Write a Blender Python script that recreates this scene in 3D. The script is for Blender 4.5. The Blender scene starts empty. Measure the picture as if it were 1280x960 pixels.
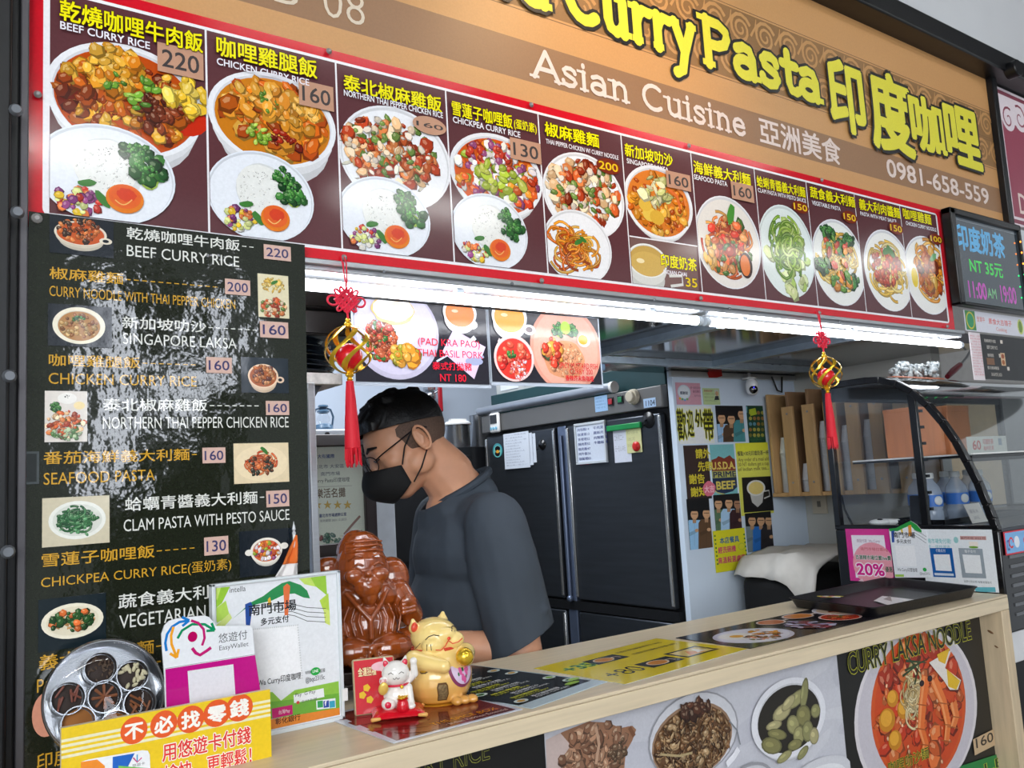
import bpy, bmesh, math, random
from mathutils import Vector as V, Matrix, Euler, noise

# ------------------------------------------------------------------ camera, world, lights, exposure
SC = bpy.context.scene
FPX = 1092.61
EYE = V((0, 0, 1.5))
R3 = Matrix(((0.81180182, 0.02136321, 0.58354213),
             (-0.58105123, 0.12871388, 0.80362442),
             (-0.05794198, -0.99145164, 0.11690328)))   # camera axes (right, down, forward) in the room's X (along stall), Y (into stall), Z
cd = bpy.data.cameras.new('camera'); cd.sensor_width = 36; cd.lens = FPX / 1280 * 36; cd.clip_start = .02; cd.clip_end = 60
cam = bpy.data.objects.new('camera', cd); SC.collection.objects.link(cam)
cr, cdn, cf = R3.col[0], R3.col[1], R3.col[2]
cam.matrix_world = Matrix(((cr.x, -cdn.x, -cf.x, 0), (cr.y, -cdn.y, -cf.y, 0), (cr.z, -cdn.z, -cf.z, EYE.z), (0, 0, 0, 1)))
SC.camera = cam

SC.view_settings.view_transform = 'Standard'; SC.view_settings.look = 'None'
SC.view_settings.exposure = 0.18; SC.view_settings.gamma = 1.0; SC.view_settings.use_curve_mapping = False
wd = bpy.data.worlds.new('hall_air'); SC.world = wd; wd.use_nodes = True
bg = wd.node_tree.nodes['Background']; bg.inputs[0].default_value = (.86, .93, 1, 1); bg.inputs[1].default_value = .46

SC.cycles.transparent_max_bounces = 40
TUBE_E = 14.0       # emission of the two tubes under the sign
HALL_E = 26.0        # emission of the lamps of the market hall
def area(name, loc, rot, sx, sy, e, col=(1, 1, 1)):
    l = bpy.data.lights.new(name, 'AREA'); l.shape = 'RECTANGLE'; l.size = sx; l.size_y = sy; l.energy = e; l.color = col
    o = bpy.data.objects.new(name, l); SC.collection.objects.link(o); o.location = loc; o.rotation_euler = rot; return o
# added fill light without a source in the hall, behind and to the left of the viewer
area('hall_fill', (-2.4, -3.2, 2.5), (math.radians(76), 0, math.radians(-32)), 3.0, 2.0, 190, (.93, .97, 1))
# added overhead fill that brightens the kitchen further inside the stall
area('kitchen_fill', (1.5, 2.95, 2.62), (0, 0, 0), 1.6, .5, 34, (.90, .95, 1))
# warm picture spot over the shop sign
sp = bpy.data.lights.new('sign_spot', 'SPOT'); sp.energy = 17; sp.color = (1, .68, .36); sp.spot_size = math.radians(80); sp.spot_blend = 1; sp.shadow_soft_size = .06
so = bpy.data.objects.new('sign_spot', sp); SC.collection.objects.link(so); so.location = (1.35, .72, 2.86)
so.rotation_euler = (V((1.35, 1.37, 2.5)) - so.location).to_track_quat('-Z', 'Y').to_euler()

# ------------------------------------------------------------------ helpers
R = random.Random(7)
PI = math.pi
def lin(c):
    return tuple(((v / 255) / 12.92 if v / 255 <= .04045 else ((v / 255 + .055) / 1.055) ** 2.4) for v in c[:3])
def link(o, parent=None):
    SC.collection.objects.link(o)
    if parent is not None:
        o.parent = parent
        o.location = -parent.location if parent.type == 'EMPTY' and not parent.parent else (0, 0, 0)
    return o
def tag(o, label=None, cat=None, group=None, kind=None):
    if label: o['label'] = label
    if cat: o['category'] = cat
    if group: o['group'] = group
    if kind: o['kind'] = kind
    return o
def thing(name, label, cat, loc=(0, 0, 0), group=None):
    o = bpy.data.objects.new(name, None); o.empty_display_size = .02; SC.collection.objects.link(o); o.location = loc
    return tag(o, label, cat, group)
def structure(o): o['kind'] = 'structure'; return o

_m = {}
def mat(name, col, rough=.5, metal=0, var=.06, scale=20, bump=0, bscale=60, coat=0, spec=None, trans=0, ior=1.45, alpha=None, sub=0, stretch=None, detail=3, col2=None):
    """procedural principled material: base colour varied by noise, optional noise bump"""
    if name in _m: return _m[name]
    m = bpy.data.materials.new(name); m.use_nodes = True; nt = m.node_tree; b = nt.nodes['Principled BSDF']
    c = lin(col)
    tc = nt.nodes.new('ShaderNodeTexCoord'); mp = nt.nodes.new('ShaderNodeMapping'); nt.links.new(tc.outputs['Object'], mp.inputs[0])
    if stretch: mp.inputs['Scale'].default_value = stretch
    n = nt.nodes.new('ShaderNodeTexNoise'); n.inputs['Scale'].default_value = scale; n.inputs['Detail'].default_value = detail; nt.links.new(mp.outputs[0], n.inputs['Vector'])
    r = nt.nodes.new('ShaderNodeValToRGB'); nt.links.new(n.outputs[0], r.inputs[0])
    r.color_ramp.elements[0].position = .3; r.color_ramp.elements[1].position = .7
    c2 = lin(col2) if col2 else tuple(min(1, v * (1 + var)) for v in c)
    c1 = c if col2 else tuple(v * (1 - var) for v in c)
    r.color_ramp.elements[0].color = (*c1, 1); r.color_ramp.elements[1].color = (*c2, 1)
    nt.links.new(r.outputs[0], b.inputs['Base Color'])
    b.inputs['Roughness'].default_value = rough; b.inputs['Metallic'].default_value = metal; b.inputs['IOR'].default_value = ior
    if coat: b.inputs['Coat Weight'].default_value = coat; b.inputs['Coat Roughness'].default_value = .08
    if spec is not None: b.inputs['Specular IOR Level'].default_value = spec
    if trans: b.inputs['Transmission Weight'].default_value = trans
    if sub: b.inputs['Subsurface Weight'].default_value = sub; b.inputs['Subsurface Radius'].default_value = (.012, .005, .003); b.inputs['Subsurface Scale'].default_value = 1
    if alpha is not None: b.inputs['Alpha'].default_value = alpha
    if bump:
        n2 = nt.nodes.new('ShaderNodeTexNoise'); n2.inputs['Scale'].default_value = bscale; n2.inputs['Detail'].default_value = 3; nt.links.new(mp.outputs[0], n2.inputs['Vector'])
        bp = nt.nodes.new('ShaderNodeBump'); bp.inputs['Strength'].default_value = bump; bp.inputs['Distance'].default_value = .002
        nt.links.new(n2.outputs[0], bp.inputs['Height']); nt.links.new(bp.outputs[0], b.inputs['Normal'])
    _m[name] = m; return m
def emis(name, col, e):
    if name in _m: return _m[name]
    m = bpy.data.materials.new(name); m.use_nodes = True; b = m.node_tree.nodes['Principled BSDF']
    b.inputs['Base Color'].default_value = (*lin(col), 1); b.inputs['Emission Color'].default_value = (*lin(col), 1); b.inputs['Emission Strength'].default_value = e
    _m[name] = m; return m
def printmat(name, rough=.3, coat=0, bump=0, bscale=9, spec=.5, bdist=.002):
    """printed sheet: ink colours from the mesh's colour attribute, a little mottled by noise"""
    if name in _m: return _m[name]
    m = bpy.data.materials.new(name); m.use_nodes = True; nt = m.node_tree; b = nt.nodes['Principled BSDF']
    a = nt.nodes.new('ShaderNodeVertexColor'); a.layer_name = 'ink'
    tc = nt.nodes.new('ShaderNodeTexCoord'); n = nt.nodes.new('ShaderNodeTexNoise'); n.inputs['Scale'].default_value = 220; nt.links.new(tc.outputs['Object'], n.inputs['Vector'])
    r = nt.nodes.new('ShaderNodeMapRange'); r.inputs[3].default_value = .9; r.inputs[4].default_value = 1.08; nt.links.new(n.outputs[0], r.inputs[0])
    mx = nt.nodes.new('ShaderNodeVectorMath'); mx.operation = 'SCALE'; nt.links.new(a.outputs[0], mx.inputs[0]); nt.links.new(r.outputs[0], mx.inputs['Scale'])
    nt.links.new(mx.outputs[0], b.inputs['Base Color'])
    b.inputs['Roughness'].default_value = rough; b.inputs['Specular IOR Level'].default_value = spec
    if coat: b.inputs['Coat Weight'].default_value = coat; b.inputs['Coat Roughness'].default_value = .06
    if bump:
        n2 = nt.nodes.new('ShaderNodeTexNoise'); n2.inputs['Scale'].default_value = bscale; n2.inputs['Detail'].default_value = 4; nt.links.new(tc.outputs['Object'], n2.inputs['Vector'])
        bp = nt.nodes.new('ShaderNodeBump'); bp.inputs['Strength'].default_value = bump; bp.inputs['Distance'].default_value = bdist
        nt.links.new(n2.outputs[0], bp.inputs['Height']); nt.links.new(bp.outputs[0], b.inputs['Normal'])
        if coat: nt.links.new(bp.outputs[0], b.inputs['Coat Normal'])
    _m[name] = m; return m

def frame(n, up=V((0, 0, 1))):
    n = V(n).normalized(); u = V(up)
    if abs(n.dot(u)) > .99: u = V((0, 1, 0))
    x = u.cross(n).normalized(); y = n.cross(x); return x, y, n
class MB:
    """collects shapes into one mesh"""
    def __init__(s): s.v = []; s.f = []; s.mi = []; s.m = 0
    def add(s, vs, fs):
        k = len(s.v); s.v += [tuple(p) for p in vs]; s.f += [tuple(i + k for i in f) for f in fs]; s.mi += [s.m] * len(fs); return s
    def box(s, c, d, rot=None):
        c = V(c); h = V(d) / 2; M = Euler(rot).to_matrix() if rot else Matrix.Identity(3)
        vs = [c + M @ V((x * h.x, y * h.y, z * h.z)) for x in (-1, 1) for y in (-1, 1) for z in (-1, 1)]
        return s.add(vs, [(0, 1, 3, 2), (4, 6, 7, 5), (0, 4, 5, 1), (2, 3, 7, 6), (0, 2, 6, 4), (1, 5, 7, 3)])
    def b2(s, a, b):  # box from two corners
        a, b = V(a), V(b); return s.box((a + b) / 2, [abs(x) for x in (b - a)])
    def cyl(s, p0, p1, r0, r1=None, n=20, caps=True):
        r1 = r0 if r1 is None else r1; p0, p1 = V(p0), V(p1); x, y, z = frame(p1 - p0); vs = []
        for p, r in ((p0, r0), (p1, r1)):
            vs += [p + (x * math.cos(2 * PI * i / n) + y * math.sin(2 * PI * i / n)) * r for i in range(n)]
        fs = [(i, (i + 1) % n, n + (i + 1) % n, n + i) for i in range(n)]
        if caps: fs += [tuple(range(n - 1, -1, -1)), tuple(range(n, 2 * n))]
        return s.add(vs, fs)
    def lathe(s, prof, o=(0, 0, 0), axis=(0, 0, 1), n=28, sx=1, sy=1):
        """prof: (radius, height) pairs round an axis"""
        o = V(o); x, y, z = frame(axis) ; vs = []; fs = []; m = len(prof)
        for i in range(n):
            a = 2 * PI * i / n; d = x * math.cos(a) * sx + y * math.sin(a) * sy
            vs += [o + d * r + z * h for r, h in prof]
        for i in range(n):
            j = (i + 1) % n
            for k in range(m - 1): fs.append((i * m + k, j * m + k, j * m + k + 1, i * m + k + 1))
        return s.add(vs, fs)
    def ell(s, c, r, rot=None, n=16, m=10):
        c = V(c); r = V(r if hasattr(r, '__len__') else (r, r, r)); M = Euler(rot).to_matrix() if rot else Matrix.Identity(3); vs = []; fs = []
        for j in range(1, m):
            t = PI * j / m
            for i in range(n):
                a = 2 * PI * i / n; vs.append(c + M @ V((r.x * math.sin(t) * math.cos(a), r.y * math.sin(t) * math.sin(a), r.z * math.cos(t))))
        vs += [c + M @ V((0, 0, r.z)), c - M @ V((0, 0, r.z))]; T = len(vs) - 2
        for j in range(m - 2):
            for i in range(n): fs.append((j * n + i, (j + 1) * n + i, (j + 1) * n + (i + 1) % n, j * n + (i + 1) % n))
        for i in range(n): fs += [(T, i, (i + 1) % n), (T + 1, (m - 2) * n + (i + 1) % n, (m - 2) * n + i)]
        return s.add(vs, fs)
    def cap(s, p0, r0, p1, r1, n=14):
        """tapered capsule (closed)"""
        p0, p1 = V(p0), V(p1); s.cyl(p0, p1, r0, r1, n); s.ell(p0, r0, n=n, m=8); return s.ell(p1, r1, n=n, m=8)
    def tube(s, pts, r, n=8, closed=False, caps=True):
        pts = [V(p) for p in pts]; k = len(pts); vs = []; px = None
        rr = r if hasattr(r, '__len__') else [r] * k
        for i, p in enumerate(pts):
            a = pts[(i - 1) % k] if closed or i > 0 else p; b = pts[(i + 1) % k] if closed or i < k - 1 else p
            t = (b - a).normalized() if (b - a).length > 1e-9 else V((0, 0, 1))
            if px is None: x, y, _ = frame(t)
            else:
                x = (px - t * px.dot(t))
                x = x.normalized() if x.length > 1e-6 else frame(t)[0]
                y = t.cross(x)
            px = x; vs += [p + (x * math.cos(2 * PI * j / n) + y * math.sin(2 * PI * j / n)) * rr[i] for j in range(n)]
        fs = []
        for i in range(k if closed else k - 1):
            q = (i + 1) % k
            for j in range(n): fs.append((i * n + j, i * n + (j + 1) % n, q * n + (j + 1) % n, q * n + j))
        if caps and not closed: fs += [tuple(range(n - 1, -1, -1)), tuple(range((k - 1) * n, k * n))]
        return s.add(vs, fs)
    def prism(s, poly, o, x, y, t):
        """2-D polygon in the frame o,x,y, extruded by t along x*y"""
        o, x, y = V(o), V(x), V(y); z = x.cross(y).normalized() * t; n = len(poly)
        vs = [o + x * a + y * b for a, b in poly]; vs += [p + z for p in vs]
        return s.add(vs, [tuple(range(n - 1, -1, -1)), tuple(range(n, 2 * n))] + [(i, (i + 1) % n, n + (i + 1) % n, n + i) for i in range(n)])
    def build(s, name, m, parent=None, bev=0, smooth=True, seg=2, angle=35, sub=0):
        me = bpy.data.meshes.new(name); me.from_pydata(s.v, [], s.f)
        for x in (m if isinstance(m, (list, tuple)) else [m]): me.materials.append(x)
        if isinstance(m, (list, tuple)): me.polygons.foreach_set('material_index', s.mi)
        bm = bmesh.new(); bm.from_mesh(me); bmesh.ops.recalc_face_normals(bm, faces=bm.faces); bm.to_mesh(me); bm.free()
        if smooth: me.shade_smooth()
        me.update(); o = link(bpy.data.objects.new(name, me), parent)
        if bev:
            b = o.modifiers.new('bevel', 'BEVEL'); b.width = bev; b.segments = seg; b.limit_method = 'ANGLE'; b.angle_limit = math.radians(40)
        if sub: q = o.modifiers.new('sub', 'SUBSURF'); q.levels = q.render_levels = sub
        if smooth and not sub:
            try: me.set_sharp_from_angle(angle=math.radians(angle))
            except Exception: pass
        return o
def bake(o):
    """replace an object's mesh by its evaluated mesh"""
    dg = bpy.context.evaluated_depsgraph_get(); me = bpy.data.meshes.new_from_object(o.evaluated_get(dg)); old = o.data; o.modifiers.clear(); o.data = me; bpy.data.meshes.remove(old); return o
def blob(name, mb, m, vox, parent=None, it=4, fac=.5):
    """fuse overlapping shapes into one continuous smooth surface"""
    o = mb.build(name, m, parent, smooth=False)
    r = o.modifiers.new('remesh', 'REMESH'); r.mode = 'VOXEL'; r.voxel_size = vox
    if it: q = o.modifiers.new('smooth', 'SMOOTH'); q.iterations = it; q.factor = fac
    bpy.context.view_layer.update(); bake(o); o.data.shade_smooth()
    return o

# ------------------------------------------------------------------ measuring on planes
def ray(x, y): return R3 @ V(((x - 640) / FPX, (y - 480) / FPX, 1))
def proj(P):
    c = R3.transposed() @ (V(P) - EYE); return 640 + FPX * c.x / c.z, 480 + FPX * c.y / c.z
def atY(x, y, Y): d = ray(x, y); return EYE + d * (Y / d.y)
def atX(x, y, X): d = ray(x, y); return EYE + d * (X / d.x)
def atZ(x, y, Z): d = ray(x, y); return EYE + d * ((Z - EYE.z) / d.z)

_tx = {}
def glyphs(s, off, sp=1.0):
    k = (s, off, sp)
    if k not in _tx:
        cu = bpy.data.curves.new('t', 'FONT'); cu.body = s; cu.offset = off; cu.resolution_u = 3; cu.space_character = sp
        o = bpy.data.objects.new('t', cu); SC.collection.objects.link(o)
        me = o.evaluated_get(bpy.context.evaluated_depsgraph_get()).to_mesh()
        vs = [(v.co.x, v.co.y) for v in me.vertices]; fs = [tuple(p.vertices) for p in me.polygons]
        bpy.data.objects.remove(o); bpy.data.curves.remove(cu)
        _tx[k] = (vs, fs)
    return _tx[k]
def bbox(vs): return min(v[0] for v in vs), max(v[0] for v in vs), min(v[1] for v in vs), max(v[1] for v in vs)

class Cv:
    """printed sheet: coloured flat shapes on a plane (p0 corner, u to the right, v up), with a slab of its own thickness behind"""
    def __init__(s, p0, u, v):
        s.p = V(p0); s.u = V(u).normalized(); s.w = V(v).normalized(); s.n = s.u.cross(s.w).normalized()
        if s.n.dot(EYE - s.p) < 0: s.n = -s.n
        s.v = []; s.f = []; s.c = []; s.lift = .00025; s.step = 1.2e-5; s.clip = None; s.jit = 0
    # --- reading plane coordinates off the measured pixels
    def at(s, x, y):
        d = ray(x, y); t = (s.p - EYE).dot(s.n) / d.dot(s.n); q = EYE + d * t - s.p; return q.dot(s.u), q.dot(s.w)
    def W(s, a, b, h=0): return s.p + s.u * a + s.w * b + s.n * h
    def uat(s, x, b):
        q = s.p + s.w * b - EYE; k = (x - 640) / FPX
        f = lambda d: d.dot(V(R3.col[0])) - k * d.dot(V(R3.col[2]))
        return -f(q) / f(s.u)
    def sv(s, x, y):
        a = s.at(x, y - 4)[1]; b = s.at(x, y + 4)[1]; return abs(a - b) / 8
    # --- shapes in plane units
    def poly(s, pts, col):
        if s.clip:
            u0, v0, u1, v1 = s.clip
            for ax, lim, sg in ((0, u0, 1), (0, u1, -1), (1, v0, 1), (1, v1, -1)):
                out = []
                for i in range(len(pts)):
                    a, b = pts[i - 1], pts[i]; da, db = (a[ax] - lim) * sg, (b[ax] - lim) * sg
                    if (da >= 0) != (db >= 0):
                        t = da / (da - db); out.append((a[0] + (b[0] - a[0]) * t, a[1] + (b[1] - a[1]) * t))
                    if db >= 0: out.append(b)
                pts = out
                if len(pts) < 3: return
        k = len(s.v); s.v += [s.W(a, b, s.lift) for a, b in pts]; s.f.append(tuple(range(k, k + len(pts)))); s.c += [(*lin(col), 1)] * len(pts); s.lift += s.step
    def tris(s, vs, fs, col):
        k = len(s.v); s.v += [s.W(a, b, s.lift) for a, b in vs]; s.f += [tuple(i + k for i in f) for f in fs]; s.c += [(*lin(col), 1)] * len(vs); s.lift += s.step
    def slab(s, a0, b0, a1, b1, t, col, side=None):
        """the sheet itself"""
        side = side or col
        s.poly([(a0, b0), (a1, b0), (a1, b1), (a0, b1)], col)
        k = len(s.v); q = [(a0, b0), (a1, b0), (a1, b1), (a0, b1)]; h = s.lift - s.step
        s.v += [s.W(a, b, h) for a, b in q] + [s.W(a, b, -t) for a, b in q]; s.c += [(*lin(side), 1)] * 8
        s.f += [(k + i, k + (i + 1) % 4, k + 4 + (i + 1) % 4, k + 4 + i) for i in range(4)] + [(k + 7, k + 6, k + 5, k + 4)]
    def eu(s, a, b, ra, rb, col, n=26, rot=0, a0=0, a1=2 * PI, wob=0):
        cs, sn = math.cos(rot), math.sin(rot); full = abs(a1 - a0 - 2 * PI) < 1e-6; pts = []
        for i in range(n if full else n + 1):
            t = a0 + (a1 - a0) * i / n; k = 1 + (R.uniform(-wob, wob) if wob else 0); x, y = ra * math.cos(t) * k, rb * math.sin(t) * k
            pts.append((a + x * cs - y * sn, b + x * sn + y * cs))
        s.poly(pts, col)
    def line(s, pts, w, col, w2=None):
        """polyline ribbon, tapering from w to w2"""
        w2 = w if w2 is None else w2; n = len(pts); L = []; Rr = []
        for i, p in enumerate(pts):
            a = pts[max(i - 1, 0)]; b = pts[min(i + 1, n - 1)]; dx, dy = b[0] - a[0], b[1] - a[1]; l = math.hypot(dx, dy) or 1
            h = (w + (w2 - w) * i / max(n - 1, 1)) / 2; L.append((p[0] - dy / l * h, p[1] + dx / l * h)); Rr.append((p[0] + dy / l * h, p[1] - dx / l * h))
        if s.clip:
            l0 = s.lift
            for i in range(n - 1): s.lift = l0; s.poly([Rr[i], Rr[i + 1], L[i + 1], L[i]], col)
        else:
            s.tris(Rr + L, [(i, i + 1, n + i + 1, n + i) for i in range(n - 1)], col)
    def tu(s, t, a0, b0, a1, h, col, off=0, out=None, outoff=.05, sp=1.0):
        """text from a0 to a1 on the base line b0, cap height h"""
        vs, fs = glyphs(t, 0, sp); x0, x1, y0, y1 = bbox(vs)
        cjk = any(ord(c) > 0x2e80 for c in t); yb, ch = (-.07, .93) if cjk else (0, .70)
        fx = (a1 - a0) / max(x1 - x0, 1e-6); fy = h / ch
        for o, c in (((outoff, out),) if out else ()) + ((off, col),):
            if o <= 0: g, ff = glyphs(t, o, sp); s.tris([(a0 + (x - x0) * fx, b0 + (y - yb) * fy) for x, y in g], ff, c); continue
            n = 8 if o > .03 else 4    # heavier strokes: the same letters set again a little to each side
            for k in range(n):
                q = 2 * PI * (k + .5) / n; s.tris([(a0 + (x - x0 + o * math.cos(q)) * fx, b0 + (y - yb + o * math.sin(q)) * fy) for x, y in vs], fs, c)
    # --- the same with pixel anchors
    def rect(s, x0, y0, x1, y1, col):
        a0, b1 = s.at(x0, y0); a1, b0 = s.at(x1, y1); s.poly([(a0, b0), (a1, b0), (a1, b1), (a0, b1)], col); return a0, b0, a1, b1
    def pp(s, pts, col): s.poly([s.at(*p) for p in pts], col)
    def geo(s, x, y, rx, ry):
        a, b = s.at(x, y); ra = abs(s.uat(x + rx, b) - s.uat(x - rx, b)) / 2; return a, b, ra, ry * s.sv(x, y)
    def ell(s, x, y, rx, ry, col, **k): g = s.geo(x, y, rx, ry); s.eu(*g, col, **k); return g
    def txt(s, t, x0, y0, x1, h, col, **k):
        a0, b0 = s.at(x0, y0); s.tu(t, a0, b0, s.uat(x1, b0), h * s.sv(x0, y0), col, **k)
    def pline(s, pts, w, col, w2=None): s.line([s.at(*p) for p in pts], w, col, w2)
    def build(s, name, m, parent=None):
        me = bpy.data.meshes.new(name); me.from_pydata([tuple(p) for p in s.v], [], s.f); me.materials.append(m)
        ca = me.color_attributes.new('ink', 'FLOAT_COLOR', 'POINT'); ca.data.foreach_set('color', [x for c in s.c for x in c])
        bm = bmesh.new(); bm.from_mesh(me)
        for f in bm.faces:
            f.normal_update()
        bm.to_mesh(me); bm.free(); me.update()
        # printed faces look at the viewer's side
        o = link(bpy.data.objects.new(name, me), parent); return o
def cvY(Y): return Cv((0, Y, 0), (1, 0, 0), (0, 0, 1))
def cvX(X): return Cv((X, 0, 0), (0, -1, 0), (0, 0, 1))
def sheet(name, label, cat, c, m, group=None, parent=None):
    o = c.build(name, m, parent); return tag(o, label, cat, group)
def shade(c, k): return tuple(max(0, min(255, v * k)) for v in c)
def mixc(a, b, t): return tuple(x + (y - x) * t for x, y in zip(a, b))

GLOSS = printmat('laminated_print', .12, bump=.22, bscale=6, spec=.5)
FILM = printmat('creased_film_print', .14, bump=.35, bscale=18, bdist=.002, spec=.45)
PAPER = printmat('paper_print', .55)
SATIN = printmat('satin_print', .42)
# ------------------------------------------------------------------ printed food pictures (used by the signs, boards and sheets)
WHT = (232, 232, 236)
CURRY = [(196, 96, 20), (214, 128, 24), (226, 160, 40), (150, 60, 16), (120, 40, 14), (232, 178, 60), (180, 80, 22)]
REDC = [(206, 92, 40), (188, 64, 30), (224, 130, 70), (236, 190, 140), (150, 50, 24), (240, 214, 180), (90, 120, 50)]
CHICK = [(214, 90, 34), (232, 150, 40), (240, 232, 224), (236, 224, 230), (150, 70, 120), (200, 60, 28), (150, 170, 50)]
ORNG = [(222, 124, 24), (232, 150, 40), (206, 96, 22), (240, 180, 70), (176, 72, 20), (214, 140, 40)]
GREEN = [(150, 186, 66), (120, 164, 48), (176, 204, 96), (94, 136, 40), (196, 214, 130)]
BROC = [(36, 92, 40), (26, 74, 34), (60, 124, 52), (44, 106, 44)]
MEAT = [(200, 70, 34), (222, 110, 60), (160, 44, 24), (236, 160, 90), (220, 60, 40), (70, 110, 40)]
YEL = [(232, 196, 96), (222, 180, 70), (240, 214, 130), (206, 160, 60)]
CUBES = [(232, 190, 40), (226, 120, 60), (240, 236, 228), (120, 50, 110), (214, 220, 140), (206, 50, 40), (150, 70, 130)]
def fine(fn):
    def g(c, *a, **k):
        st = c.step; c.step = 3e-6; fn(c, *a, **k); c.step = st; c.lift += st
    return g
@fine
def bits(c, x, y, rx, ry, pal, n, s, asp=1.6, seed=1):
    r = random.Random(seed); a, b, ra, rb = c.geo(x, y, rx, ry); q = s * .82 * ra / rx
    for i in range(int(n * 1.45)):
        t = r.uniform(0, 2 * PI); k = math.sqrt(r.random()); l = q * r.uniform(.55, 1.25); w = l / r.uniform(1, asp); ro = r.uniform(0, PI)
        x_, y_, q_ = a + ra * k * math.cos(t), b + rb * k * math.sin(t), shade(r.choice(pal), r.uniform(.82, 1.12)); n_ = r.choice((6, 7, 8)); e = .12 * w
        c.eu(x_ + e, y_ - e, l, w, shade(q_, .66), n=n_, rot=ro, wob=.22); c.eu(x_, y_, l * .88, w * .86, q_, n=n_, rot=ro, wob=.2); c.eu(x_ - w * .2, y_ + w * .25, l * .42, w * .3, mixc(q_, (255, 244, 214), .34), n=5, rot=ro)
@fine
def noodles(c, x, y, rx, ry, pal, n, w, seed=2):
    r = random.Random(seed); a, b, ra, rb = c.geo(x, y, rx, ry); q = w * .72 * ra / rx
    for i in range(int(n * 1.7)):
        t = r.uniform(0, 2 * PI); k = r.uniform(0, .75); cx, cy = a + ra * k * math.cos(t), b + rb * k * math.sin(t)
        R0 = r.uniform(.2, .55); t0 = r.uniform(0, 2 * PI); sp = r.uniform(1.5, 3.6); pts = []
        for j in range(10):
            u = t0 + sp * j / 9; px, py = cx + ra * R0 * math.cos(u), cy + rb * R0 * .8 * math.sin(u)
            d = math.hypot((px - a) / ra, (py - b) / rb)
            if d > 1: px, py = a + (px - a) / d, b + (py - b) / d
            pts.append((px, py))
        q_ = shade(r.choice(pal), r.uniform(.85, 1.1)); c.line(pts, q * 1.25, shade(q_, .62)); c.line(pts, q * .85, q_); c.line([(u + q * .15, v + q * .2) for u, v in pts[2:7]], q * .25, mixc(q_, (255, 244, 214), .4))
def broc(c, x, y, r0, seed=3):
    r = random.Random(seed)
    c.ell(x + r0 * .1, y + r0 * .5, r0 * .5, r0 * .5, (150, 176, 70), n=10)
    bits(c, x, y, r0, r0 * .85, BROC, 16, r0 * .42, 1.2, seed); bits(c, x - r0 * .1, y - r0 * .2, r0 * .7, r0 * .5, [(64, 140, 56), (90, 160, 70)], 14, r0 * .14, 1.2, seed + 1)
def leaf(c, x, y, s, rot, col=(60, 120, 50)):
    a, b, ra, rb = c.geo(x, y, s, s); c.eu(a, b, ra, ra * .42, col, n=10, rot=rot, wob=.12)
def dish(c, x, y, rx, ry, rim=WHT, k=.88, deep=0, soup=(190, 90, 24)):
    if deep: c.ell(x + rx * .02, y + deep, rx * .86, ry * .92, shade(rim, .84)); c.ell(x, y + deep * .45, rx * .95, ry * .97, shade(rim, .92))
    c.ell(x, y, rx, ry, rim, n=40); c.ell(x, y, rx * (k + .02), ry * (k + .02), shade(rim, .9), n=40)
    if soup: c.ell(x, y + ry * .03, rx * k, ry * k, soup, n=40)
def riceset(c, x, y, rx, ry, seed=4):
    """white plate with a rice mound, sesame, broccoli, diced vegetables and a marinated egg"""
    dish(c, x, y, rx, ry, (226, 230, 238), .95, 0, (230, 233, 240))
    c.ell(x + rx * .02, y - ry * .1, rx * .50, ry * .62, (214, 216, 216), wob=.03); c.ell(x - rx * .02, y - ry * .14, rx * .46, ry * .56, (232, 232, 228), wob=.03)
    bits(c, x - rx * .02, y - ry * .12, rx * .42, ry * .5, [(228, 228, 224), (240, 240, 236), (234, 232, 226)], 70, rx * .022, 2.2, seed)
    bits(c, x - rx * .02, y - ry * .46, rx * .14, ry * .08, [(40, 36, 34)], 12, rx * .0095, 1.6, seed + 1)
    bits(c, x - rx * .42, y + ry * .52, rx * .32, ry * .27, CUBES, 30, rx * .085, 1.2, seed + 2)
    leaf(c, x - rx * .3, y + ry * .18, rx * .14, .2); leaf(c, x - rx * .08, y + ry * .5, rx * .16, -.9)
    broc(c, x + rx * .40, y - ry * .42, rx * .2, seed + 3); broc(c, x + rx * .56, y - ry * .06, rx * .27, seed + 4)
    c.ell(x + rx * .24, y + ry * .5, rx * .27, ry * .29, (222, 120, 24)); c.ell(x + rx * .24, y + ry * .46, rx * .23, ry * .24, (224, 96, 34)); c.ell(x + rx * .26, y + ry * .42, rx * .14, ry * .13, (212, 62, 30), wob=.1)
    c.line([c.at(x + rx * (.1 + .03 * i), y + ry * (.52 + .1 * math.sin(i / 8 * PI))) for i in range(9)], .0016, (236, 190, 110))
def cup(c, x, y, rx, ry, tea=(206, 150, 70), d=1.0, hand=1):
    dish(c, x, y, rx, ry, (226, 222, 224), .86, 0, None)
    c.ell(x + rx * hand * 1.12, y + ry * .75, rx * .36, ry * .3, (214, 210, 214), n=14); c.ell(x + rx * hand * 1.12, y + ry * .75, rx * .2, ry * .16, (90, 70, 72), n=12)
    c.ell(x, y + ry * .42, rx * .92, ry * .9, (206, 200, 206)); c.ell(x, y, rx, ry, (236, 232, 234)); c.ell(x, y + ry * .06, rx * .86, ry * .84, tea)
    c.eu(*c.geo(x - rx * .3, y - ry * .1, rx * .2, ry * .1), mixc(tea, (255, 250, 240), .5), n=10)

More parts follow.
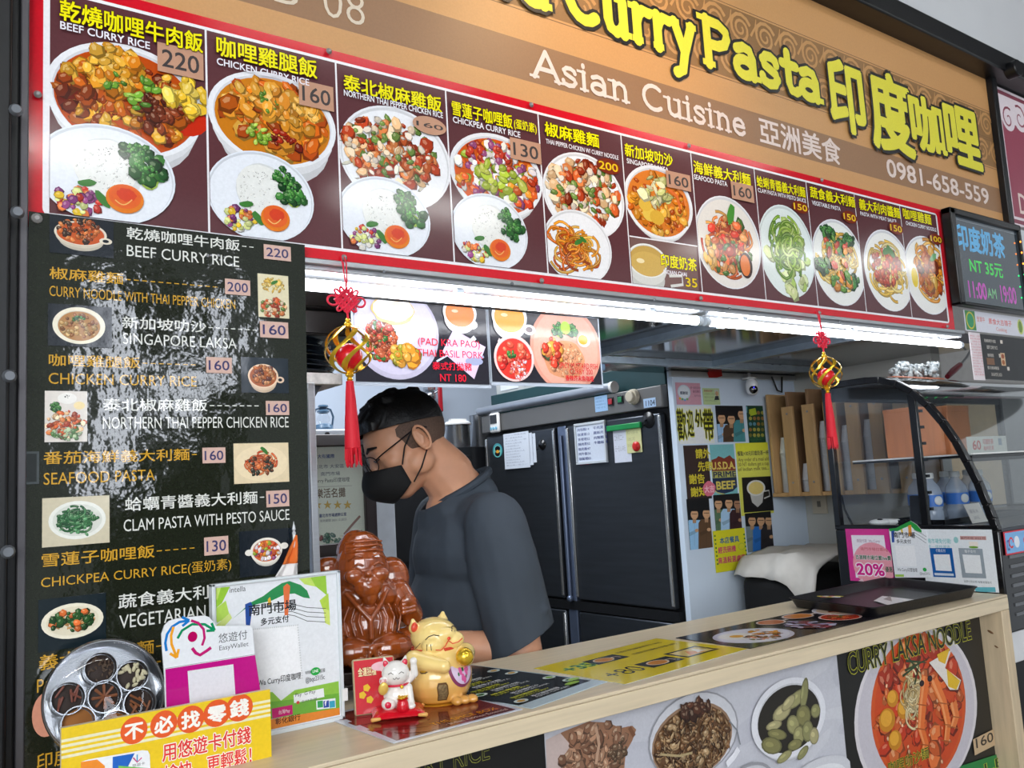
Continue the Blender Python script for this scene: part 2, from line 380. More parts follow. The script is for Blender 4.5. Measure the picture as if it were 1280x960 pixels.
# ------------------------------------------------------------------ the setting
M_floor = mat('hall_floor_tile', (120, 118, 114), .35, bump=.1, bscale=12, scale=6)
structure(MB().b2((-4, -5, -.05), (7, 6, 0)).build('floor', M_floor, smooth=False))
M_hall = mat('painted_hall_white', (206, 208, 212), .6, scale=3, var=.03, bump=.05)
structure(MB().b2((-2, 1.46, 2.86), (6, 1.52, 3.5)).build('wall_fascia', M_hall, smooth=False))
structure(MB().b2((-4, -3, 3.5), (7, 1.52, 3.56)).build('ceiling_hall', mat('hall_ceiling_grey', (58, 60, 64), .8), smooth=False))
M_blk = mat('black_painted_steel', (17, 18, 21), .38, var=.15, scale=30, bump=.12, bscale=40)
M_alu = mat('brushed_aluminium', (186, 188, 192), .34, .85, var=.05, scale=8, stretch=(.2, 30, 30))
M_kw = mat('kitchen_wall_paint', (186, 197, 212), .5, var=.03, scale=4, bump=.08)
M_gr = mat('warm_grey_wall_paint', (186, 186, 180), .6, var=.04, scale=5, bump=.05)
# black stall post on the left edge, with bolts; grey edge strip beside the signs
structure(MB().b2((-.35, 1.3, 0), (.133, 1.42, 3.0)).b2((.133, 1.335, 0), (.147, 1.40, 2.9)).build('trim_1', M_blk, bev=.004))
b = MB()
for x, y in ((20, 137), (22, 265), (12, 470), (10, 690)):
    p = atY(x, y, 1.298); b.lathe([(0, .006), (.006, .006), (.009, .001), (.009, 0)], p + V((0, .002, 0)), (0, -1, 0), 10)
structure(b.build('trim_2', mat('bolt_steel', (110, 114, 120), .4, .4)))
structure(MB().b2((.147, 1.336, 0), (.158, 1.37, 2.29)).build('trim_3', mat('grey_edge_strip', (92, 90, 94), .4, .4), bev=.002))
# stall walls and mirror-like ceiling
structure(MB().b2((.0, 3.9, 0), (3.1, 3.96, 2.72)).build('wall_back', M_kw, smooth=False))
structure(MB().b2((.02, 1.6, 0), (.08, 3.9, 2.72)).build('wall_left', M_kw, smooth=False))
structure(MB().b2((3.02, 1.62, 0), (3.08, 3.9, 2.72)).build('wall_right', M_gr, smooth=False))
structure(MB().b2((2.312, 2.2, 0), (3.02, 2.225, 1.885)).build('wall_partition', mat('pale_blue_partition', (206, 220, 236), .45, var=.03, scale=4, bump=.06), bev=.002))
structure(MB().b2((2.30, 2.19, 1.862), (3.02, 2.205, 1.884)).build('trim_4', mat('white_ledge', (200, 204, 206), .4), bev=.002))
M_ceil = mat('grey_mirror_ceiling', (132, 128, 126), .10, .75, var=.04, scale=3, bump=.02, bscale=4)
structure(MB().b2((.1, 1.44, 1.886), (3.1, 2.27, 1.92)).build('ceiling_stall', M_ceil, smooth=False))
structure(MB().b2((0, 1.44, 2.72), (3.1, 3.96, 2.76)).build('ceiling_kitchen', M_kw, smooth=False))
M_galv = mat('galvanised_rail', (150, 162, 172), .38, .7, var=.12, scale=30, stretch=(1, 1, 1))
def rail(a, b_, w=.03, h=.022):
    a, b_ = V(a), V(b_); d = (b_ - a).normalized(); y = V((-d.y, d.x, 0))
    m = MB(); P = [(-w / 2, 0), (w / 2, 0), (w / 2, .005), (.005, .005), (.005, h), (-.005, h), (-.005, .005), (-w / 2, .005)]
    n = len(P); vs = [p + y * q[0] + V((0, 0, q[1])) for p in (a, b_) for q in P]
    m.add(vs, [(i, (i + 1) % n, n + (i + 1) % n, n + i) for i in range(n)] + [tuple(range(n)), tuple(range(2 * n - 1, n - 1, -1))]); return m
k = 5
for a, e in (((.9, 1.99, 1.862), (3.02, 1.99, 1.862)), ((1.70, 1.44, 1.864), (1.70, 1.985, 1.864)), ((2.29, 1.44, 1.864), (2.29, 1.985, 1.864))):
    structure(rail(a, e).build('trim_%d' % k, M_galv, smooth=False)); k += 1
# black bar along the top of the shop signs with a round cap, aluminium lip under the menu sign
structure(MB().b2((-.6, 1.30, 2.832), (5, 1.46, 2.90)).build('trim_9', M_blk, bev=.006))
structure(MB().cyl((3.165, 1.27, 2.838), (3.165, 1.31, 2.838), .03).b2((3.138, 1.35, 2.30), (3.172, 1.39, 2.84)).build('trim_10', M_blk, bev=.003))
m = MB(); m.b2((.16, 1.352, 1.893), (2.74, 1.39, 1.903)).b2((.16, 1.362, 1.884), (2.74, 1.375, 1.894)).b2((.16, 1.376, 1.886), (2.74, 1.45, 1.895))
structure(m.build('trim_11', M_alu, bev=.0015))
b = MB()
for x, y in ((818, 375), (912, 386), (1050, 402), (480, 340), (640, 355)): b.ell(atY(x, y, 1.352) + V((0, -.001, 0)), (.004, .002, .004), n=8, m=6)
structure(b.build('trim_12', mat('bolt_steel', (110, 114, 120), .4, .4)))

# ------------------------------------------------------------------ the two light tubes under the sign
M_tube = emis('lit_tube', (244, 248, 255), TUBE_E)
M_cap = mat('tube_end_plastic', (205, 214, 222), .35)
for lab, x0, x1 in (('long bright light tube under the menu sign, the one toward the black menu board', .22, 1.583), ('long bright light tube under the menu sign, the one toward the glass display case', 1.597, 2.80)):
    t = thing('light_tube', lab, 'light', (x0, 1.40, 1.873), 'light tubes under the menu sign')
    MB().cyl((x0 + .012, 1.40, 1.868), (x1 - .012, 1.40, 1.868), .0105, n=14).build('tube', M_tube, t)
    MB().cyl((x0, 1.40, 1.868), (x0 + .014, 1.40, 1.868), .0115).build('end_cap', M_cap, t)
    MB().cyl((x1 - .014, 1.40, 1.868), (x1, 1.40, 1.868), .0115).build('end_cap', M_cap, t)
    for k in range(3): xx = x0 + (x1 - x0) * (.12 + .38 * k); MB().b2((xx - .008, 1.393, 1.878), (xx + .008, 1.407, 1.8855)).build('clip', M_cap, t)
# lamps of the market hall, above and behind the viewer
M_hl = emis('hall_lamp_glow', (250, 250, 246), HALL_E)
hl = [(-.6, -.4), (1.6, -.4), (3.8, -.4), (.5, -2.2), (2.9, -2.2)]
for i, (x, y) in enumerate(hl):
    t = thing('ceiling_lamp', 'long white ceiling lamp over the market aisle', 'light', (x, y, 3.4), 'lamps over the market aisle')
    MB().b2((x - .62, y - .05, 3.43), (x + .62, y + .05, 3.5)).build('housing', M_cap, t)
    MB().cyl((x - .6, y, 3.41), (x + .6, y, 3.41), .028, n=12).build('tube', M_hl, t)

t = thing('hanging_lamp', 'long hanging tube lamp along the far side of the aisle', 'light', (5.9, -1.2, 3.1)); MB().cyl((4.3, -1.2, 3.02), (7.5, -1.2, 3.2), .022, n=10).build('tube', emis('aisle_tube_glow', (250, 250, 246), 16), t); MB().cyl((4.3, -1.2, 3.05), (7.5, -1.2, 3.23), .012, n=8).build('rail', M_cap, t)
t = thing('reflection_panel', 'added unseen dark panel with glowing strips that reflect in the menu board', 'sign', (1.2, -2.66, 0)); [MB().b2((x_ - .08, -2.64, z0_), (x_ + .08, -2.6, z1_)).build('lit_strip', emis('reflection_strip_glow', (238, 244, 255), 13.0), t) for x_, z0_, z1_ in ((1.06, 1.6, 2.8), (1.42, 1.95, 2.35), (1.66, 2.2, 2.8))]; MB().b2((.94, -2.72, 0), (1.79, -2.645, 2.9)).build('housing', M_blk, t)  # added: glowing strips placed to give the menu board blotchy reflections

# ------------------------------------------------------------------ long menu sign in a red frame
SY = 1.35
sg = thing('menu_sign', 'long red-framed sign of food pictures with yellow dish names and prices', 'sign', (1.42, SY, 1.9))
c = cvY(SY + .006); c.slab(.160, 1.903, 2.688, 2.287, .016, (206, 22, 38))
def rr(c, a0, b0, a1, b1, r, col):
    P = []
    for cx, cy, t in ((a1 - r, b1 - r, 0), (a0 + r, b1 - r, 90), (a0 + r, b0 + r, 180), (a1 - r, b0 + r, 270)):
        P += [(cx + r * math.cos(math.radians(t + 18 * i)), cy + r * math.sin(math.radians(t + 18 * i))) for i in range(6)]
    c.poly(P, col)
rr(c, .178, 1.921, 2.660, 2.270, .012, (238, 236, 240))
c.build('backing_board', GLOSS, sg)
BR = (92, 52, 56)
PX = [.185, .412, .639, .867, 1.091, 1.324, 1.549, 1.781, 1.995, 2.216, 2.449, 2.653]
YE = (236, 226, 10)
def panel(i, lab, fn):
    c = cvY(SY + .0055); a0, a1 = PX[i] + .0017, PX[i + 1] - .0017
    c.slab(a0, 1.9265, a1, 2.2645, .0004, BR); c.clip = (a0, 1.9265, a1, 2.2645)
    fn(c); tag(c.build('dish_panel', GLOSS, sg), lab)
def price(c, s, x0, y0, x1, y1, col=(176, 128, 98), oval=False, tc=(44, 34, 36)):
    if oval: c.ell((x0 + x1) / 2, (y0 + y1) / 2, (x1 - x0) / 2, (y1 - y0) / 2, col)
    else: c.rect(x0, y0, x1, y1, col)
    w = x1 - x0; sl = (y1 - y0)
    k = .27 if oval else .2
    ax, ay = c.at(x0, y0); bx, by = c.at(x1, y1); hh = abs(ay - by)
    c.tu(s, ax + (bx - ax) * .1, by + hh * k, bx - (bx - ax) * .1, hh * (1 - 2 * k), tc, off=.012)
def title(c, s, x0, y0, x1, h, e, ex0, ey0, ex1, eh):
    c.txt(s, x0, y0, x1, h, YE, off=.022, out=(70, 40, 20), outoff=.05); c.txt(e, ex0, ey0, ex1, eh, (236, 232, 240), off=.02)
def f(c):
    dish(c, 160, 126, 99, 70, WHT, .9, 26, (186, 72, 14))
    c.ell(105, 128, 34, 22, (110, 26, 10), n=16); c.ell(230, 150, 30, 20, (196, 40, 14), n=16)
    bits(c, 160, 128, 84, 52, CURRY, 150, 13, 1.8, 5); bits(c, 142, 88, 34, 30, [(222, 150, 34), (236, 176, 60), (206, 120, 24)], 46, 12, 1.5, 6)
    bits(c, 192, 140, 26, 24, [(110, 44, 22), (140, 64, 34), (86, 32, 18)], 30, 9, 2, 7); bits(c, 232, 124, 24, 24, [(236, 190, 50), (240, 206, 90)], 20, 12, 1.5, 8)
    bits(c, 165, 112, 32, 24, [(110, 160, 50), (150, 190, 70), (80, 130, 40)], 12, 9, 3, 9)
    riceset(c, 134, 219, 88, 62, 11)
    title(c, '乾燒咖哩牛肉飯', 74, 26, 252, 26, 'BEEF CURRY RICE', 74.5, 38, 186, 9.5)
panel(0, 'beef curry rice picture', f)
def f(c):
    dish(c, 343, 150, 80, 58, WHT, .9, 26, (200, 120, 24)); bits(c, 343, 148, 64, 44, ORNG, 90, 14, 1.8, 21); bits(c, 352, 132, 46, 20, [(226, 156, 50), (236, 180, 84), (206, 130, 40)], 40, 12, 2.2, 22)
    bits(c, 352, 176, 24, 12, [(170, 40, 20), (120, 30, 16)], 10, 7, 2, 23); bits(c, 322, 168, 16, 12, [(130, 170, 50), (170, 196, 80)], 14, 6, 2, 24); bits(c, 335, 128, 12, 12, [(90, 130, 40)], 8, 4, 2, 25)
    riceset(c, 327, 246, 67, 56, 26)
    title(c, '咖哩雞腿飯', 270, 70, 395, 24, 'CHICKEN CURRY RICE', 270, 82, 385, 8.5)
panel(1, 'chicken curry rice picture', f)
def f(c):
    dish(c, 496, 198, 70, 64, WHT, .94, 0, (238, 238, 242)); bits(c, 486, 196, 56, 44, [(214, 206, 190), (190, 186, 170)], 20, 10, 4, 30); bits(c, 488, 190, 58, 42, REDC, 120, 9, 1.8, 31); bits(c, 488, 190, 52, 38, [(240, 222, 206), (120, 150, 70), (236, 210, 180)], 34, 6, 1.8, 32)
    riceset(c, 481, 272, 58, 50, 33); title(c, '泰北椒麻雞飯', 428.5, 113, 550.5, 20, 'NORTHERN THAI PEPPER CHICKEN RICE', 428.5, 120.6, 552, 7.5)
panel(2, 'pepper chicken rice picture', f)
def f(c):
    dish(c, 622, 219, 58, 51, WHT, .9, 12, (206, 84, 24)); bits(c, 622, 222, 50, 43, CHICK, 120, 8, 1.5, 41); bits(c, 618, 200, 34, 22, [(240, 234, 232), (226, 210, 220), (160, 80, 130), (200, 60, 40)], 44, 5.5, 1.2, 42); bits(c, 624, 226, 30, 24, [(170, 190, 60), (200, 206, 90)], 14, 8, 2, 43)
    riceset(c, 612, 290, 48, 47, 44); title(c, '雪蓮子咖哩飯', 563.6, 144.5, 639, 18, 'CHICKPEA CURRY RICE', 564.6, 154, 648.6, 7.5); c.txt('(蛋奶素)', 641, 161, 669, 12, YE, off=.02)
panel(3, 'chickpea curry rice picture', f)
def f(c):
    dish(c, 731, 245, 51, 53, WHT, .94, 0, (238, 238, 242)); bits(c, 729, 240, 44, 38, REDC, 110, 8, 1.8, 51); bits(c, 729, 240, 40, 34, [(240, 222, 206), (120, 150, 70)], 26, 5, 1.8, 52)
    dish(c, 722, 309, 43, 46, WHT, .94, 0, (236, 236, 240)); noodles(c, 716, 312, 34, 36, ORNG, 46, 3.2, 53); leaf(c, 722, 303, 6, .4); leaf(c, 728, 300, 5, -.5)
    title(c, '椒麻雞麵', 680.5, 169.5, 748, 17.5, 'THAI PEPPER CHICKEN W/ CURRY NOODLE', 681.5, 179.5, 772, 5.5)
panel(4, 'pepper chicken with curry noodle picture', f)
def f(c):
    dish(c, 824, 253, 43, 45, WHT, .9, 8, (214, 120, 40)); bits(c, 822, 256, 36, 37, ORNG, 60, 6, 1.6, 61); c.ell(812, 268, 9, 9, (226, 190, 80)); c.ell(806, 256, 8, 8, (222, 180, 70)); c.ell(821, 272, 9, 9, (216, 170, 60)); bits(c, 820, 240, 18, 18, [(222, 214, 170), (190, 190, 120)], 16, 8, 4, 62)
    c.pline([(834, 236), (846, 246), (850, 262)], .009, (222, 110, 50)); c.pline([(842, 232), (854, 244), (857, 258)], .008, (226, 130, 60))
    c.pp([(780, 295), (870, 308), (873, 364), (780, 352)], (118, 88, 84)); c.pline([(778, 294), (871, 308)], .0028, (238, 236, 240))
    dish(c, 809, 326, 25, 21, (232, 232, 228), .9, 22, (196, 160, 84)); c.ell(809, 330, 21, 15, (206, 170, 90)); c.ell(800, 326, 5, 3, (240, 224, 180))
    c.pline([(836, 345), (852, 345), (853, 356), (838, 358)], .007, (214, 212, 208))
    c.txt('印度奶茶', 826, 333, 870.6, 16, YE, off=.03, out=(60, 36, 20), outoff=.06); c.txt('INDIAN CHAI', 829, 342, 858, 5, (236, 232, 240), off=.02); c.txt('35', 857, 358, 871, 11, (232, 200, 30), off=.02, out=(60, 30, 16))
    title(c, '新加坡叻沙', 781, 195, 840.5, 16, 'SINGAPORE LAKSA', 783, 204, 835, 6)
panel(5, 'laksa and milk tea picture', f)
def f(c):
    dish(c, 911, 303, 41, 57, WHT, .95, 0, (228, 222, 216)); noodles(c, 910, 306, 32, 42, [(206, 90, 34), (222, 130, 60), (190, 60, 26), (232, 170, 90)], 44, 3, 71); bits(c, 912, 308, 28, 36, MEAT, 50, 6, 2, 72); leaf(c, 913, 268, 10, 1.2, (70, 140, 50)); c.ell(932, 332, 8, 16, (60, 30, 26)); c.ell(931, 332, 6, 13, (222, 120, 50)); bits(c, 886, 318, 8, 22, [(236, 180, 90)], 8, 6, 2, 73)
    title(c, '海鮮義大利麵', 867, 216, 938, 15.5, 'SEAFOOD PASTA', 867, 224, 908.5, 6)
panel(6, 'seafood pasta picture', f)
def f(c):
    dish(c, 984, 314, 35, 57, (222, 232, 230), .95, 0, (224, 232, 230)); bits(c, 984, 322, 29, 44, [(214, 226, 170), (170, 196, 100), (206, 214, 150)], 26, 7, 1.4, 81); noodles(c, 984, 310, 22, 40, GREEN, 50, 3, 82)
    title(c, '蛤蜊青醬義大利麵', 946, 233, 1006.5, 13.5, 'CLAM PASTA WITH PESTO SAUCE', 947, 240, 1007, 5)
panel(7, 'pesto clam pasta picture', f)
def f(c):
    dish(c, 1049, 328, 33, 53, WHT, .95, 0, (236, 236, 232)); noodles(c, 1047, 328, 26, 40, YEL, 34, 3, 91); broc(c, 1033, 290, 9, 92); broc(c, 1052, 310, 9, 93); broc(c, 1029, 332, 10, 94); broc(c, 1064, 352, 9, 95); broc(c, 1060, 300, 7, 98); bits(c, 1050, 328, 24, 34, [(206, 60, 34), (236, 150, 60), (90, 140, 50)], 22, 5, 2, 96)
    title(c, '蔬食義大利麵', 1012, 247, 1068, 14, 'VEGETABLE PASTA', 1014, 256, 1049.5, 5)
panel(8, 'vegetable pasta picture', f)
def f(c):
    dish(c, 1111, 338, 30, 50, WHT, .95, 0, (238, 236, 232)); noodles(c, 1110, 340, 24, 38, YEL, 46, 2.8, 101); bits(c, 1108, 334, 17, 22, [(190, 54, 26), (206, 80, 40), (160, 40, 20)], 44, 4, 1.6, 102); leaf(c, 1108, 314, 6, .3); leaf(c, 1113, 315, 6, 2.4)
    title(c, '義大利肉醬麵', 1074, 261.5, 1125, 13.5, 'PASTA WITH MEAT SAUCE', 1075, 269, 1120, 4.5)
panel(9, 'meat sauce pasta picture', f)
def f(c):
    dish(c, 1160, 344, 29, 48, WHT, .95, 0, (238, 236, 232)); noodles(c, 1163, 338, 21, 38, ORNG, 46, 2.8, 111); bits(c, 1164, 338, 18, 30, CURRY, 24, 5, 1.6, 112); c.ell(1142, 346, 6, 17, (238, 236, 226)); c.ell(1143, 347, 4, 12, (226, 196, 40)); leaf(c, 1166, 322, 5, .6, (110, 170, 110))
    title(c, '咖哩雞麵', 1129, 273, 1164, 13, 'CHICKEN CURRY NOODLE', 1132, 281, 1170, 4.5)
panel(10, 'chicken curry noodle picture', f)
for s, x0, y0, x1, y1, ov in (('220', 196.5, 52, 254.6, 101, 0), ('160', 373, 99, 417.5, 140, 0), ('160', 516, 146, 558, 168, 1), ('130', 637, 171, 677, 206, 0), ('160', 832, 212.5, 864, 240, 0), ('160', 913, 226, 943, 254, 0)):
    c = cvY(SY + .001); price(c, s, x0, y0, x1, y1, (184, 136, 108), bool(ov)); c.build('price_sticker', SATIN, sg)
for s, x, y, rx, ry in (('200', 760.5, 208, 15, 9.5), ('150', 1000.5, 259, 10.5, 7.5), ('150', 1062, 271.5, 9.5, 7.5), ('150', 1120, 285.5, 9, 7.5), ('100', 1170, 299, 8.5, 6.5)):
    c = cvY(SY + .002); c.ell(x, y, rx, ry, (122, 44, 24)); a, b_, ra, rb = c.geo(x, y, rx, ry); c.tu(s, a - ra * .78, b_ - rb * .5, a + ra * .78, rb * 1.0, (236, 196, 30), off=.015); c.build('price_sticker', GLOSS, sg)
M_scr = mat('screw_steel', (150, 148, 146), .4, .4)
for x, y in ((47, 118), (411, 64), (664, 131), (861, 182), (1027, 225), (430, 322), (677, 351), (876, 373), (1024, 391), (1184, 408)):
    p = atY(x, y, SY); MB().lathe([(0, .004), (.0022, .0042), (.005, .0015), (.0055, 0)], p + V((0, -.0005, 0)), (0, -1, 0), 12).build('screw', M_scr, sg)

# ------------------------------------------------------------------ big tan shop sign above
GY = 1.372
sb = thing('shop_sign', 'big tan shop sign with yellow black-edged lettering over the menu sign', 'sign', (1.7, GY, 2.29))
TAN = (196, 146, 92); BAND = (146, 108, 76)
c = cvY(GY); c.slab(.150, 2.296, 3.137, 2.836, .02, TAN)
c.poly([(.150, 2.342), (3.137, 2.342), (3.137, 2.431), (.150, 2.431)], BAND)
o0, o1 = 2.505, 2.705
c.poly([(.9, o0), (3.137, o0), (3.137, o1), (.9, o1)], (142, 104, 62))
for z in (o0 - .006, o1 + .006, (o0 + o1) / 2 + .004, (o0 + o1) / 2 - .004): c.line([(.9, z), (3.137, z)], .0022, (120, 86, 54))
c.clip = (.9, o0, 3.137, o1)
for row in (0, 1):
    zc = o0 + .05 + row * .1
    for i in range(24):
        x = .95 + i * .1 + row * .05
        pts = [(x + (.044 - .0056 * t / 2.0) * math.cos(t + .4) * (1), zc + (.044 - .0056 * t / 2.0) * math.sin(t + .4)) for t in [j * .5 for j in range(27)]]
        c.line(pts, .0105, (190, 142, 88), .006)
        c.line([(x + .04, zc - .01), (x + .062, zc + .02), (x + .068, zc + .044)], .008, (190, 142, 88), .003)
c.clip = None
c.build('board', printmat('sign_print', .42, bump=.1, bscale=3), sb)
PINK = (226, 208, 200)
def slab_text(c, word, a0, b0, a1, h, col, w, out=None, ow=0):
    """slab-serif lettering drawn as strokes; widths in units of the x height"""
    def arc(cx, cy, rx, ry, d0, d1, n=12): return [(cx + rx * math.cos(math.radians(d0 + (d1 - d0) * i / n)), cy + ry * math.sin(math.radians(d0 + (d1 - d0) * i / n))) for i in range(n + 1)]
    X = .68
    G = {'A': (.78, [[(.06, 0), (.39, 1)], [(.72, 0), (.39, 1)], [(.19, .34), (.59, .34)]], [(.06, 0), (.72, 0)]),
         'C': (.76, [arc(.4, .5, .34, .47, 50, 310)], []), 's': (.50, [[(.41, .52), (.39, .6), (.3, .66), (.18, .65), (.1, .55), (.14, .43), (.26, .36), (.38, .29), (.42, .18), (.35, .05), (.22, .01), (.1, .06), (.07, .16)]], []),
         'i': (.32, [[(.16, 0), (.16, X)], [(.16, .88), (.161, .93)]], [(.16, 0), (.10, X - .02)]), 'a': (.58, [arc(.25, .2, .18, .18, 0, 360, 16), [(.44, .02), (.44, .45), (.38, .62), (.25, .66), (.1, .58)]], [(.48, 0)]),
         'n': (.66, [[(.16, 0), (.16, X)], [(.16, .45), (.22, .6), (.34, .66), (.46, .58), (.5, .42), (.5, 0)]], [(.16, 0), (.5, 0), (.10, X - .02)]),
         'u': (.66, [[(.15, X), (.15, .22), (.2, .07), (.32, .01), (.44, .08), (.5, .2)], [(.5, 0), (.5, X)]], [(.09, X - .02), (.44, X - .02), (.55, 0)]),
         'e': (.58, [[(.1, .36), (.48, .36), (.46, .5), (.38, .62), (.28, .66), (.16, .6), (.09, .46), (.08, .3), (.13, .12), (.26, .02), (.38, .03), (.48, .14)]], []),
         'r': (.5, [[(.16, 0), (.16, X)], [(.16, .4), (.22, .56), (.32, .65), (.45, .63)]], [(.16, 0), (.10, X - .02)]),
         'y': (.62, [[(.1, X), (.32, .06)], [(.54, X), (.32, .06), (.24, -.30), (.08, -.40)]], [(.1, X - .02), (.54, X - .02)]),
         'P': (.7, [[(.18, 0), (.18, 1)], [(.18, .96), (.44, .95), (.58, .84), (.6, .7), (.54, .54), (.4, .46), (.18, .45)]], [(.18, 0), (.12, .97)]),
         't': (.44, [[(.2, .92), (.2, .2), (.25, .05), (.36, .03), (.42, .08)], [(.06, .64), (.4, .64)]], []),
         'W': (1.05, [[(.1, 1), (.3, .03), (.52, .8), (.74, .03), (.95, 1)]], [(.1, .97), (.95, .97)]), ' ': (.42, [], [])}
    tot = sum(G[ch][0] for ch in word); k = (a1 - a0) / tot
    for ww, cc in (((w + ow, out),) if out else ()) + ((w, col),):
        x = a0
        for ch in word:
            adv, strokes, ser = G[ch]
            for st in strokes:
                P = [(x + p * k, b0 + q * h) for p, q in st]; c.line(P, ww * h, cc)
                for p in P: c.eu(p[0], p[1], ww * h / 2, ww * h / 2, cc, n=10)
            for p, q in ser:
                e = .13 + (ow * .42 if cc == out else 0); y0 = b0 + q * h; hh = ww * h * .62 / 2
                c.poly([(x + (p - e) * k, y0 - hh + hh * .4), (x + (p + e) * k, y0 - hh + hh * .4), (x + (p + e) * k, y0 + hh * 1.2), (x + (p - e) * k, y0 + hh * 1.2)], cc)
            x += adv * k
c = cvY(GY - .0012); a0, b0 = c.at(668, 101); slab_text(c, 'Asian', a0 - .005, 2.3565, c.uat(789, b0), .062, PINK, .17); c.build('lettering', SATIN, sb); c = cvY(GY - .0012); slab_text(c, 'Cuisine', c.uat(803, 2.37), 2.3565, c.uat(933, 2.37), .062, PINK, .17); c.build('lettering', SATIN, sb); c = cvY(GY - .0012)
a0, b0 = c.at(951.7, 187); c.tu('亞洲美食', a0, 2.352, c.uat(1052.7, b0), .072, PINK, off=.022); c.build('lettering', SATIN, sb); c = cvY(GY - .0012)
a0, b0 = c.at(1111, 231); c.tu('0981-658-559', a0, 2.360, c.uat(1238, b0), .055, PINK, off=.018); c.build('lettering', SATIN, sb); c = cvY(GY - .0012); PINK = (214, 198, 176)
a0, b0 = c.at(404, 19); c.tu('08', a0, 2.358, c.uat(457, b0), .068, PINK, off=-.012); c.build('lettering', SATIN, sb); c = cvY(GY - .0012); a0, b0 = c.at(342, 3); c.tu('B', a0, 2.358, c.uat(374, b0), .068, PINK, off=-.012)
c.build('lettering', SATIN, sb); PINK = (226, 208, 200)
c = cvY(GY - .003); LY = (222, 214, 58); LK = (22, 20, 24)
a0 = c.uat(707, 2.56); a1 = c.uat(869, 2.55); slab_text(c, 'Curry', a0, 2.5195, a1, .122, LY, .235, LK, .14)
a0 = c.uat(880, 2.56); a1 = c.uat(1026, 2.55); slab_text(c, 'Pasta', a0 - .02, 2.5205, a1, .122, LY, .235, LK, .14)
a1 = c.uat(686, 2.55); slab_text(c, 'Wa', a1 - .22, 2.5195, a1, .122, LY, .235, LK, .14)
for ch, u0, u1, b0, h in (('印', 2.165, 2.33, 2.462, .215), ('度', 2.37, 2.59, 2.445, .245), ('咖', 2.59, 2.785, 2.482, .178), ('哩', 2.80, 3.015, 2.470, .218)): c.tu(ch, u0, b0, u1, h, LY, off=.036, out=LK, outoff=.078)
tag(c.build('yellow_lettering', SATIN, sb), 'yellow letters with thick black outline')

# ------------------------------------------------------------------ neighbouring sign, lit writing board, papers beside it
c = cvY(GY); c.slab(3.185, 2.312, 4.3, 2.825, .02, (226, 214, 220)); c.poly([(3.195, 2.32), (4.3, 2.32), (4.3, 2.815), (3.195, 2.815)], (132, 56, 76)); c.poly([(3.215, 2.335), (4.3, 2.335), (4.3, 2.80), (3.215, 2.80)], (226, 214, 220)); c.poly([(3.225, 2.345), (4.3, 2.345), (4.3, 2.70), (3.225, 2.70)], (150, 66, 86))
for x, z, r, d in ((3.275, 2.715, .045, 1), (3.37, 2.735, .05, -1), (3.46, 2.72, .045, 1), (3.56, 2.735, .05, -1)):
    c.eu(x, z, r * 1.1, r * 1.05, (226, 214, 220), n=20)
    c.line([(x + d * (r - r * .11 * t) * math.cos(t + 1), z + (r - r * .11 * t) * math.sin(t + 1)) for t in [j * .45 for j in range(18)]], .009, (140, 58, 78), .005)
c.tu('D', 3.275, 2.363, 3.332, .075, PINK, off=.015); c.tu('A', 3.36, 2.363, 3.42, .075, PINK, off=.015)
sheet('neighbour_sign', 'maroon sign with a white scroll border next to the tan shop sign', 'sign', c, SATIN)
LB = thing('writing_board', 'black glossy board with coloured handwriting beside the red-framed sign', 'sign board', (2.9, 1.33, 1.98))
m = MB(); X0, X1, Z0, Z1 = 2.672, 3.135, 1.975, 2.285
for a, b_ in (((X0, 1.318, Z1 - .022), (X1, 1.35, Z1)), ((X0, 1.318, Z0), (X1, 1.35, Z0 + .012)), ((X0, 1.318, Z0), (X0 + .03, 1.35, Z1)), ((X1 - .014, 1.318, Z0), (X1, 1.35, Z1))): m.b2(a, b_)
m.build('frame', mat('black_plastic', (16, 17, 20), .3, bump=.1, bscale=50), LB, bev=.004)
c = cvY(1.328); c.slab(X0 + .02, Z0 + .008, X1 - .01, Z1 - .012, .012, (42, 56, 66))
c.line([(X0 + .04, Z1 - .032), (X1 - .02, Z1 - .032)], .002, (120, 128, 136)); c.line([(X0 + .04, Z1 - .032), (X0 + .044, Z0 + .02)], .0015, (90, 100, 108))
c.txt('印度奶茶', 1197, 310, 1257, 31, (78, 176, 232), off=.035); c.txt('NT 35元', 1213, 340, 1254, 19, (40, 226, 70), off=.03)
c.txt('11:00', 1212, 371, 1234, 20, (206, 60, 190), off=.03); c.txt('AM', 1235, 372, 1246, 12, (110, 180, 120), off=.03); c.txt('19:00', 1252, 377, 1271, 20, (206, 60, 190), off=.03)
c.build('writing_surface', printmat('glass_print', .08, coat=1), LB)
for i in range(6):
    z = Z1 - .06 - i * .038
    MB().ell((X1 - .016, 1.3185, z), (.003, .002, .003), n=8, m=6).build('light_dot', emis('led_green', (30, 255, 120), 6) if i > 2 else emis('led_orange', (255, 130, 40), 6), LB)
c = cvY(1.345); c.slab(2.735, 1.902, 3.20, 1.968, .002, (214, 214, 224)); u0 = c.at(1204, 382)[0]
c.poly([(2.738, 1.905), (2.80, 1.905), (2.80, 1.967), (2.738, 1.967)], (60, 130, 70)); c.eu(2.769, 1.936, .026, .028, (196, 190, 60)); c.eu(2.769, 1.936, .021, .023, (40, 140, 90)); c.eu(3.10, 1.935, .02, .026, (196, 206, 110)); c.eu(3.10, 1.935, .013, .02, (110, 140, 60))
c.tu('素食大吉嶺子', 2.885, 1.932, 3.04, .02, (214, 96, 90), off=.01); c.tu('Cooking', 2.93, 1.912, 3.0, .012, (214, 120, 100)); c.tu('營業中', 2.81, 1.935, 2.86, .018, (206, 90, 70))
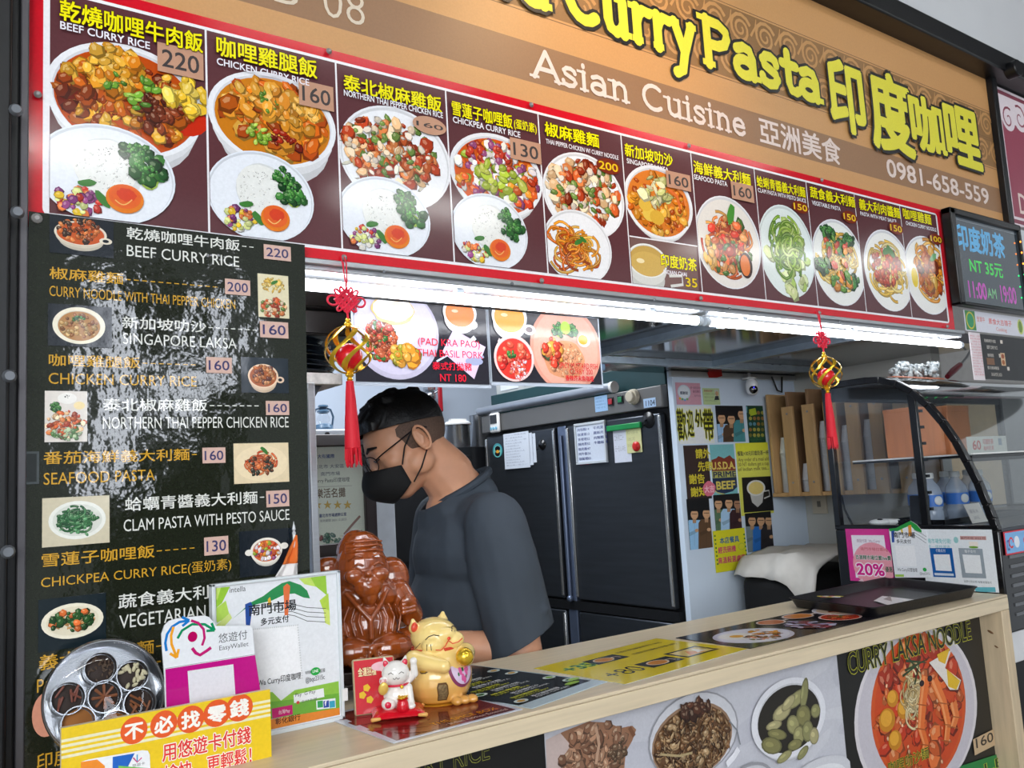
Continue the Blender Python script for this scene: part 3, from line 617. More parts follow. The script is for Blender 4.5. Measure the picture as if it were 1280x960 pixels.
sheet('shop_banner', 'small white paper banner with a green emblem under the black writing board', 'banner', c, FILM)
c = cvY(1.352); c.slab(2.762, 1.748, 2.832, 1.90, .001, (228, 218, 222))
for i in range(8):
    for j in range(15):
        if R.random() < .85: c.tu(R.choice('元金茶飯店日本人大小中月'), 2.769 + i * .0075, 1.886 - j * .0088, 2.7745 + i * .0075, .0058, (206, 80, 96))
sheet('notice_paper', 'narrow white paper covered with small red writing hanging beside the display case', 'notice', c, FILM)
c = cvY(1.354); c.slab(2.835, 1.753, 3.2, 1.898, .002, (22, 21, 22))
for s, a, z, w in (('乾燒咖哩牛肉飯', 2.86, 1.873, .075), ('BEEF CURRY RICE', 2.872, 1.852, .07), ('椒麻雞麵', 2.87, 1.826, .04), ('泰北椒麻雞飯', 2.86, 1.785, .075), ('SINGAPORE LAKSA', 2.88, 1.764, .07)): c.tu(s, a, z, a + w, .011, (190, 184, 176), off=.01)
for a, z in ((2.965, 1.873), (2.945, 1.826), (2.99, 1.785)): c.poly([(a, z), (a + .016, z), (a + .016, z + .012), (a, z + .012)], (206, 196, 186))
c.poly([(2.955, 1.80), (2.985, 1.80), (2.985, 1.842), (2.955, 1.842)], (206, 170, 130)); c.eu(2.97, 1.831, .010, .008, (150, 70, 30)); c.eu(2.97, 1.811, .010, .008, (150, 80, 30)); c.poly([(2.86, 1.80), (2.91, 1.80), (2.91, 1.822), (2.86, 1.822)], (120, 80, 50))
sheet('menu_poster', 'small black menu poster hanging beyond the red-lettered notice, above the display case', 'poster', c, FILM)
# ------------------------------------------------------------------ black menu board hanging on the left
BY = 1.34; GOLD = (206, 156, 50); WB = (222, 222, 216)
mb_ = thing('menu_board', 'tall black menu board with white and gold dish names, photos and price stickers', 'menu board', (.35, BY, 1.16))
c = cvY(BY); k0 = [c.at(36.6, 264), c.at(381, 309), c.at(386, 716), c.at(11, 941)]
zb = 1.163; br = k0[1][0]; bl0 = k0[0][0]; bl1 = k0[3][0] - .002
Q = [(bl1, zb), (br - .012, zb), (br, k0[1][1] + .004), (bl0, k0[0][1])]
c.poly(Q, (32, 36, 26)); h = c.lift
kk = len(c.v); c.v += [c.W(a, b, .0002) for a, b in Q] + [c.W(a, b, -.004) for a, b in Q]; c.c += [(.01, .012, .01, 1)] * 8; c.f += [(kk + i, kk + (i + 1) % 4, kk + 4 + (i + 1) % 4, kk + 4 + i) for i in range(4)] + [(kk + 7, kk + 6, kk + 5, kk + 4)]
rows = [(WB, '乾燒咖哩牛肉飯', 158.4, 298, 299.7, 15, 329, 'BEEF CURRY RICE', 158.4, 319.7, 299, 14), (GOLD, '椒麻雞麵', 62, 348, 153.8, 15, 281, 'CURRY NOODLE WITH THAI PEPPER CHICKEN', 61.6, 369.7, 294, 13),
        (WB, '新加坡叻沙', 152.8, 410, 257.5, 15, 325, 'SINGAPORE LAKSA', 153.4, 429.7, 295.6, 14), (GOLD, '咖哩雞腿飯', 61, 457, 175, 15, 257, 'CHICKEN CURRY RICE', 60.6, 479.7, 245.6, 14),
        (WB, '泰北椒麻雞飯', 128.8, 513.5, 259, 16, 332, 'NORTHERN THAI PEPPER CHICKEN RICE', 128.4, 536, 360.6, 15), (GOLD, '番茄海鮮義大利麵', 54.4, 580.3, 236.6, 16, 252, 'SEAFOOD PASTA', 54.4, 606, 193.4, 15),
        (WB, '蛤蠣青醬義大利麵', 156, 638.8, 321.6, 17, 333, 'CLAM PASTA WITH PESTO SAUCE', 154.4, 664.4, 361.6, 15), (GOLD, '雪蓮子咖哩飯', 52, 709, 192.8, 17, 255, 'CHICKPEA CURRY RICE(蛋奶素)', 51, 735.6, 288.8, 16),
        (WB, '蔬食義大利麵', 148, 761, 283, 18, 330, 'VEGETARIAN PASTA', 149, 786, 312, 17), (GOLD, '義大利肉醬麵', 48.8, 838, 192, 19, 250, 'PASTA WITH MEAT SAUCE', 46, 866, 255, 17), (GOLD, '印度奶茶', 46, 962, 130, 20, 250, 'INDIAN MILK TEA', 46, 985, 180, 17)]
for col, t, x0, y0, x1, hh, xd, e, ex, ey, ex1, eh in rows:
    a0, b0 = c.at(x0, y0); q = c.sv(x0, y0)
    c.tu(t, a0, b0, c.uat(x1, b0), hh * q, col, off=.012)
    d0, d1 = c.uat(x1 + 3, b0), c.uat(xd, b0); n = max(1, int((d1 - d0) / .0115))
    for i in range(n): c.poly([(d0 + .0115 * i, b0 + hh * q * .42), (d0 + .0115 * i + .007, b0 + hh * q * .42), (d0 + .0115 * i + .007, b0 + hh * q * .50), (d0 + .0115 * i, b0 + hh * q * .50)], col)
    a0, b0 = c.at(ex, ey); c.tu(e, a0, b0, c.uat(ex1, b0), eh * c.sv(ex, ey), col, off=.0)
a = c.at(13, 565); c.poly([(a[0] + .002, a[1]), (a[0] + .034, a[1]), (a[0] + .034, a[1] - .044), (a[0] + .002, a[1] - .044)], (70, 76, 78)); c.poly([(a[0] + .005, a[1] - .003), (a[0] + .031, a[1] - .003), (a[0] + .031, a[1] - .041), (a[0] + .005, a[1] - .041)], (40, 44, 44))
c.build('backing_panel', printmat('board_film_print', .07, bump=.6, bscale=17, bdist=.0026, spec=.5), mb_)
def photo(lab, x0, y0, x1, y1, bgc, fn):
    c = cvY(BY - .0015); a0, b1 = c.at(x0, y0); a1, b0 = c.at(x1, y1); c.slab(a0, b0, a1, b1, .0012, bgc); c.clip = (a0, b0, a1, b1); fn(c); tag(c.build('photo', FILM, mb_), lab)
DK = (20, 28, 36)
def f(c): dish(c, 101, 292, 33, 15, (222, 210, 190), .9, 8, (196, 84, 34)); bits(c, 100, 288, 26, 14, [(190, 96, 40), (60, 40, 30), (206, 120, 60), (130, 60, 30)], 50, 5, 1.8, 1); c.ell(132, 302, 8, 4, (222, 210, 190)); c.ell(132, 302, 4, 2, DK)
photo('beef curry photo', 62, 268, 142, 323, DK, f)
def f(c): bits(c, 342, 357, 13, 10, YEL, 30, 4, 3, 2); leaf(c, 343, 353, 5, .5); bits(c, 342, 385, 16, 12, REDC, 50, 4, 1.6, 3)
photo('noodle and pepper chicken photo', 322, 341.6, 361.6, 398.4, (222, 212, 178), f)
def f(c): dish(c, 99, 407, 33, 23, (236, 228, 206), .8, 0, (176, 126, 76)); bits(c, 99, 408, 23, 15, [(190, 150, 90), (150, 90, 50), (206, 170, 110), (130, 80, 40)], 40, 4, 1.6, 4); bits(c, 98, 398, 9, 4, BROC, 10, 3, 2, 5)
photo('laksa photo', 60, 379, 140, 435, DK, f)
def f(c): dish(c, 329, 470, 19, 15, (236, 206, 176), .88, 7, (170, 90, 50)); bits(c, 329, 468, 14, 11, [(180, 100, 50), (110, 60, 50), (206, 140, 90)], 34, 4, 1.5, 6); c.ell(350, 475, 5, 4, (226, 196, 170)); c.ell(350, 475, 2.5, 2, DK)
photo('chicken curry photo', 301, 446, 361, 491.6, (24, 36, 46), f)
def f(c): broc(c, 68, 508, 8, 7); c.ell(84, 498, 12, 7, (236, 232, 226)); bits(c, 83, 496, 4, 2, [(50, 50, 46)], 6, 1, 1, 8); c.ell(99, 507, 7, 5, (236, 214, 160)); bits(c, 82, 531, 24, 17, REDC, 60, 5, 1.6, 9); bits(c, 82, 543, 20, 7, [(80, 120, 70), (170, 190, 150)], 20, 4, 2, 10)
photo('pepper chicken rice photo', 56, 488.4, 109, 552, (222, 214, 206), f)
def f(c): c.ell(327, 579, 33, 22, (236, 216, 180)); noodles(c, 326, 578, 20, 15, [(206, 96, 50), (222, 130, 80), (190, 70, 34)], 30, 3, 11); bits(c, 327, 582, 20, 12, [(110, 60, 40), (206, 110, 60), (60, 60, 50)], 26, 4, 1.6, 12); leaf(c, 330, 563, 6, -.8)
photo('seafood pasta photo', 291.9, 554.4, 361.6, 602, (226, 206, 170), f)
def f(c): c.ell(97, 650, 36, 24, (232, 232, 224)); c.ell(97, 650, 31, 20, (214, 216, 206)); noodles(c, 97, 649, 24, 18, [(54, 110, 66), (40, 90, 54), (70, 130, 80)], 46, 3.5, 13); bits(c, 97, 652, 26, 18, [(50, 110, 64), (90, 150, 100)], 20, 4, 1.5, 14)
photo('pesto pasta photo', 52.8, 623, 137, 678, (206, 196, 170), f)
def f(c): dish(c, 333, 688, 20, 16, (236, 228, 216), .84, 5, (206, 96, 50)); bits(c, 333, 689, 16, 12, CHICK, 40, 3.5, 1.5, 15); c.ell(311, 691, 5, 4, (232, 226, 216)); c.ell(355, 682, 5, 4, (232, 226, 216))
photo('chickpea curry photo', 299, 664.7, 367, 715, DK, f)
def f(c): c.ell(91, 776, 39, 22, (236, 228, 206)); c.ell(91, 776, 33, 18, (226, 216, 190)); noodles(c, 92, 775, 26, 13, [(222, 170, 110), (206, 150, 90)], 24, 3, 16); bits(c, 90, 776, 27, 13, [(44, 90, 40), (36, 76, 34), (222, 110, 50)], 40, 6, 1.3, 17)
photo('vegetable pasta photo', 48, 750, 132.5, 804, (22, 34, 40), f)
def f(c): c.ell(56, 894, 17, 24, (226, 160, 136)); c.ell(63, 894, 10, 14, (196, 96, 40))
c = cvY(BY - .0015); g = c.geo(58, 893, 18, 28); c.eu(*g, (226, 156, 130)); c.ell(66, 893, 11, 17, (196, 96, 36)); tag(c.build('photo', FILM, mb_), 'round pink photo half behind the spice tin')
for s, x0, y0, x1, y1 in (('220', 329.4, 305, 363.8, 327), ('200', 281, 348, 313, 370), ('160', 324.7, 401, 360.6, 423.4), ('160', 257.5, 446, 290, 467), ('160', 332, 501, 361.6, 518.8), ('160', 252.8, 559.7, 282, 578.4), ('150', 332.5, 613.8, 361.6, 632.5), ('130', 255, 672, 285.6, 692)):
    c = cvY(BY - .002); price(c, s, x0, y0, x1, y1, (206, 170, 156), tc=(38, 34, 92)); c.build('price_sticker', SATIN, mb_)
p = atY(46, 273, BY - .001); MB().lathe([(0, .005), (.003, .005), (.007, .002), (.0075, 0)], p, (0, -1, 0), 14).build('screw', M_scr, mb_)
# perforated shelf upright just right of the board
m = MB(); p = atY(385, 600, 1.43); m.b2((p.x + .0, 1.42, 1.10), (p.x + .014, 1.45, 1.70)); structure(m.build('trim_13', M_alu, bev=.002))
m = MB()
for i in range(9): m.ell((p.x + .0155, 1.432, 1.20 + i * .06), (.002, .004, .004), n=8, m=6)
structure(m.build('trim_14', mat('dark_hole', (24, 26, 30), .6)))

# ------------------------------------------------------------------ counter
CZ = 1.16; CF = 1.112; CB = 1.50
M_maple = mat('pale_maple_veneer', (214, 196, 166), .38, var=.07, scale=6, stretch=(1.0, 14, 20), bump=.05, bscale=14, coat=.15, detail=6)
M_mapend = mat('pale_maple_end', (205, 184, 152), .42, var=.10, scale=5, stretch=(16, 16, 1.6), bump=.06, bscale=10)
ct = thing('counter', 'long pale maple service counter with open front bay', 'counter', (1.2, 1.3, 0))
MB().b2((-.6, CF, CZ - .006), (2.308, CB, CZ)).build('counter_top', M_maple, ct, bev=.0015)
MB().b2((-.6, CF, 1.124), (2.308, CF + .018, CZ - .0065)).b2((-.6, CF + .0185, 1.13), (2.308, CB - .012, CZ - .0065)).build('front_rail', M_maple, ct, bev=.001)
MB().b2((2.268, CF, 0), (2.308, CB - .01, 1.1235)).build('side_panel', M_mapend, ct, bev=.0015)
MB().b2((-.6, 1.1705, 0), (2.2675, 1.19, 1.1235)).build('front_panel', mat('dark_counter_panel', (34, 32, 32), .5), ct)
MB().b2((-.6, CB - .03, 0), (2.2675, CB - .012, 1.1235)).build('back_panel', M_mapend, ct)
m = MB()
for p, r in (((2.2675, 1.145, 1.07), .006), ((2.2675, 1.135, 1.035), .004)): MB().ell(p, (.0006, r * 1.4, r * .5), (0.5, 0, 0), n=10, m=6).build('wood_knot', mat('knot_brown', (120, 86, 58), .5), ct)


# posters on the counter front, behind the rail
FY = 1.168
c = cvY(FY); a0 = .40; c.slab(-.2, .62, .869, 1.122, .0012, (22, 21, 20)); c.txt('CURRY RICE', 480, 985, 612, 28, (150, 150, 60), off=.005, out=(206, 206, 80), outoff=.012); c.txt('CURRY RICE', 480, 985, 612, 28, (22, 21, 20), off=-.006)
sheet('front_poster', 'black poster with a yellow outlined word on the counter front beneath the spice box sheet', 'poster', c, SATIN)
c = cvY(FY - .001); c.slab(.871, .62, 1.657, 1.122, .0012, (196, 196, 204)); c.clip = (.871, .62, 1.657, 1.122)
r = random.Random(5)
for i in range(26): c.eu(r.uniform(.9, 1.7), r.uniform(.8, 1.1), r.uniform(.03, .10), r.uniform(.01, .03), mixc((196, 196, 204), (206, 206, 212) if i % 2 else (184, 184, 194), .6), n=12, rot=r.uniform(-.5, .5), wob=.2)
c.pp([(682, 925), (705, 914), (735, 902), (760, 903), (775, 910), (790, 907), (795, 912), (790, 926), (782, 940), (780, 962), (775, 1010), (690, 1010), (684, 960)], (150, 108, 82)); c.pp([(682, 925), (700, 916), (712, 930), (708, 965), (700, 1000), (684, 1000)], (196, 176, 170))
bits(c, 742, 940, 40, 34, [(160, 118, 92), (140, 98, 74), (174, 132, 104), (128, 90, 68)], 70, 8, 2, 31); bits(c, 772, 938, 9, 18, [(90, 68, 50), (110, 84, 64)], 16, 5, 2, 32)
c.pline([(744, 908), (748, 930), (744, 955)], .006, (186, 150, 124)); c.pline([(786, 909), (792, 920)], .008, (120, 80, 56))
c.ell(868, 918, 56, 54, (150, 150, 156)); c.ell(868, 918, 54, 52, (206, 206, 212)); c.ell(866, 925, 50, 47, (150, 120, 96)); c.ell(866, 926, 48, 44, (104, 74, 50)); bits(c, 866, 926, 46, 42, [(128, 90, 58), (90, 62, 40), (150, 116, 80), (72, 48, 32), (166, 136, 100)], 330, 5, 4.5, 33); bits(c, 868, 885, 20, 8, [(96, 56, 38), (70, 42, 30)], 24, 7, 2.5, 34)
c.pline([(822, 942), (846, 944), (862, 940)], .004, (170, 150, 110)); c.pline([(908, 900), (918, 912), (922, 930)], .003, (120, 124, 130)); c.pline([(905, 955), (914, 945), (920, 935)], .012, (230, 230, 236))
dish(c, 984, 896, 46, 50, (222, 222, 228), .84, 8, (40, 36, 30))
for i, (x, y, rx, ry, ro) in enumerate(((992, 873, 13, 9, .3), (1002, 866, 12, 8, 1.2), (974, 890, 12, 10, .2), (1001, 894, 9, 14, -.2), (988, 905, 8, 12, -.5), (1016, 888, 6, 9, 0), (964, 906, 10, 6, 0), (968, 917, 12, 7, -.3), (995, 918, 7, 12, .1), (1006, 913, 7, 14, -.2), (1014, 919, 6, 11, -.3), (961, 931, 13, 11, -.3), (977, 945, 10, 6, .2), (1000, 940, 8, 6, .4), (982, 878, 10, 7, .4), (990, 930, 9, 7, 0))):
    g = c.geo(x, y, rx, ry); q = [(150, 146, 100), (136, 134, 90), (166, 158, 116), (126, 122, 78)][i % 4]; c.eu(*g, shade(q, .8), rot=ro, n=14); c.eu(g[0], g[1], g[2] * .84, g[3] * .84, q, rot=ro, n=14); c.eu(g[0] - g[2] * .2, g[1] + g[3] * .2, g[2] * .4, g[3] * .3, shade(q, 1.16), rot=ro, n=10)
c.ell(1022, 972, 40, 26, (206, 206, 212)); c.ell(1022, 976, 33, 20, (226, 226, 230)); c.ell(935, 982, 30, 30, (150, 150, 156)); c.ell(935, 984, 28, 28, (196, 196, 202))
sheet('spice_poster', 'pale poster of ginger, cumin and cardamom bowls on the counter front', 'poster', c, SATIN)
c = cvY(FY - .001); c.slab(1.657, .62, 2.264, 1.122, .0012, (28, 27, 25)); c.clip = (1.657, .62, 2.264, 1.122)
g = c.geo(1150, 890, 75, 110); c.eu(*g, (214, 208, 212), n=44); c.eu(g[0], g[1], g[2] * .95, g[3] * .97, (196, 190, 198), n=44); g2 = c.geo(1151, 884, 58, 96); c.eu(*g2, (206, 84, 34), n=44); c.eu(g2[0], g2[1], g2[2] * .93, g2[3] * .95, (200, 72, 30), n=44)
bits(c, 1150, 880, 52, 84, [(206, 92, 40), (190, 60, 30), (214, 110, 54), (180, 52, 26)], 90, 9, 2, 41); bits(c, 1150, 890, 48, 80, [(240, 190, 150)], 16, 2, 2, 42)
for x, y, rx, ry in ((1115, 873, 7, 11), (1129, 886, 8, 13), (1108, 900, 10, 15), (1118, 925, 8, 13)): c.ell(x, y, rx, ry, (196, 130, 30)); c.ell(x - 1, y - 2, rx * .7, ry * .7, (222, 160, 50))
noodles(c, 1140, 868, 16, 44, [(214, 196, 150), (190, 160, 100), (206, 176, 120)], 34, 2.2, 43)
for P, cc in (([(1156, 845), (1152, 880), (1150, 910), (1156, 930), (1152, 945)], (222, 110, 46)), ([(1166, 850), (1178, 878), (1184, 905), (1182, 925)], (226, 118, 54)), ([(1190, 878), (1194, 895), (1190, 908)], (220, 120, 60))):
    c.pline(P, .034, cc, .022); c.pline([(x - 2, y) for x, y in P], .010, mixc(cc, (250, 200, 150), .4), .006)
    for x, y in P[1:]: c.pline([(x - 7, y), (x + 7, y + 2)], .0025, shade(cc, .75))
c.ell(1161, 848, 3, 4, (40, 26, 30)); c.ell(1151, 854, 3, 4, (40, 26, 30))
c.pp([(1160, 828), (1188, 812), (1180, 835), (1200, 850), (1196, 862), (1186, 862), (1178, 850)], (222, 214, 206)); c.pp([(1170, 818), (1186, 810), (1180, 830), (1172, 826)], (222, 176, 40)); c.pp([(1182, 836), (1199, 851), (1194, 862), (1184, 858)], (222, 180, 40))
for P in (((1131, 826), (1157, 828)), ((1127, 845), (1152, 826)), ((1134, 822), (1150, 842)), ((1142, 855), (1150, 820)), ((1130, 838), (1158, 824))): c.pline(P, .006, (50, 70, 40), .002)
a0, b0 = c.at(1060, 841); a1 = c.uat(1213, b0); b0 -= .004; c.tu('CURRY LAKSA NOODLE', a0, b0, a1, .045, (20, 19, 16), off=.012, out=(196, 196, 50), outoff=.032)
c.pp([(1200, 957), (1262, 937), (1266, 990), (1180, 1000)], (30, 124, 60)); c.txt('咖哩叻沙麵', 1110, 968, 1160, 16, (26, 24, 20), off=.0, out=(206, 206, 60), outoff=.03); c.txt('LE', 1230, 966, 1254, 12, (30, 60, 30), off=.0, out=(196, 206, 60), outoff=.03)
a0, b0 = c.at(1217, 944); a1, b1 = c.at(1243, 912); c.poly([(a0, b0), (a1, b0 + .003), (a1, b1 + .004), (a0, b1)], (196, 168, 132)); c.tu('160', a0 + .012, b0 + .014, a1 - .016, (b1 - b0) * .6, (50, 44, 40), off=.01)
sheet('laksa_poster', 'black poster of a shrimp laksa noodle bowl on the counter front', 'poster', c, SATIN)

# ------------------------------------------------------------------ laminated sheets lying on the counter
def flat(q, t=.0008, z=CZ + .0006):
    """sheet frame from its front-left, front-right and back-left corners in room X, Y"""
    fl, fr, bl = [V((x, y, z)) for x, y in q]; u = (fr - fl); v = (bl - fl); w, h = u.length, v.length
    u.normalize(); v = V((-u.y, u.x, 0)); return Cv(fl + V((0, 0, t)), u, v), w, h, t
c, w, h, t = flat(((.578, 1.121), (.803, 1.132), (.587, 1.34)), .0008); w, h = .228, .222
c.slab(0, 0, w, h, t, (206, 210, 222)); c.poly([(.008, .006), (w - .008, .006), (w - .008, h - .01), (.02, h - .01)], (110, 34, 26)); c.clip = (.008, .006, w - .008, h - .01)
r = random.Random(3)
for i in range(30): c.eu(r.uniform(0, w), r.uniform(0, h), r.uniform(.01, .05), r.uniform(.004, .02), mixc((110, 34, 26), r.choice([(150, 60, 40), (90, 24, 20), (160, 86, 60)]), .5), n=12, rot=r.uniform(-1, 1), wob=.2)
c.clip = None; c.tu('THE SPICE BOX', .085, .030, .205, .013, (222, 150, 30), off=.005); c.tu('- Indian Kitchen Essential', .098, .014, .212, .010, (222, 206, 196))
sheet('spice_box_sheet', 'dark red laminated sheet with gold lettering under the two lucky cats', 'sheet', c, GLOSS)
c, w, h, t = flat(((.817, 1.122), (1.012, 1.168), (.84, 1.334)), .0008, CZ + .0006); 
u = V((1.012 - .818, .045, 0)).normalized(); c = Cv(V((.818, 1.124, CZ + .0014)), u, V((-u.y, u.x, 0))); w, h = .2, .335
c.slab(0, 0, w, h, t, (190, 206, 214)); c.poly([(.004, .03), (w - .006, .03), (w - .002, h - .004), (.004, h - .004)], (26, 26, 24))
r = random.Random(9); Yl = (206, 206, 40); Wl = (222, 222, 220)
for i in range(13):
    y = h - .026 - i * .0222; col = Wl if i % 2 == 0 else Yl; x = .03 if i % 2 else .055
    if y < .035: break
    c.tu(['乾燒咖哩牛肉飯', '椒麻雞麵', '新加坡叻沙', '咖哩雞腿飯', '泰北椒麻雞飯', '海鮮義大利麵', '青醬義大利麵', '雪蓮子咖哩飯'][i % 8], x, y, x + .07, .0085, col, off=.02); c.tu(['BEEF CURRY RICE', 'CURRY NOODLE', 'SINGAPORE LAKSA', 'CHICKEN CURRY', 'PEPPER CHICKEN', 'SEAFOOD PASTA', 'PESTO PASTA', 'CHICKPEA CURRY'][i % 8], x, y - .0085, x + .085, .006, col, off=.01)
    xx = .012 if i % 2 == 0 else .165
    if i % 3 != 1: c.eu(xx + .012, y, .014, .010, (214, 226, 220)); c.eu(xx + .012, y, .008, .006, r.choice([(70, 120, 60), (200, 150, 50), (120, 170, 50)]))
c.eu(.16, .045, .018, .008, (150, 190, 40)); c.eu(.185, .06, .014, .007, (170, 206, 90))
sheet('menu_sheet', 'black laminated menu sheet lying on the counter beside the gold cat', 'sheet', c, GLOSS)
u = V((1.376 - 1.016, .035, 0)).normalized(); c = Cv(V((1.018, 1.131, CZ + .0014)), u, V((-u.y, u.x, 0))); w, h = .358, .228
c.slab(0, 0, w, h, t, (222, 196, 24), (206, 206, 190))
def cupicon(x, y, k, tea): c.poly([(x - .046 * k, y - .024 * k), (x + .046 * k, y - .024 * k), (x + .046 * k, y + .024 * k), (x - .046 * k, y + .024 * k)], (36, 32, 30)); c.eu(x - .006, y, .026 * k, .018 * k, (222, 200, 170)); c.eu(x - .006, y, .022 * k, .015 * k, tea); c.line([(x + .02 * k, y + .004), (x + .032 * k, y + .002), (x + .034 * k, y - .01)], .004, (222, 200, 170))
c.tu('+35', .022, .148, .09, .034, (60, 130, 40), off=.03, out=(150, 190, 40), outoff=.06); cupicon(.135, .168, .95, (206, 130, 50)); c.tu('印度奶茶加購套餐限定 50元', .19, .185, .325, .012, (50, 46, 40)); c.tu('印度奶茶加購泰式奶酪 50元', .20, .150, .33, .012, (50, 46, 40))
c.tu('+80', .03, .045, .115, .045, (30, 28, 26), off=-.005); cupicon(.172, .066, 1.0, (206, 130, 50)); c.poly([(.23, .045), (.33, .045), (.33, .105), (.23, .105)], (36, 32, 30)); c.poly([(.238, .052), (.322, .052), (.322, .098), (.238, .098)], (222, 196, 120)); c.poly([(.25, .056), (.30, .056), (.275, .088)], (226, 140, 60)); c.poly([(.28, .06), (.312, .06), (.3, .092)], (236, 226, 206))
sheet('add_on_sheet', 'yellow laminated price sheet lying on the counter, in the middle of it', 'sheet', c, GLOSS)
c = Cv(V((1.381, 1.165, CZ + .0014)), (1, 0, 0), (0, 1, 0)); w, h = .555, .198
c.slab(0, 0, w, h, t, (36, 34, 40)); c.clip = (.003, .003, w - .003, h - .003)
c.eu(.115, .085, .095, .075, (206, 204, 222), n=36); c.eu(.115, .085, .085, .066, (222, 220, 232), n=36)
def b2(cx, cy, ra, rb, pal, n, s, sd):
    r = random.Random(sd)
    for i in range(n):
        q = r.uniform(0, 6.28); k = math.sqrt(r.random()); c.eu(cx + ra * k * math.cos(q), cy + rb * k * math.sin(q), s * r.uniform(.6, 1.2), s * r.uniform(.4, .8), shade(r.choice(pal), r.uniform(.85, 1.1)), n=7, rot=r.uniform(0, 3), wob=.2)
c.eu(.085, .105, .04, .035, (238, 234, 226)); c.eu(.085, .105, .016, .014, (236, 170, 60)); b2(.12, .06, .05, .03, [(150, 80, 50), (110, 60, 40), (206, 110, 70)], 50, .008, 1); b2(.155, .09, .03, .03, [(222, 150, 50), (206, 130, 40)], 16, .010, 2)
c.eu(.262, .155, .038, .030, (222, 200, 190)); c.eu(.262, .155, .033, .026, (196, 110, 70)); c.line([(.295, .15), (.315, .15)], .008, (222, 200, 190))
b2(.285, .07, .05, .05, [(170, 60, 90), (190, 190, 214), (120, 50, 60), (150, 140, 170)], 60, .012, 3)
c.eu(.36, .155, .044, .032, (222, 200, 190)); c.eu(.36, .155, .038, .028, (214, 130, 60)); c.line([(.4, .15), (.43, .145)], .01, (222, 200, 190))
c.eu(.40, .07, .052, .045, (222, 190, 180)); c.eu(.40, .07, .046, .04, (200, 60, 34)); b2(.40, .07, .03, .025, [(214, 110, 60), (90, 110, 50)], 16, .008, 4); c.line([(.45, .08), (.49, .085)], .011, (222, 200, 190))
c.eu(.49, .12, .08, .07, (222, 214, 222)); c.eu(.49, .12, .07, .06, (226, 196, 170)); b2(.49, .12, .05, .03, [(206, 90, 50), (60, 110, 50), (222, 130, 80)], 40, .008, 5)
sheet('photo_sheet', 'dark laminated photo sheet of plates and soup cups between the yellow sheet and the tray', 'sheet', c, GLOSS)

# black plastic tray, askew at the end of the counter
ty = thing('serving_tray', 'black rectangular serving tray lying askew at the end of the counter', 'tray', (2.06, 1.29, CZ))
def P2(x, y): return atZ(x, y, CZ + .026)
T = [P2(983, 747), P2(1092, 760), P2(1225, 733), P2(1108, 721)]; tc_ = sum(T, V()) / 4; tc_.z = 0
def rring(k, z, r=.02, n=5):
    q = []
    for i in range(4):
        p = V((T[i].x, T[i].y, 0)); a = V((T[i - 1].x, T[i - 1].y, 0)); b_ = V((T[(i + 1) % 4].x, T[(i + 1) % 4].y, 0))
        d0 = (a - p).normalized(); d1 = (b_ - p).normalized(); p0 = p + d0 * r; p1 = p + d1 * r
        for j in range(n + 1):
            u_ = j / n; x = p0 * (1 - u_) ** 2 + p * 2 * u_ * (1 - u_) + p1 * u_ ** 2; x = tc_ + (x - tc_) * k; q.append(V((x.x, x.y, z)))
    return q
m = MB(); rings = [rring(.90, CZ + .0035), rring(.92, CZ + .006), rring(.97, CZ + .024), rring(1.0, CZ + .0265), rring(1.0, CZ + .0245), rring(.975, CZ + .021), rring(.93, CZ + .002), rring(.9, CZ + .002)]
nn = len(rings[0]); vs = [p for q in rings for p in q]; fs = []
for i in range(len(rings) - 1):
    for j in range(nn): fs.append((i * nn + j, i * nn + (j + 1) % nn, (i + 1) * nn + (j + 1) % nn, (i + 1) * nn + j))
fs += [tuple(range(nn)), tuple(range((len(rings) - 1) * nn, len(rings) * nn))[::-1]]
m.add(vs, fs); m.build('tray', mat('black_tray_plastic', (20, 20, 23), .36, bump=.15, bscale=120), ty, angle=50)
c = Cv(V((0, 0, CZ + .0050)), (1, 0, 0), (0, 1, 0)); c.pp([(1092, 751), (1103, 745), (1147, 750), (1130, 759), (1112, 757)], (222, 220, 220)); c.pp([(1104, 749), (1113, 745), (1115, 752)], (150, 140, 136)); c.build('paper_label', SATIN, ty)
c = Cv(V((0, 0, CZ + .0195)), (1, 0, 0), (0, 1, 0)); 
for x in range(7): c.ell(1027 + x * 3.6, 745.5 + (x % 2) * .8, 2.6, 1.6, ((206, 190, 60), (206, 90, 80), (222, 222, 220))[x % 3], n=8)
c.build('sticker', SATIN, ty)
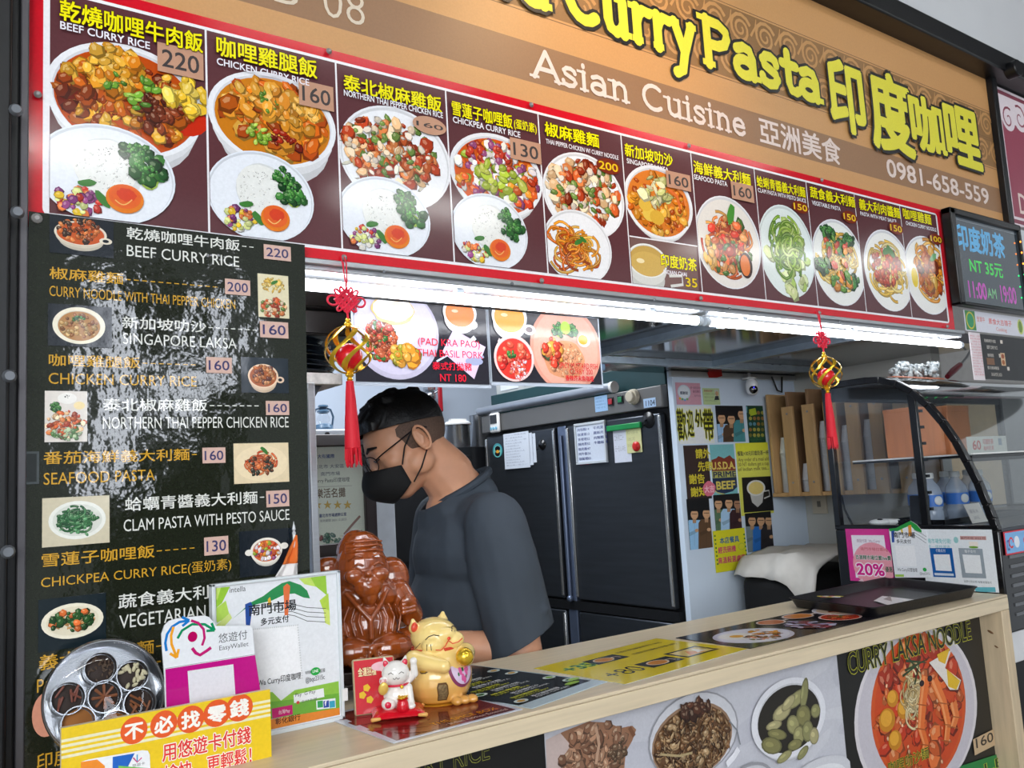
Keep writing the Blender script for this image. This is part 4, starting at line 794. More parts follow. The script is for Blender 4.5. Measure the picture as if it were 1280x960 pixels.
# ------------------------------------------------------------------ small things on the counter
def glassmat(name, tint=(255, 255, 255), k=.8, rough=.02):
    if name in _m: return _m[name]
    m = bpy.data.materials.new(name); m.use_nodes = True; nt = m.node_tree; nt.nodes.clear(); o = nt.nodes.new('ShaderNodeOutputMaterial')
    t = nt.nodes.new('ShaderNodeBsdfTransparent'); g = nt.nodes.new('ShaderNodeBsdfGlossy'); x = nt.nodes.new('ShaderNodeMixShader'); fr = nt.nodes.new('ShaderNodeFresnel'); mu = nt.nodes.new('ShaderNodeMath'); mu.operation = 'MULTIPLY'
    n = nt.nodes.new('ShaderNodeTexNoise'); n.inputs['Scale'].default_value = 3; r = nt.nodes.new('ShaderNodeValToRGB'); nt.links.new(n.outputs[0], r.inputs[0]); a = lin(tint)
    r.color_ramp.elements[0].color = (*[v * .96 for v in a], 1); r.color_ramp.elements[1].color = (*a, 1); nt.links.new(r.outputs[0], t.inputs[0])
    g.inputs['Roughness'].default_value = rough; fr.inputs[0].default_value = 1.5; mu.inputs[1].default_value = k
    ge = nt.nodes.new('ShaderNodeNewGeometry'); mi = nt.nodes.new('ShaderNodeMapRange'); mi.inputs[3].default_value = 1.5; mi.inputs[4].default_value = 1 / 1.5; nt.links.new(ge.outputs['Backfacing'], mi.inputs[0]); nt.links.new(mi.outputs[0], fr.inputs[0])
    nt.links.new(fr.outputs[0], mu.inputs[0]); nt.links.new(mu.outputs[0], x.inputs[0]); nt.links.new(t.outputs[0], x.inputs[1]); nt.links.new(g.outputs[0], x.inputs[2]); nt.links.new(x.outputs[0], o.inputs[0])
    _m[name] = m; return m
M_glass = glassmat('clear_glass', (252, 253, 254), .8)
M_acr = mat('clear_acrylic_edge', (214, 220, 224), .15, var=.03, spec=.6)
M_steel = mat('stainless_steel', (178, 180, 184), .22, .92, var=.06, scale=12)
M_gold = mat('gold_plastic', (240, 196, 60), .2, .7, var=.08)
M_red = mat('red_plastic', (206, 16, 34), .25, coat=.4)

# payment stand with a green mountain design (machine-readable code left blank)
qs = thing('payment_stand', 'upright white and green payment stand with a mountain drawing beside the wooden statue', 'sign', (.49, 1.31, CZ))
c = cvY(1.302); c.slab(.394, 1.166, .583, 1.382, .003, (226, 228, 232)); c.clip = (.396, 1.168, .581, 1.380)
pq = lambda L: [(40 + x / 3.2, 660 + y / 3.2) for x, y in L]
for L, k in (([(716, 228), (800, 218), (760, 300), (725, 330)], (150, 196, 60)), ([(716, 228), (760, 222), (740, 290)], (196, 222, 110)), ([(725, 330), (775, 290), (790, 350), (740, 380)], (176, 210, 90)), ([(735, 390), (790, 340), (800, 360), (745, 420)], (206, 222, 130)),
             ([(1110, 190), (1175, 184), (1180, 270), (1130, 230)], (150, 196, 60)), ([(1060, 195), (1110, 190), (1135, 235), (1090, 225)], (190, 216, 100)), ([(1150, 290), (1185, 260), (1190, 340), (1165, 330)], (176, 206, 70)), ([(1165, 320), (1190, 330), (1192, 390), (1172, 380)], (206, 222, 110))): c.pp(pq(L), k)
c.pp(pq([(800, 365), (840, 330), (870, 300), (925, 272), (960, 245), (1000, 220), (1030, 212), (1075, 228), (1100, 250), (1112, 282), (1085, 278), (1050, 262), (1010, 266), (960, 290), (900, 305), (850, 325)]), (40, 136, 76))
for i in range(4): c.pline(pq([(900 + i * 40, 322 + i * 8), (1020 + i * 10, 300 + i * 17), (1100, 318 + i * 18), (1175, 322 + i * 18)]), .0009, (60, 62, 60))
for L, k in (([(852, 305), (875, 295), (882, 310), (872, 390), (855, 388)], (40, 76, 150)), ([(943, 285), (952, 276), (958, 305), (944, 308)], (222, 170, 50)), ([(1005, 235), (1020, 222), (1032, 232), (1024, 348), (1010, 350)], (222, 110, 60))): c.pp(pq(L), k)
c.txt('intella', 287, 741, 307, 7, (70, 74, 76), off=.0); c.txt('南門市場', 311, 770, 370, 14, (40, 40, 44), off=.025); c.txt('多元支付', 326, 782, 361, 9, (40, 40, 44), off=.025)
c.pp(pq([(885, 405), (1062, 388), (1080, 600), (895, 622)]), (238, 238, 240)); 
for i in range(22): t_ = i / 21; c.ell(*pq([(885 + 177 * t_, 405 - 17 * t_)])[0], 1.1, 1.1, (206, 208, 210), n=6); c.ell(*pq([(1062 + 18 * t_, 388 + 212 * t_)])[0], 1.1, 1.1, (206, 208, 210), n=6)
c.txt('Wa Curry印度咖哩', 322, 858, 376, 9, (40, 42, 44), off=.01); c.txt('@bqc2315c', 381.6, 853, 405.5, 6, (60, 60, 62)); c.ell(394, 839, 6, 5, (40, 170, 70)); c.txt('LINE', 390.5, 841, 397.5, 3.5, (240, 244, 240), off=.01); c.txt('客服', 399, 841, 406, 5, (60, 60, 62)); c.txt('有問題', 381, 843, 389, 4, (60, 60, 62))
c.pp(pq([(880, 668), (960, 655), (995, 690), (1050, 648), (1225, 612), (1230, 720), (900, 772)]), (140, 190, 70)); c.pp(pq([(890, 700), (1000, 690), (1225, 660), (1230, 720), (900, 772)]), (110, 170, 60))
c.pp(pq([(898, 775), (1230, 718), (1232, 760), (900, 830)]), (222, 132, 50)); c.txt('彰化銀行', 344, 906, 375, 8, (70, 30, 24), off=.02)
c.pp(pq([(1045, 668), (1165, 640), (1168, 675), (1047, 700)]), (232, 234, 236)); c.txt('Pay  G Pay', 369, 871, 394, 4.5, (50, 52, 54)); c.ell(372, 878, 2, 2, (200, 60, 50)); c.txt('支付支援', 376, 879, 396, 3.8, (90, 90, 94))
c.pp(pq([(958, 722), (1040, 706), (1042, 745), (960, 762)]), (196, 20, 110)); c.txt('台灣Pay', 348, 893, 362, 5.5, (232, 222, 230))
c.pp(pq([(1135, 690), (1212, 680), (1214, 718), (1137, 726)]), (226, 230, 232))
for x0, k in ((1140, (60, 160, 90)), (1164, (50, 80, 160)), (1188, (60, 160, 190))): c.pp(pq([(x0, 692), (x0 + 22, 689), (x0 + 23, 716), (x0 + 1, 719)]), k)
c.txt('f', 405.5, 882, 408, 6, (240, 240, 244), off=.03)
c.build('front_sheet', GLOSS, qs)
m = MB()
for a, b_ in (((.389, 1.297, CZ), (.394, 1.313, 1.386)), ((.583, 1.297, CZ), (.588, 1.313, 1.386)), ((.389, 1.297, 1.382), (.588, 1.313, 1.386)), ((.389, 1.297, CZ), (.588, 1.313, 1.166))): m.b2(a, b_)
m.build('frame', M_acr, qs, bev=.0008); MB().b2((.40, 1.313, CZ), (.578, 1.328, CZ + .004)).build('foot', M_acr, qs)
m = MB(); m.b2((.584, 1.2955, 1.188), (.593, 1.3005, 1.206)); m.build('white_tab', mat('white_plastic', (226, 226, 224), .4), qs)

# small payment card stand with a swirling face-like logo of arrows
es = thing('wallet_stand', 'small magenta and white payment stand with a coloured arrow swirl behind the yellow sign', 'sign', (.37, 1.25, CZ))
c = cvY(1.25); out = pq([(540, 980), (530, 600), (520, 470), (518, 425), (530, 390), (548, 372), (580, 362), (625, 356), (690, 350), (708, 356), (722, 372), (736, 392), (870, 392), (882, 402), (892, 510), (920, 760), (930, 980)])
out = [c.at(*p) for p in out]; out = [(a, max(b_, CZ)) for a, b_ in out]
c.poly(out, (230, 232, 236)); n_ = len(out); k_ = len(c.v); c.v += [c.W(a, b_, .0002) for a, b_ in out] + [c.W(a, b_, -.003) for a, b_ in out]; c.c += [(.75, .77, .8, 1)] * (2 * n_)
c.f += [(k_ + i, k_ + (i + 1) % n_, k_ + n_ + (i + 1) % n_, k_ + n_ + i) for i in range(n_)] + [tuple(range(k_ + 2 * n_ - 1, k_ + n_ - 1, -1))]
c.pp(pq([(533, 565), (892, 508), (912, 640), (920, 760), (540, 800)]), (190, 24, 130)); c.pline(pq([(533, 562), (892, 505)]), .0007, (150, 150, 160))
c.pp(pq([(622, 572), (805, 545), (815, 690), (632, 716)]), (226, 224, 230))
def arrow(L, col, w=.0034, hd=.0085):
    P = [c.at(*p) for p in pq(L)]; c.line(P, w, col); (a, b_), (a1, b1) = P[-2], P[-1]; d = math.hypot(a1 - a, b1 - b_); ux, uy = (a1 - a) / d, (b1 - b_) / d
    for s_ in (1, -1): c.line([(a1 + ux * .001, b1 + uy * .001), (a1 - ux * hd - s_ * uy * hd * .7, b1 - uy * hd + s_ * ux * hd * .7)], w, col)
arrow([(538, 492), (533, 460), (540, 425), (560, 395), (590, 376), (626, 370)], (30, 120, 200)); arrow([(566, 395), (556, 430), (558, 465), (568, 490), (578, 516)], (236, 160, 40)); arrow([(582, 442), (600, 410), (640, 385), (690, 385), (728, 408)], (20, 140, 90))
c.pline(pq([(636, 370), (665, 380), (686, 405), (690, 440), (680, 470)]), .0034, (190, 30, 110)); c.pline(pq([(640, 480), (655, 500), (672, 508), (700, 490), (716, 478)]), .0042, (190, 30, 110)); c.ell(*pq([(642, 435)])[0], 6, 6.5, (180, 10, 90))
c.txt('悠遊付', 273, 804, 309, 12, (90, 92, 96), off=.0); c.txt('EasyWallet', 274, 813, 310.5, 6, (90, 92, 96)); 
c.build('printed_card', GLOSS, es); MB().b2((.33, 1.2535, CZ), (.41, 1.275, CZ + .003)).build('foot', M_acr, es)

# yellow sign with orange discs, standing at the front of the counter
yl = thing('yellow_sign', 'yellow sign with white characters on orange discs at the front edge of the counter', 'sign', (.31, 1.2, CZ))
c = cvY(1.195); a0, b1 = c.at(76.5, 910); a1 = .4335; b1 = 1.2475; c.slab(a0, CZ, a1, b1, .008, (232, 196, 26), (226, 214, 190)); c.clip = (a0, CZ, a1, b1); U, Wd = a0, a1 - a0
for i in range(4):
    z = b1 - .0165 - i * .0062; c.poly([(U, z), (a1, z), (a1, z + .0034), (U, z + .0034)], (232, 226, 190))
for ch, x, y in (('不', 167.5, 913), ('必', 204.7, 905), ('找', 238.4, 899), ('零', 271, 891.5), ('錢', 299, 884.5)):
    c.ell(x, y, 17, 17, (226, 88, 30)); a, b_, ra, rb = c.geo(x, y, 17, 17); c.tu(ch, a - ra * .66, b_ - rb * .62, a + ra * .66, rb * 1.22, (244, 240, 232), off=.035)
c.txt('用悠遊卡付錢', 203, 952, 313, 22, (222, 50, 40), off=.02, out=(244, 240, 226), outoff=.07); c.txt('愉快、更輕鬆！', 205, 979, 314, 22, (222, 50, 40), off=.02, out=(244, 240, 226), outoff=.07)
pw = lambda L: [(40 + x / 3.2, 660 + y / 3.2) for x, y in L]
c.pp(pw([(195, 935), (225, 925), (440, 888), (462, 890), (470, 905), (478, 1080), (190, 1080)]), (232, 234, 238)); c.pp(pw([(195, 935), (260, 925), (290, 950), (300, 1080), (190, 1080)]), (236, 140, 40)); c.pp(pw([(322, 915), (410, 900), (385, 950), (380, 1080), (320, 1080)]), (20, 96, 190)); c.pp(pw([(345, 950), (470, 960), (475, 1080), (340, 1080)]), (120, 190, 80)); c.pline(pw([(420, 905), (420, 935)]), .0015, (60, 150, 200)); c.pline(pw([(404, 918), (420, 936), (438, 918)]), .0015, (200, 60, 130)); c.txt('悠遊卡', 165, 959, 181, 4, (80, 80, 90))
c.build('board', SATIN, yl); MB().b2((.22, 1.2035, CZ), (.40, 1.225, CZ + .004)).build('foot', mat('white_plastic', (226, 226, 224), .4), yl)

# round steel spice tin with seven bowls under a clear lid, leaning on the menu board
st = thing('spice_tin', 'round steel spice tin with small bowls under a clear lid leaning on the menu board', 'spice tin', (.245, 1.29, CZ))
TN = V((0, -.96, .28)).normalized(); TC = atY(132, 871, 1.287); TR = .0725
tc2 = Cv(TC, (1, 0, 0), V((1, 0, 0)).cross(-TN) * -1)
tx_, ty_ = V((1, 0, 0)), TN.cross(V((1, 0, 0)))
m = MB(); m.lathe([(0, -.034), (TR * .92, -.034), (TR * .97, -.03), (TR, -.004), (TR * 1.012, -.002), (TR * 1.012, .001), (TR * .985, .001), (TR * .975, -.004), (TR * .95, -.027), (0, -.027)], TC, TN, 56); m.build('pan', M_steel, st, angle=25)
bw = [((132, 870), 'star'), ((127, 834), 'dark'), ((167, 843), 'pod'), ((86, 872), 'clove'), ((176, 878), 'bark'), ((99, 903), 'amber'), ((146, 908), 'amber')]
M_sp = {'star': mat('star_anise_brown', (130, 76, 44), .5, bump=.4), 'dark': mat('dark_seed_brown', (84, 64, 48), .6, bump=.4), 'pod': mat('pale_cardamom', (206, 196, 162), .5, bump=.2), 'clove': mat('clove_brown', (120, 62, 46), .5), 'bark': mat('cinnamon_bark', (140, 84, 50), .6, bump=.3), 'amber': mat('ground_turmeric', (150, 92, 34), .8, bump=.3)}
br_ = .0205
r = random.Random(4)
for (x, y), kind in bw:
    d = ray(x, y); p = EYE + d * ((TC - EYE).dot(TN) / d.dot(TN)); p = p - TN * .008
    bo = MB().lathe([(0, -.018), (br_ * .86, -.018), (br_ * .97, -.014), (br_, .003), (br_ * 1.03, .004), (br_ * .96, .004), (br_ * .93, -.008), (0, -.010)], p, TN, 26).build('bowl', M_steel, st, angle=25)
    m = MB(); q = lambda a, b_, h: p + tx_ * a + ty_ * b_ + TN * h
    MB().lathe([(0, -.008), (br_ * .9, -.009), (br_ * .9, -.006), (br_ * .5, -.003), (0, -.002)], p, TN, 18).build('spice_bed', mat('dark_spice_bed', (44, 28, 20), .7) if kind != 'amber' else M_sp['amber'], bo)
    if kind == 'amber': continue
    if kind == 'star':
        for i in range(8):
            a = i * PI / 4; m.cap(q(.002 * math.cos(a), .002 * math.sin(a), .0), .0016, q(.014 * math.cos(a), .014 * math.sin(a), .0015), .0022, 6)
    elif kind in ('clove', 'bark'):
        for i in range(7): a = r.uniform(-1, 1) + PI / 2; x0, y0 = r.uniform(-.011, .011), r.uniform(-.010, .010); m.cap(q(x0 - .007 * math.cos(a), y0 - .007 * math.sin(a), 0), .0013, q(x0 + .007 * math.cos(a), y0 + .007 * math.sin(a), .002), .0016, 6)
    else:
        nn_, ss = (44, .0024) if kind != 'pod' else (20, .0052)
        for i in range(nn_): a = r.uniform(0, 6.28); k = math.sqrt(r.random()) * br_ * .8; m.ell(q(k * math.cos(a), k * math.sin(a), -.001), (ss, ss * .5, ss * .5), (r.uniform(0, 3), r.uniform(0, 3), r.uniform(0, 3)), 7, 5)
    tag(m.build('spice', M_sp[kind], bo), {'star': 'star anise', 'dark': 'dark seeds', 'pod': 'pale cardamom pods', 'clove': 'dark cloves', 'bark': 'cinnamon bark'}[kind])
MB().lathe([(0, .0035), (TR * .6, .0032), (TR * .95, .0018), (TR * .98, .001)], TC, TN, 48).build('lid', glassmat('thin_clear_lid', (252, 253, 254), .45), st)
m = MB(); m.lathe([(TR * 1.0, .0015), (TR * 1.015, .003), (TR * 1.03, .0015), (TR * 1.03, -.008), (TR * 1.015, -.008)], TC, TN, 56); m.build('lid_rim', M_steel, st, angle=30)
m = MB(); lo = TC - ty_ * 0
for s_ in (-1, 1): m.tube([V((TC.x + s_ * .035, 1.25, CZ + .003)), V((TC.x + s_ * .035, 1.25, CZ + .02)), V((TC.x + s_ * .035, 1.27, CZ + .004)), V((TC.x + s_ * .035, 1.325, CZ + .004)), V((TC.x + s_ * .035, 1.333, CZ + .09))], .0025, 8)
m.tube([V((TC.x - .035, 1.30, CZ + .004)), V((TC.x + .035, 1.30, CZ + .004))], .0025, 8); m.build('wire_rest', M_steel, st)

# little flag on a pole behind the payment stand
fg = thing('small_flag', 'small drooping orange and white flag with a silver spear tip behind the payment stand', 'flag', (.535, 1.328, CZ))
p0 = V((.533, 1.329, CZ)); p1 = atY(367.5, 668, 1.329); MB().cyl(p0, p1, .0022, n=10).lathe([(0, 0), (.006, 0), (.006, .003), (0, .003)], p0, (0, 0, 1), 14).build('pole', mat('white_plastic', (226, 226, 224), .4), fg)
MB().lathe([(0, -.001), (.0028, 0), (.0030, .003), (.0016, .005), (.0030, .008), (.0016, .014), (0, .021)], p1, (0, 0, 1), 12).build('spear_tip', mat('silver_plastic', (200, 202, 206), .3, .3), fg)
M_fl = [mat('flag_orange', (222, 110, 40), .7), mat('flag_white', (226, 222, 220), .7), mat('flag_green', (40, 120, 60), .7)]
for nm, k, z0, z1, w0, w1 in (('orange_band', 0, 1.445, 1.402, .002, .026), ('white_band', 1, 1.402, 1.37, .026, .050), ('green_band', 2, 1.37, 1.30, .050, .046)):
    m = MB(); rows_ = 9; cols = 9; vs = []
    for j in range(rows_):
        t_ = j / (rows_ - 1); z = z0 + (z1 - z0) * t_; w = w0 + (w1 - w0) * t_
        for i in range(cols): u_ = i / (cols - 1); vs.append((p1.x + .004 - w * u_ + (z1 - z) * 0, 1.3265 - .004 * math.sin(u_ * 9 + z * 40) * min(1, w / .02), z))
    m.add(vs, [(j * cols + i, j * cols + i + 1, (j + 1) * cols + i + 1, (j + 1) * cols + i) for j in range(rows_ - 1) for i in range(cols - 1)])
    o = m.build(nm, M_fl[k], fg); so_ = o.modifiers.new('thick', 'SOLIDIFY'); so_.thickness = .0006

def local(O, F):
    """matrix: x right as seen from the front, -y towards the viewer, z up"""
    F = V(F).normalized(); rx = (-F).cross(V((0, 0, 1))).normalized(); return Matrix(((rx.x, -F.x, 0, O[0]), (rx.y, -F.y, 0, O[1]), (0, 0, 1, O[2]), (0, 0, 0, 1)))
def xf(m, M): m.v = [tuple(M @ V(p)) for p in m.v]; return m

# carved wooden laughing figure on a dark stand
BU = thing('wooden_statue', 'glossy reddish-brown carved wooden statue of a laughing bearded man carrying a sack', 'statue', (.70, 1.455, CZ))
Mb = local((.702, 1.452, 1.2065), (-.28, -.96, 0))
m = MB()
m.ell((.0, .030, .135), (.082, .036, .056)); m.ell((-.058, .026, .155), (.034, .03, .034)); m.ell((.056, .028, .140), (.034, .03, .04))
m.ell((0, .004, .082), (.064, .046, .062)); m.ell((.0, -.022, .066), (.054, .036, .046)); m.ell((.002, -.002, .116), (.066, .040, .034))
m.ell((-.004, -.008, .168), (.046, .040, .052)); m.ell((-.004, .002, .196), (.042, .036, .036)); m.ell((-.012, .006, .212), (.024, .024, .022)); m.ell((0, -.046, .140), (.026, .018, .024)); m.ell((.002, -.044, .122), (.015, .014, .020))
for s_ in (-1, 1):
    m.ell((s_ * .023 - .002, -.050, .157), (.017, .012, .013)); m.cap((s_ * .004, -.060, .150), .0042, (s_ * .024, -.052, .144), .0034, 8); m.ell((s_ * .041 - .002, -.012, .160), (.006, .010, .020))
    m.tube([(s_ * .008, -.057, .1735), (s_ * .017, -.0575, .178), (s_ * .027, -.051, .173)], .0024, 6); m.tube([(s_ * .008, -.052, .189), (s_ * .020, -.051, .192), (s_ * .033, -.040, .184)], .0026, 6)
    m.ell((s_ * .036, -.034, .030), (.044, .036, .026), (0, 0, s_ * .35)); m.ell((s_ * .066, -.016, .034), (.022, .026, .024)); m.ell((s_ * .022, -.058, .014), (.02, .014, .012))
    for q in range(4): x = .010 + q * .012; m.tube([(s_ * x, -.044, .112 - q * .003), (s_ * (x + .010), -.054 + q * .004, .082), (s_ * (x + .004), -.060 + q * .005, .056)], .0022, 6)
    m.tube([(s_ * .036, -.030, .128), (s_ * .020, -.050, .106), (0, -.060, .082), (0, -.0615, .050)], .0045, 8); m.tube([(s_ * .012, -.066, .024), (s_ * .030, -.066, .030), (s_ * .052, -.056, .044)], .0024, 6)
m.ell((-.001, -.060, .160), (.0075, .008, .0065)); m.tube([(-.026, -.050, .156), (-.018, -.057, .148), (0, -.062, .144), (.018, -.057, .148), (.026, -.050, .156)], .0026, 6); m.tube([(-.021, -.053, .150), (-.012, -.059, .139), (0, -.062, .136), (.012, -.059, .139), (.021, -.053, .150)], .003, 6)
for z in (.196, .204, .2115): m.tube([(-.034, -.028 + (z - .196) * .6, z), (-.018, -.042 + (z - .196) * .6, z + .003), (0, -.046 + (z - .196) * .6, z + .003), (.018, -.041 + (z - .196) * .6, z + .003), (.032, -.028 + (z - .196) * .6, z)], .0024, 6)
m.cap((-.062, .0, .118), .022, (-.070, -.022, .078), .020); m.cap((-.070, -.022, .078), .020, (-.058, -.044, .064), .017)
m.cap((.062, .0, .118), .024, (.080, -.020, .078), .021); m.cap((.080, -.020, .078), .021, (.070, -.040, .098), .017)
for i in range(4): m.cap((-.060 + .0, -.062, .056 + i * .0065), .0042, (-.048, -.060, .056 + i * .0065), .0038, 8); m.cap((.058, -.056, .088 + i * .0065), .0044, (.078, -.055, .090 + i * .0065), .0042, 8)
m.ell((.068, -.054, .108), (.011, .008, .012)); m.tube([(-.060, -.036, .044), (-.03, -.060, .040), (0, -.0655, .038), (.03, -.060, .040), (.060, -.036, .046)], .005, 8); m.ell((0, -.066, .034), (.008, .006, .010)); m.tube([(-.004, -.068, .030), (-.008, -.068, .010)], .004, 6); m.tube([(.004, -.068, .030), (.008, -.068, .010)], .004, 6)
m.ell((0, -.004, .012), (.082, .054, .016))
M_wood = mat('varnished_carved_wood', (142, 66, 20), .24, var=.35, scale=9, stretch=(6, 6, 1.2), coat=1.0, bump=.22, bscale=40, detail=6)
blob('carved_figure', xf(m, Mb), M_wood, .0015, BU, 1, .4)
m = MB(); m.box((0, -.004, -.006), (.182, .118, .012)); m.box((0, -.004, -.016), (.168, .104, .012)); m.box((0, -.004, -.026), (.176, .110, .010))
for s_ in (-1, 1):
    for y in (-.05, .04): m.cap((s_ * .074, y, -.028), .012, (s_ * .08, y - .004, -.038), .008, 10)
m.v = [tuple(p) for p in m.v]; xf(m, Mb); m.v = [(x, y, max(z, CZ + .0004)) for x, y, z in m.v]; m.build('stand', mat('dark_carved_wood', (34, 20, 16), .35, coat=.5, bump=.3, bscale=60), BU, bev=.002)

# gold lucky cat money box
gc = thing('gold_lucky_cat', 'round cream and gold lucky cat money box holding a gold ball', 'figurine', (.742, 1.262, CZ))
Mg = local((.750, 1.291, CZ + .0022), (-.12, -.99, 0))
def gradmat(name, c0, c1, z0, z1, **k):
    m = mat(name, c0, **k); nt = m.node_tree; b = nt.nodes['Principled BSDF']; g = nt.nodes.new('ShaderNodeNewGeometry'); s_ = nt.nodes.new('ShaderNodeSeparateXYZ'); nt.links.new(g.outputs['Position'], s_.inputs[0])
    mr = nt.nodes.new('ShaderNodeMapRange'); mr.inputs[1].default_value = z0; mr.inputs[2].default_value = z1; nt.links.new(s_.outputs[2], mr.inputs[0]); r_ = nt.nodes.new('ShaderNodeValToRGB'); r_.color_ramp.elements[0].color = (*lin(c1), 1); r_.color_ramp.elements[1].color = (*lin(c0), 1); nt.links.new(mr.outputs[0], r_.inputs[0]); nt.links.new(r_.outputs[0], b.inputs['Base Color']); return m
M_cream = gradmat('cream_airbrushed_glaze', (244, 214, 136), (208, 132, 34), CZ - .01, CZ + .07, rough=.22, coat=.7)
prof = [(.036, 0), (.046, .003), (.053, .014), (.0575, .028), (.0585, .042), (.055, .058), (.047, .072), (.038, .082), (.034, .087)]
def rad(z):
    for (r0, z0), (r1, z1) in zip(prof, prof[1:]):
        if z0 <= z <= z1: return r0 + (r1 - r0) * (z - z0) / (z1 - z0)
    return prof[-1][0] if z > .05 else prof[0][0]
m = MB(); m.lathe([(0, 0)] + prof + [(0, .09)], (0, 0, 0), (0, 0, 1), 40); m.ell((-.002, -.002, .101), (.040, .038, .031), (0, .10, 0), 26, 18); m.ell((-.016, -.028, .092), (.020, .016, .014)); m.ell((.020, -.028, .096), (.019, .016, .014)); m.ell((.004, -.034, .106), (.018, .01, .012))
for p, q in (((-.046, -.018, .070), (-.012, -.058, .062)), ((.044, -.020, .070), (.030, -.054, .066))): m.cap(p, .017, q, .011, 14)
for x in (.008, .022, .036): m.ell((x, -.056, .005), (.009, .012, .007))
m.cap((-.036, 0, .118), .010, (-.039, -.002, .131), .0035, 10); m.cap((.016, .004, .124), .010, (.018, .004, .136), .0035, 10)
blob('body', xf(m, Mg), M_cream, .0019, gc, 4, .5)
def onbody(t, z, off): rr_ = rad(z) + off; return Mg @ V((rr_ * math.sin(t), -rr_ * math.cos(t), z))
def patch(pts, off, name, mm, parent=gc, lab=None):
    """painted patch following the round body; pts are (angle, height)"""
    n = len(pts); ct_ = (sum(p[0] for p in pts) / n, sum(p[1] for p in pts) / n); vs = [onbody(*ct_, off)]; K = 5
    for k in range(1, K + 1): vs += [onbody(ct_[0] + (p[0] - ct_[0]) * k / K, ct_[1] + (p[1] - ct_[1]) * k / K, off) for p in pts]
    vs += [onbody(p[0], p[1], -.002) for p in pts]
    fs = [(0, 1 + i, 1 + (i + 1) % n) for i in range(n)] + [(1 + k * n + i, 1 + k * n + (i + 1) % n, 1 + (k + 1) * n + (i + 1) % n, 1 + (k + 1) * n + i) for k in range(K) for i in range(n)]
    mb2 = MB().add(vs, fs); o = mb2.build(name, mm, parent); return tag(o, lab) if lab else o
def el(ct, cz, a, b_, n=24, t0=0, t1=2 * PI): return [(ct + a * math.cos(t0 + (t1 - t0) * i / n), cz + b_ * math.sin(t0 + (t1 - t0) * i / n)) for i in range(n + (0 if t1 - t0 > 6.2 else 1))]
M_pur = mat('purple_paint', (130, 50, 90), .3, coat=.5); M_lil = mat('lilac_paint', (216, 196, 222), .3, coat=.5); M_pnk = mat('pink_paint', (214, 90, 150), .3); M_bron = mat('bronze_glitter', (140, 120, 84), .4, .4, var=.4, scale=300); M_gp = mat('gold_paint', (206, 160, 50), .3, .5); M_brn = mat('brown_line_paint', (96, 66, 30), .4)
bib = patch(el(.42, .060, .50, .036, 24, PI, 2 * PI), .0008, 'bib', M_pur); patch(el(.42, .059, .41, .030, 20, PI, 2 * PI), .0016, 'bib_centre', M_lil, bib)
for i, (t, z) in enumerate(((.30, .050), (.36, .040), (.52, .047), (.58, .053), (.44, .036))): patch(el(t, z, .05, .006, 10), .0024, 'flower', M_pnk, bib)
for t, z in ((.22, .046), (.48, .040), (.40, .052)): patch(el(t, z, .025, .003, 8), .0024, 'leaf', mat('green_paint', (50, 110, 60), .4), bib)
pp_ = patch([(-.42, .008), (-.12, .008), (-.08, .018), (-.11, .032), (-.16, .037), (-.38, .037), (-.42, .030), (-.40, .018)], .0008, 'coin_emblem', M_brn); patch([(-.39, .010), (-.15, .010), (-.12, .018), (-.14, .031), (-.18, .034), (-.36, .034), (-.39, .029), (-.37, .018)], .0015, 'coin_face', M_bron, pp_)
wg = patch([(-.98, .073), (-.60, .073), (-.42, .070), (-.46, .062), (-.60, .056), (-.72, .052), (-.86, .052), (-.98, .060)], .0012, 'wing_patch', M_brn); patch([(-.95, .071), (-.62, .071), (-.47, .069), (-.50, .063), (-.62, .058), (-.74, .054), (-.85, .054), (-.95, .061)], .0020, 'wing_face', M_gp, wg)
def gtube(pts, r_, name, mm): return xf(MB().tube(pts, r_, 8), Mg).build(name, mm, gc)
gtube([(math.sin(a) * .0375 - .001, -math.cos(a) * .0375, .0835 + .001 * math.sin(a)) for a in [i * PI / 16 for i in range(32)]] , .0026, 'collar', mat('red_collar', (206, 60, 40), .4))
xf(MB().ell((.022, -.064, .073), (.0145, .0135, .0145), n=24, m=16), Mg).build('gold_ball', M_gold, gc)
m = MB(); hf = lambda x, z: -.002 - .038 * math.sqrt(max(0, 1 - ((x + .002) / .040) ** 2 - ((z - .101) / .031) ** 2)) - .0006
def onface(x, z, o=0):
    y = hf(x, z)
    for cx, cy, cz, a, b_, c_ in ((-.016, -.028, .092, .020, .016, .014), (.020, -.028, .096, .019, .016, .014), (.004, -.034, .106, .018, .01, .012)):
        q = 1 - ((x - cx) / a) ** 2 - ((z - cz) / c_) ** 2
        if q > 0: y = min(y, cy - b_ * math.sqrt(q))
    return (x, y - .0006 - o, z)
for P in ([(-.030, .102), (-.025, .107), (-.018, .109), (-.010, .107)], [(.012, .112), (.018, .117), (.024, .117), (.029, .113)]): m.tube([onface(*p) for p in P], .0008, 6)
for k in range(3): m.tube([onface(-.036 + k * .005, .096), onface(-.037 + k * .006, .086)], .0006, 5)
xf(m, Mg).build('eyes_and_whiskers', mat('dark_line_paint', (60, 46, 34), .4), gc)
m = MB(); m.tube([onface(*p) for p in ((-.018, .086), (-.008, .084), (.001, .089), (.005, .098))], .0008, 6).tube([onface(*p) for p in ((.005, .098), (.012, .092), (.022, .094), (.030, .098))], .0008, 6).ell(onface(.005, .1015, .001), (.0032, .002, .0026), n=10, m=8); m.ell((-.040, -.010, .121), (.0055, .005, .008), (0, .3, 0), 10, 8)
xf(m, Mg).build('nose_and_mouth', mat('orange_red_paint', (222, 76, 50), .35), gc)
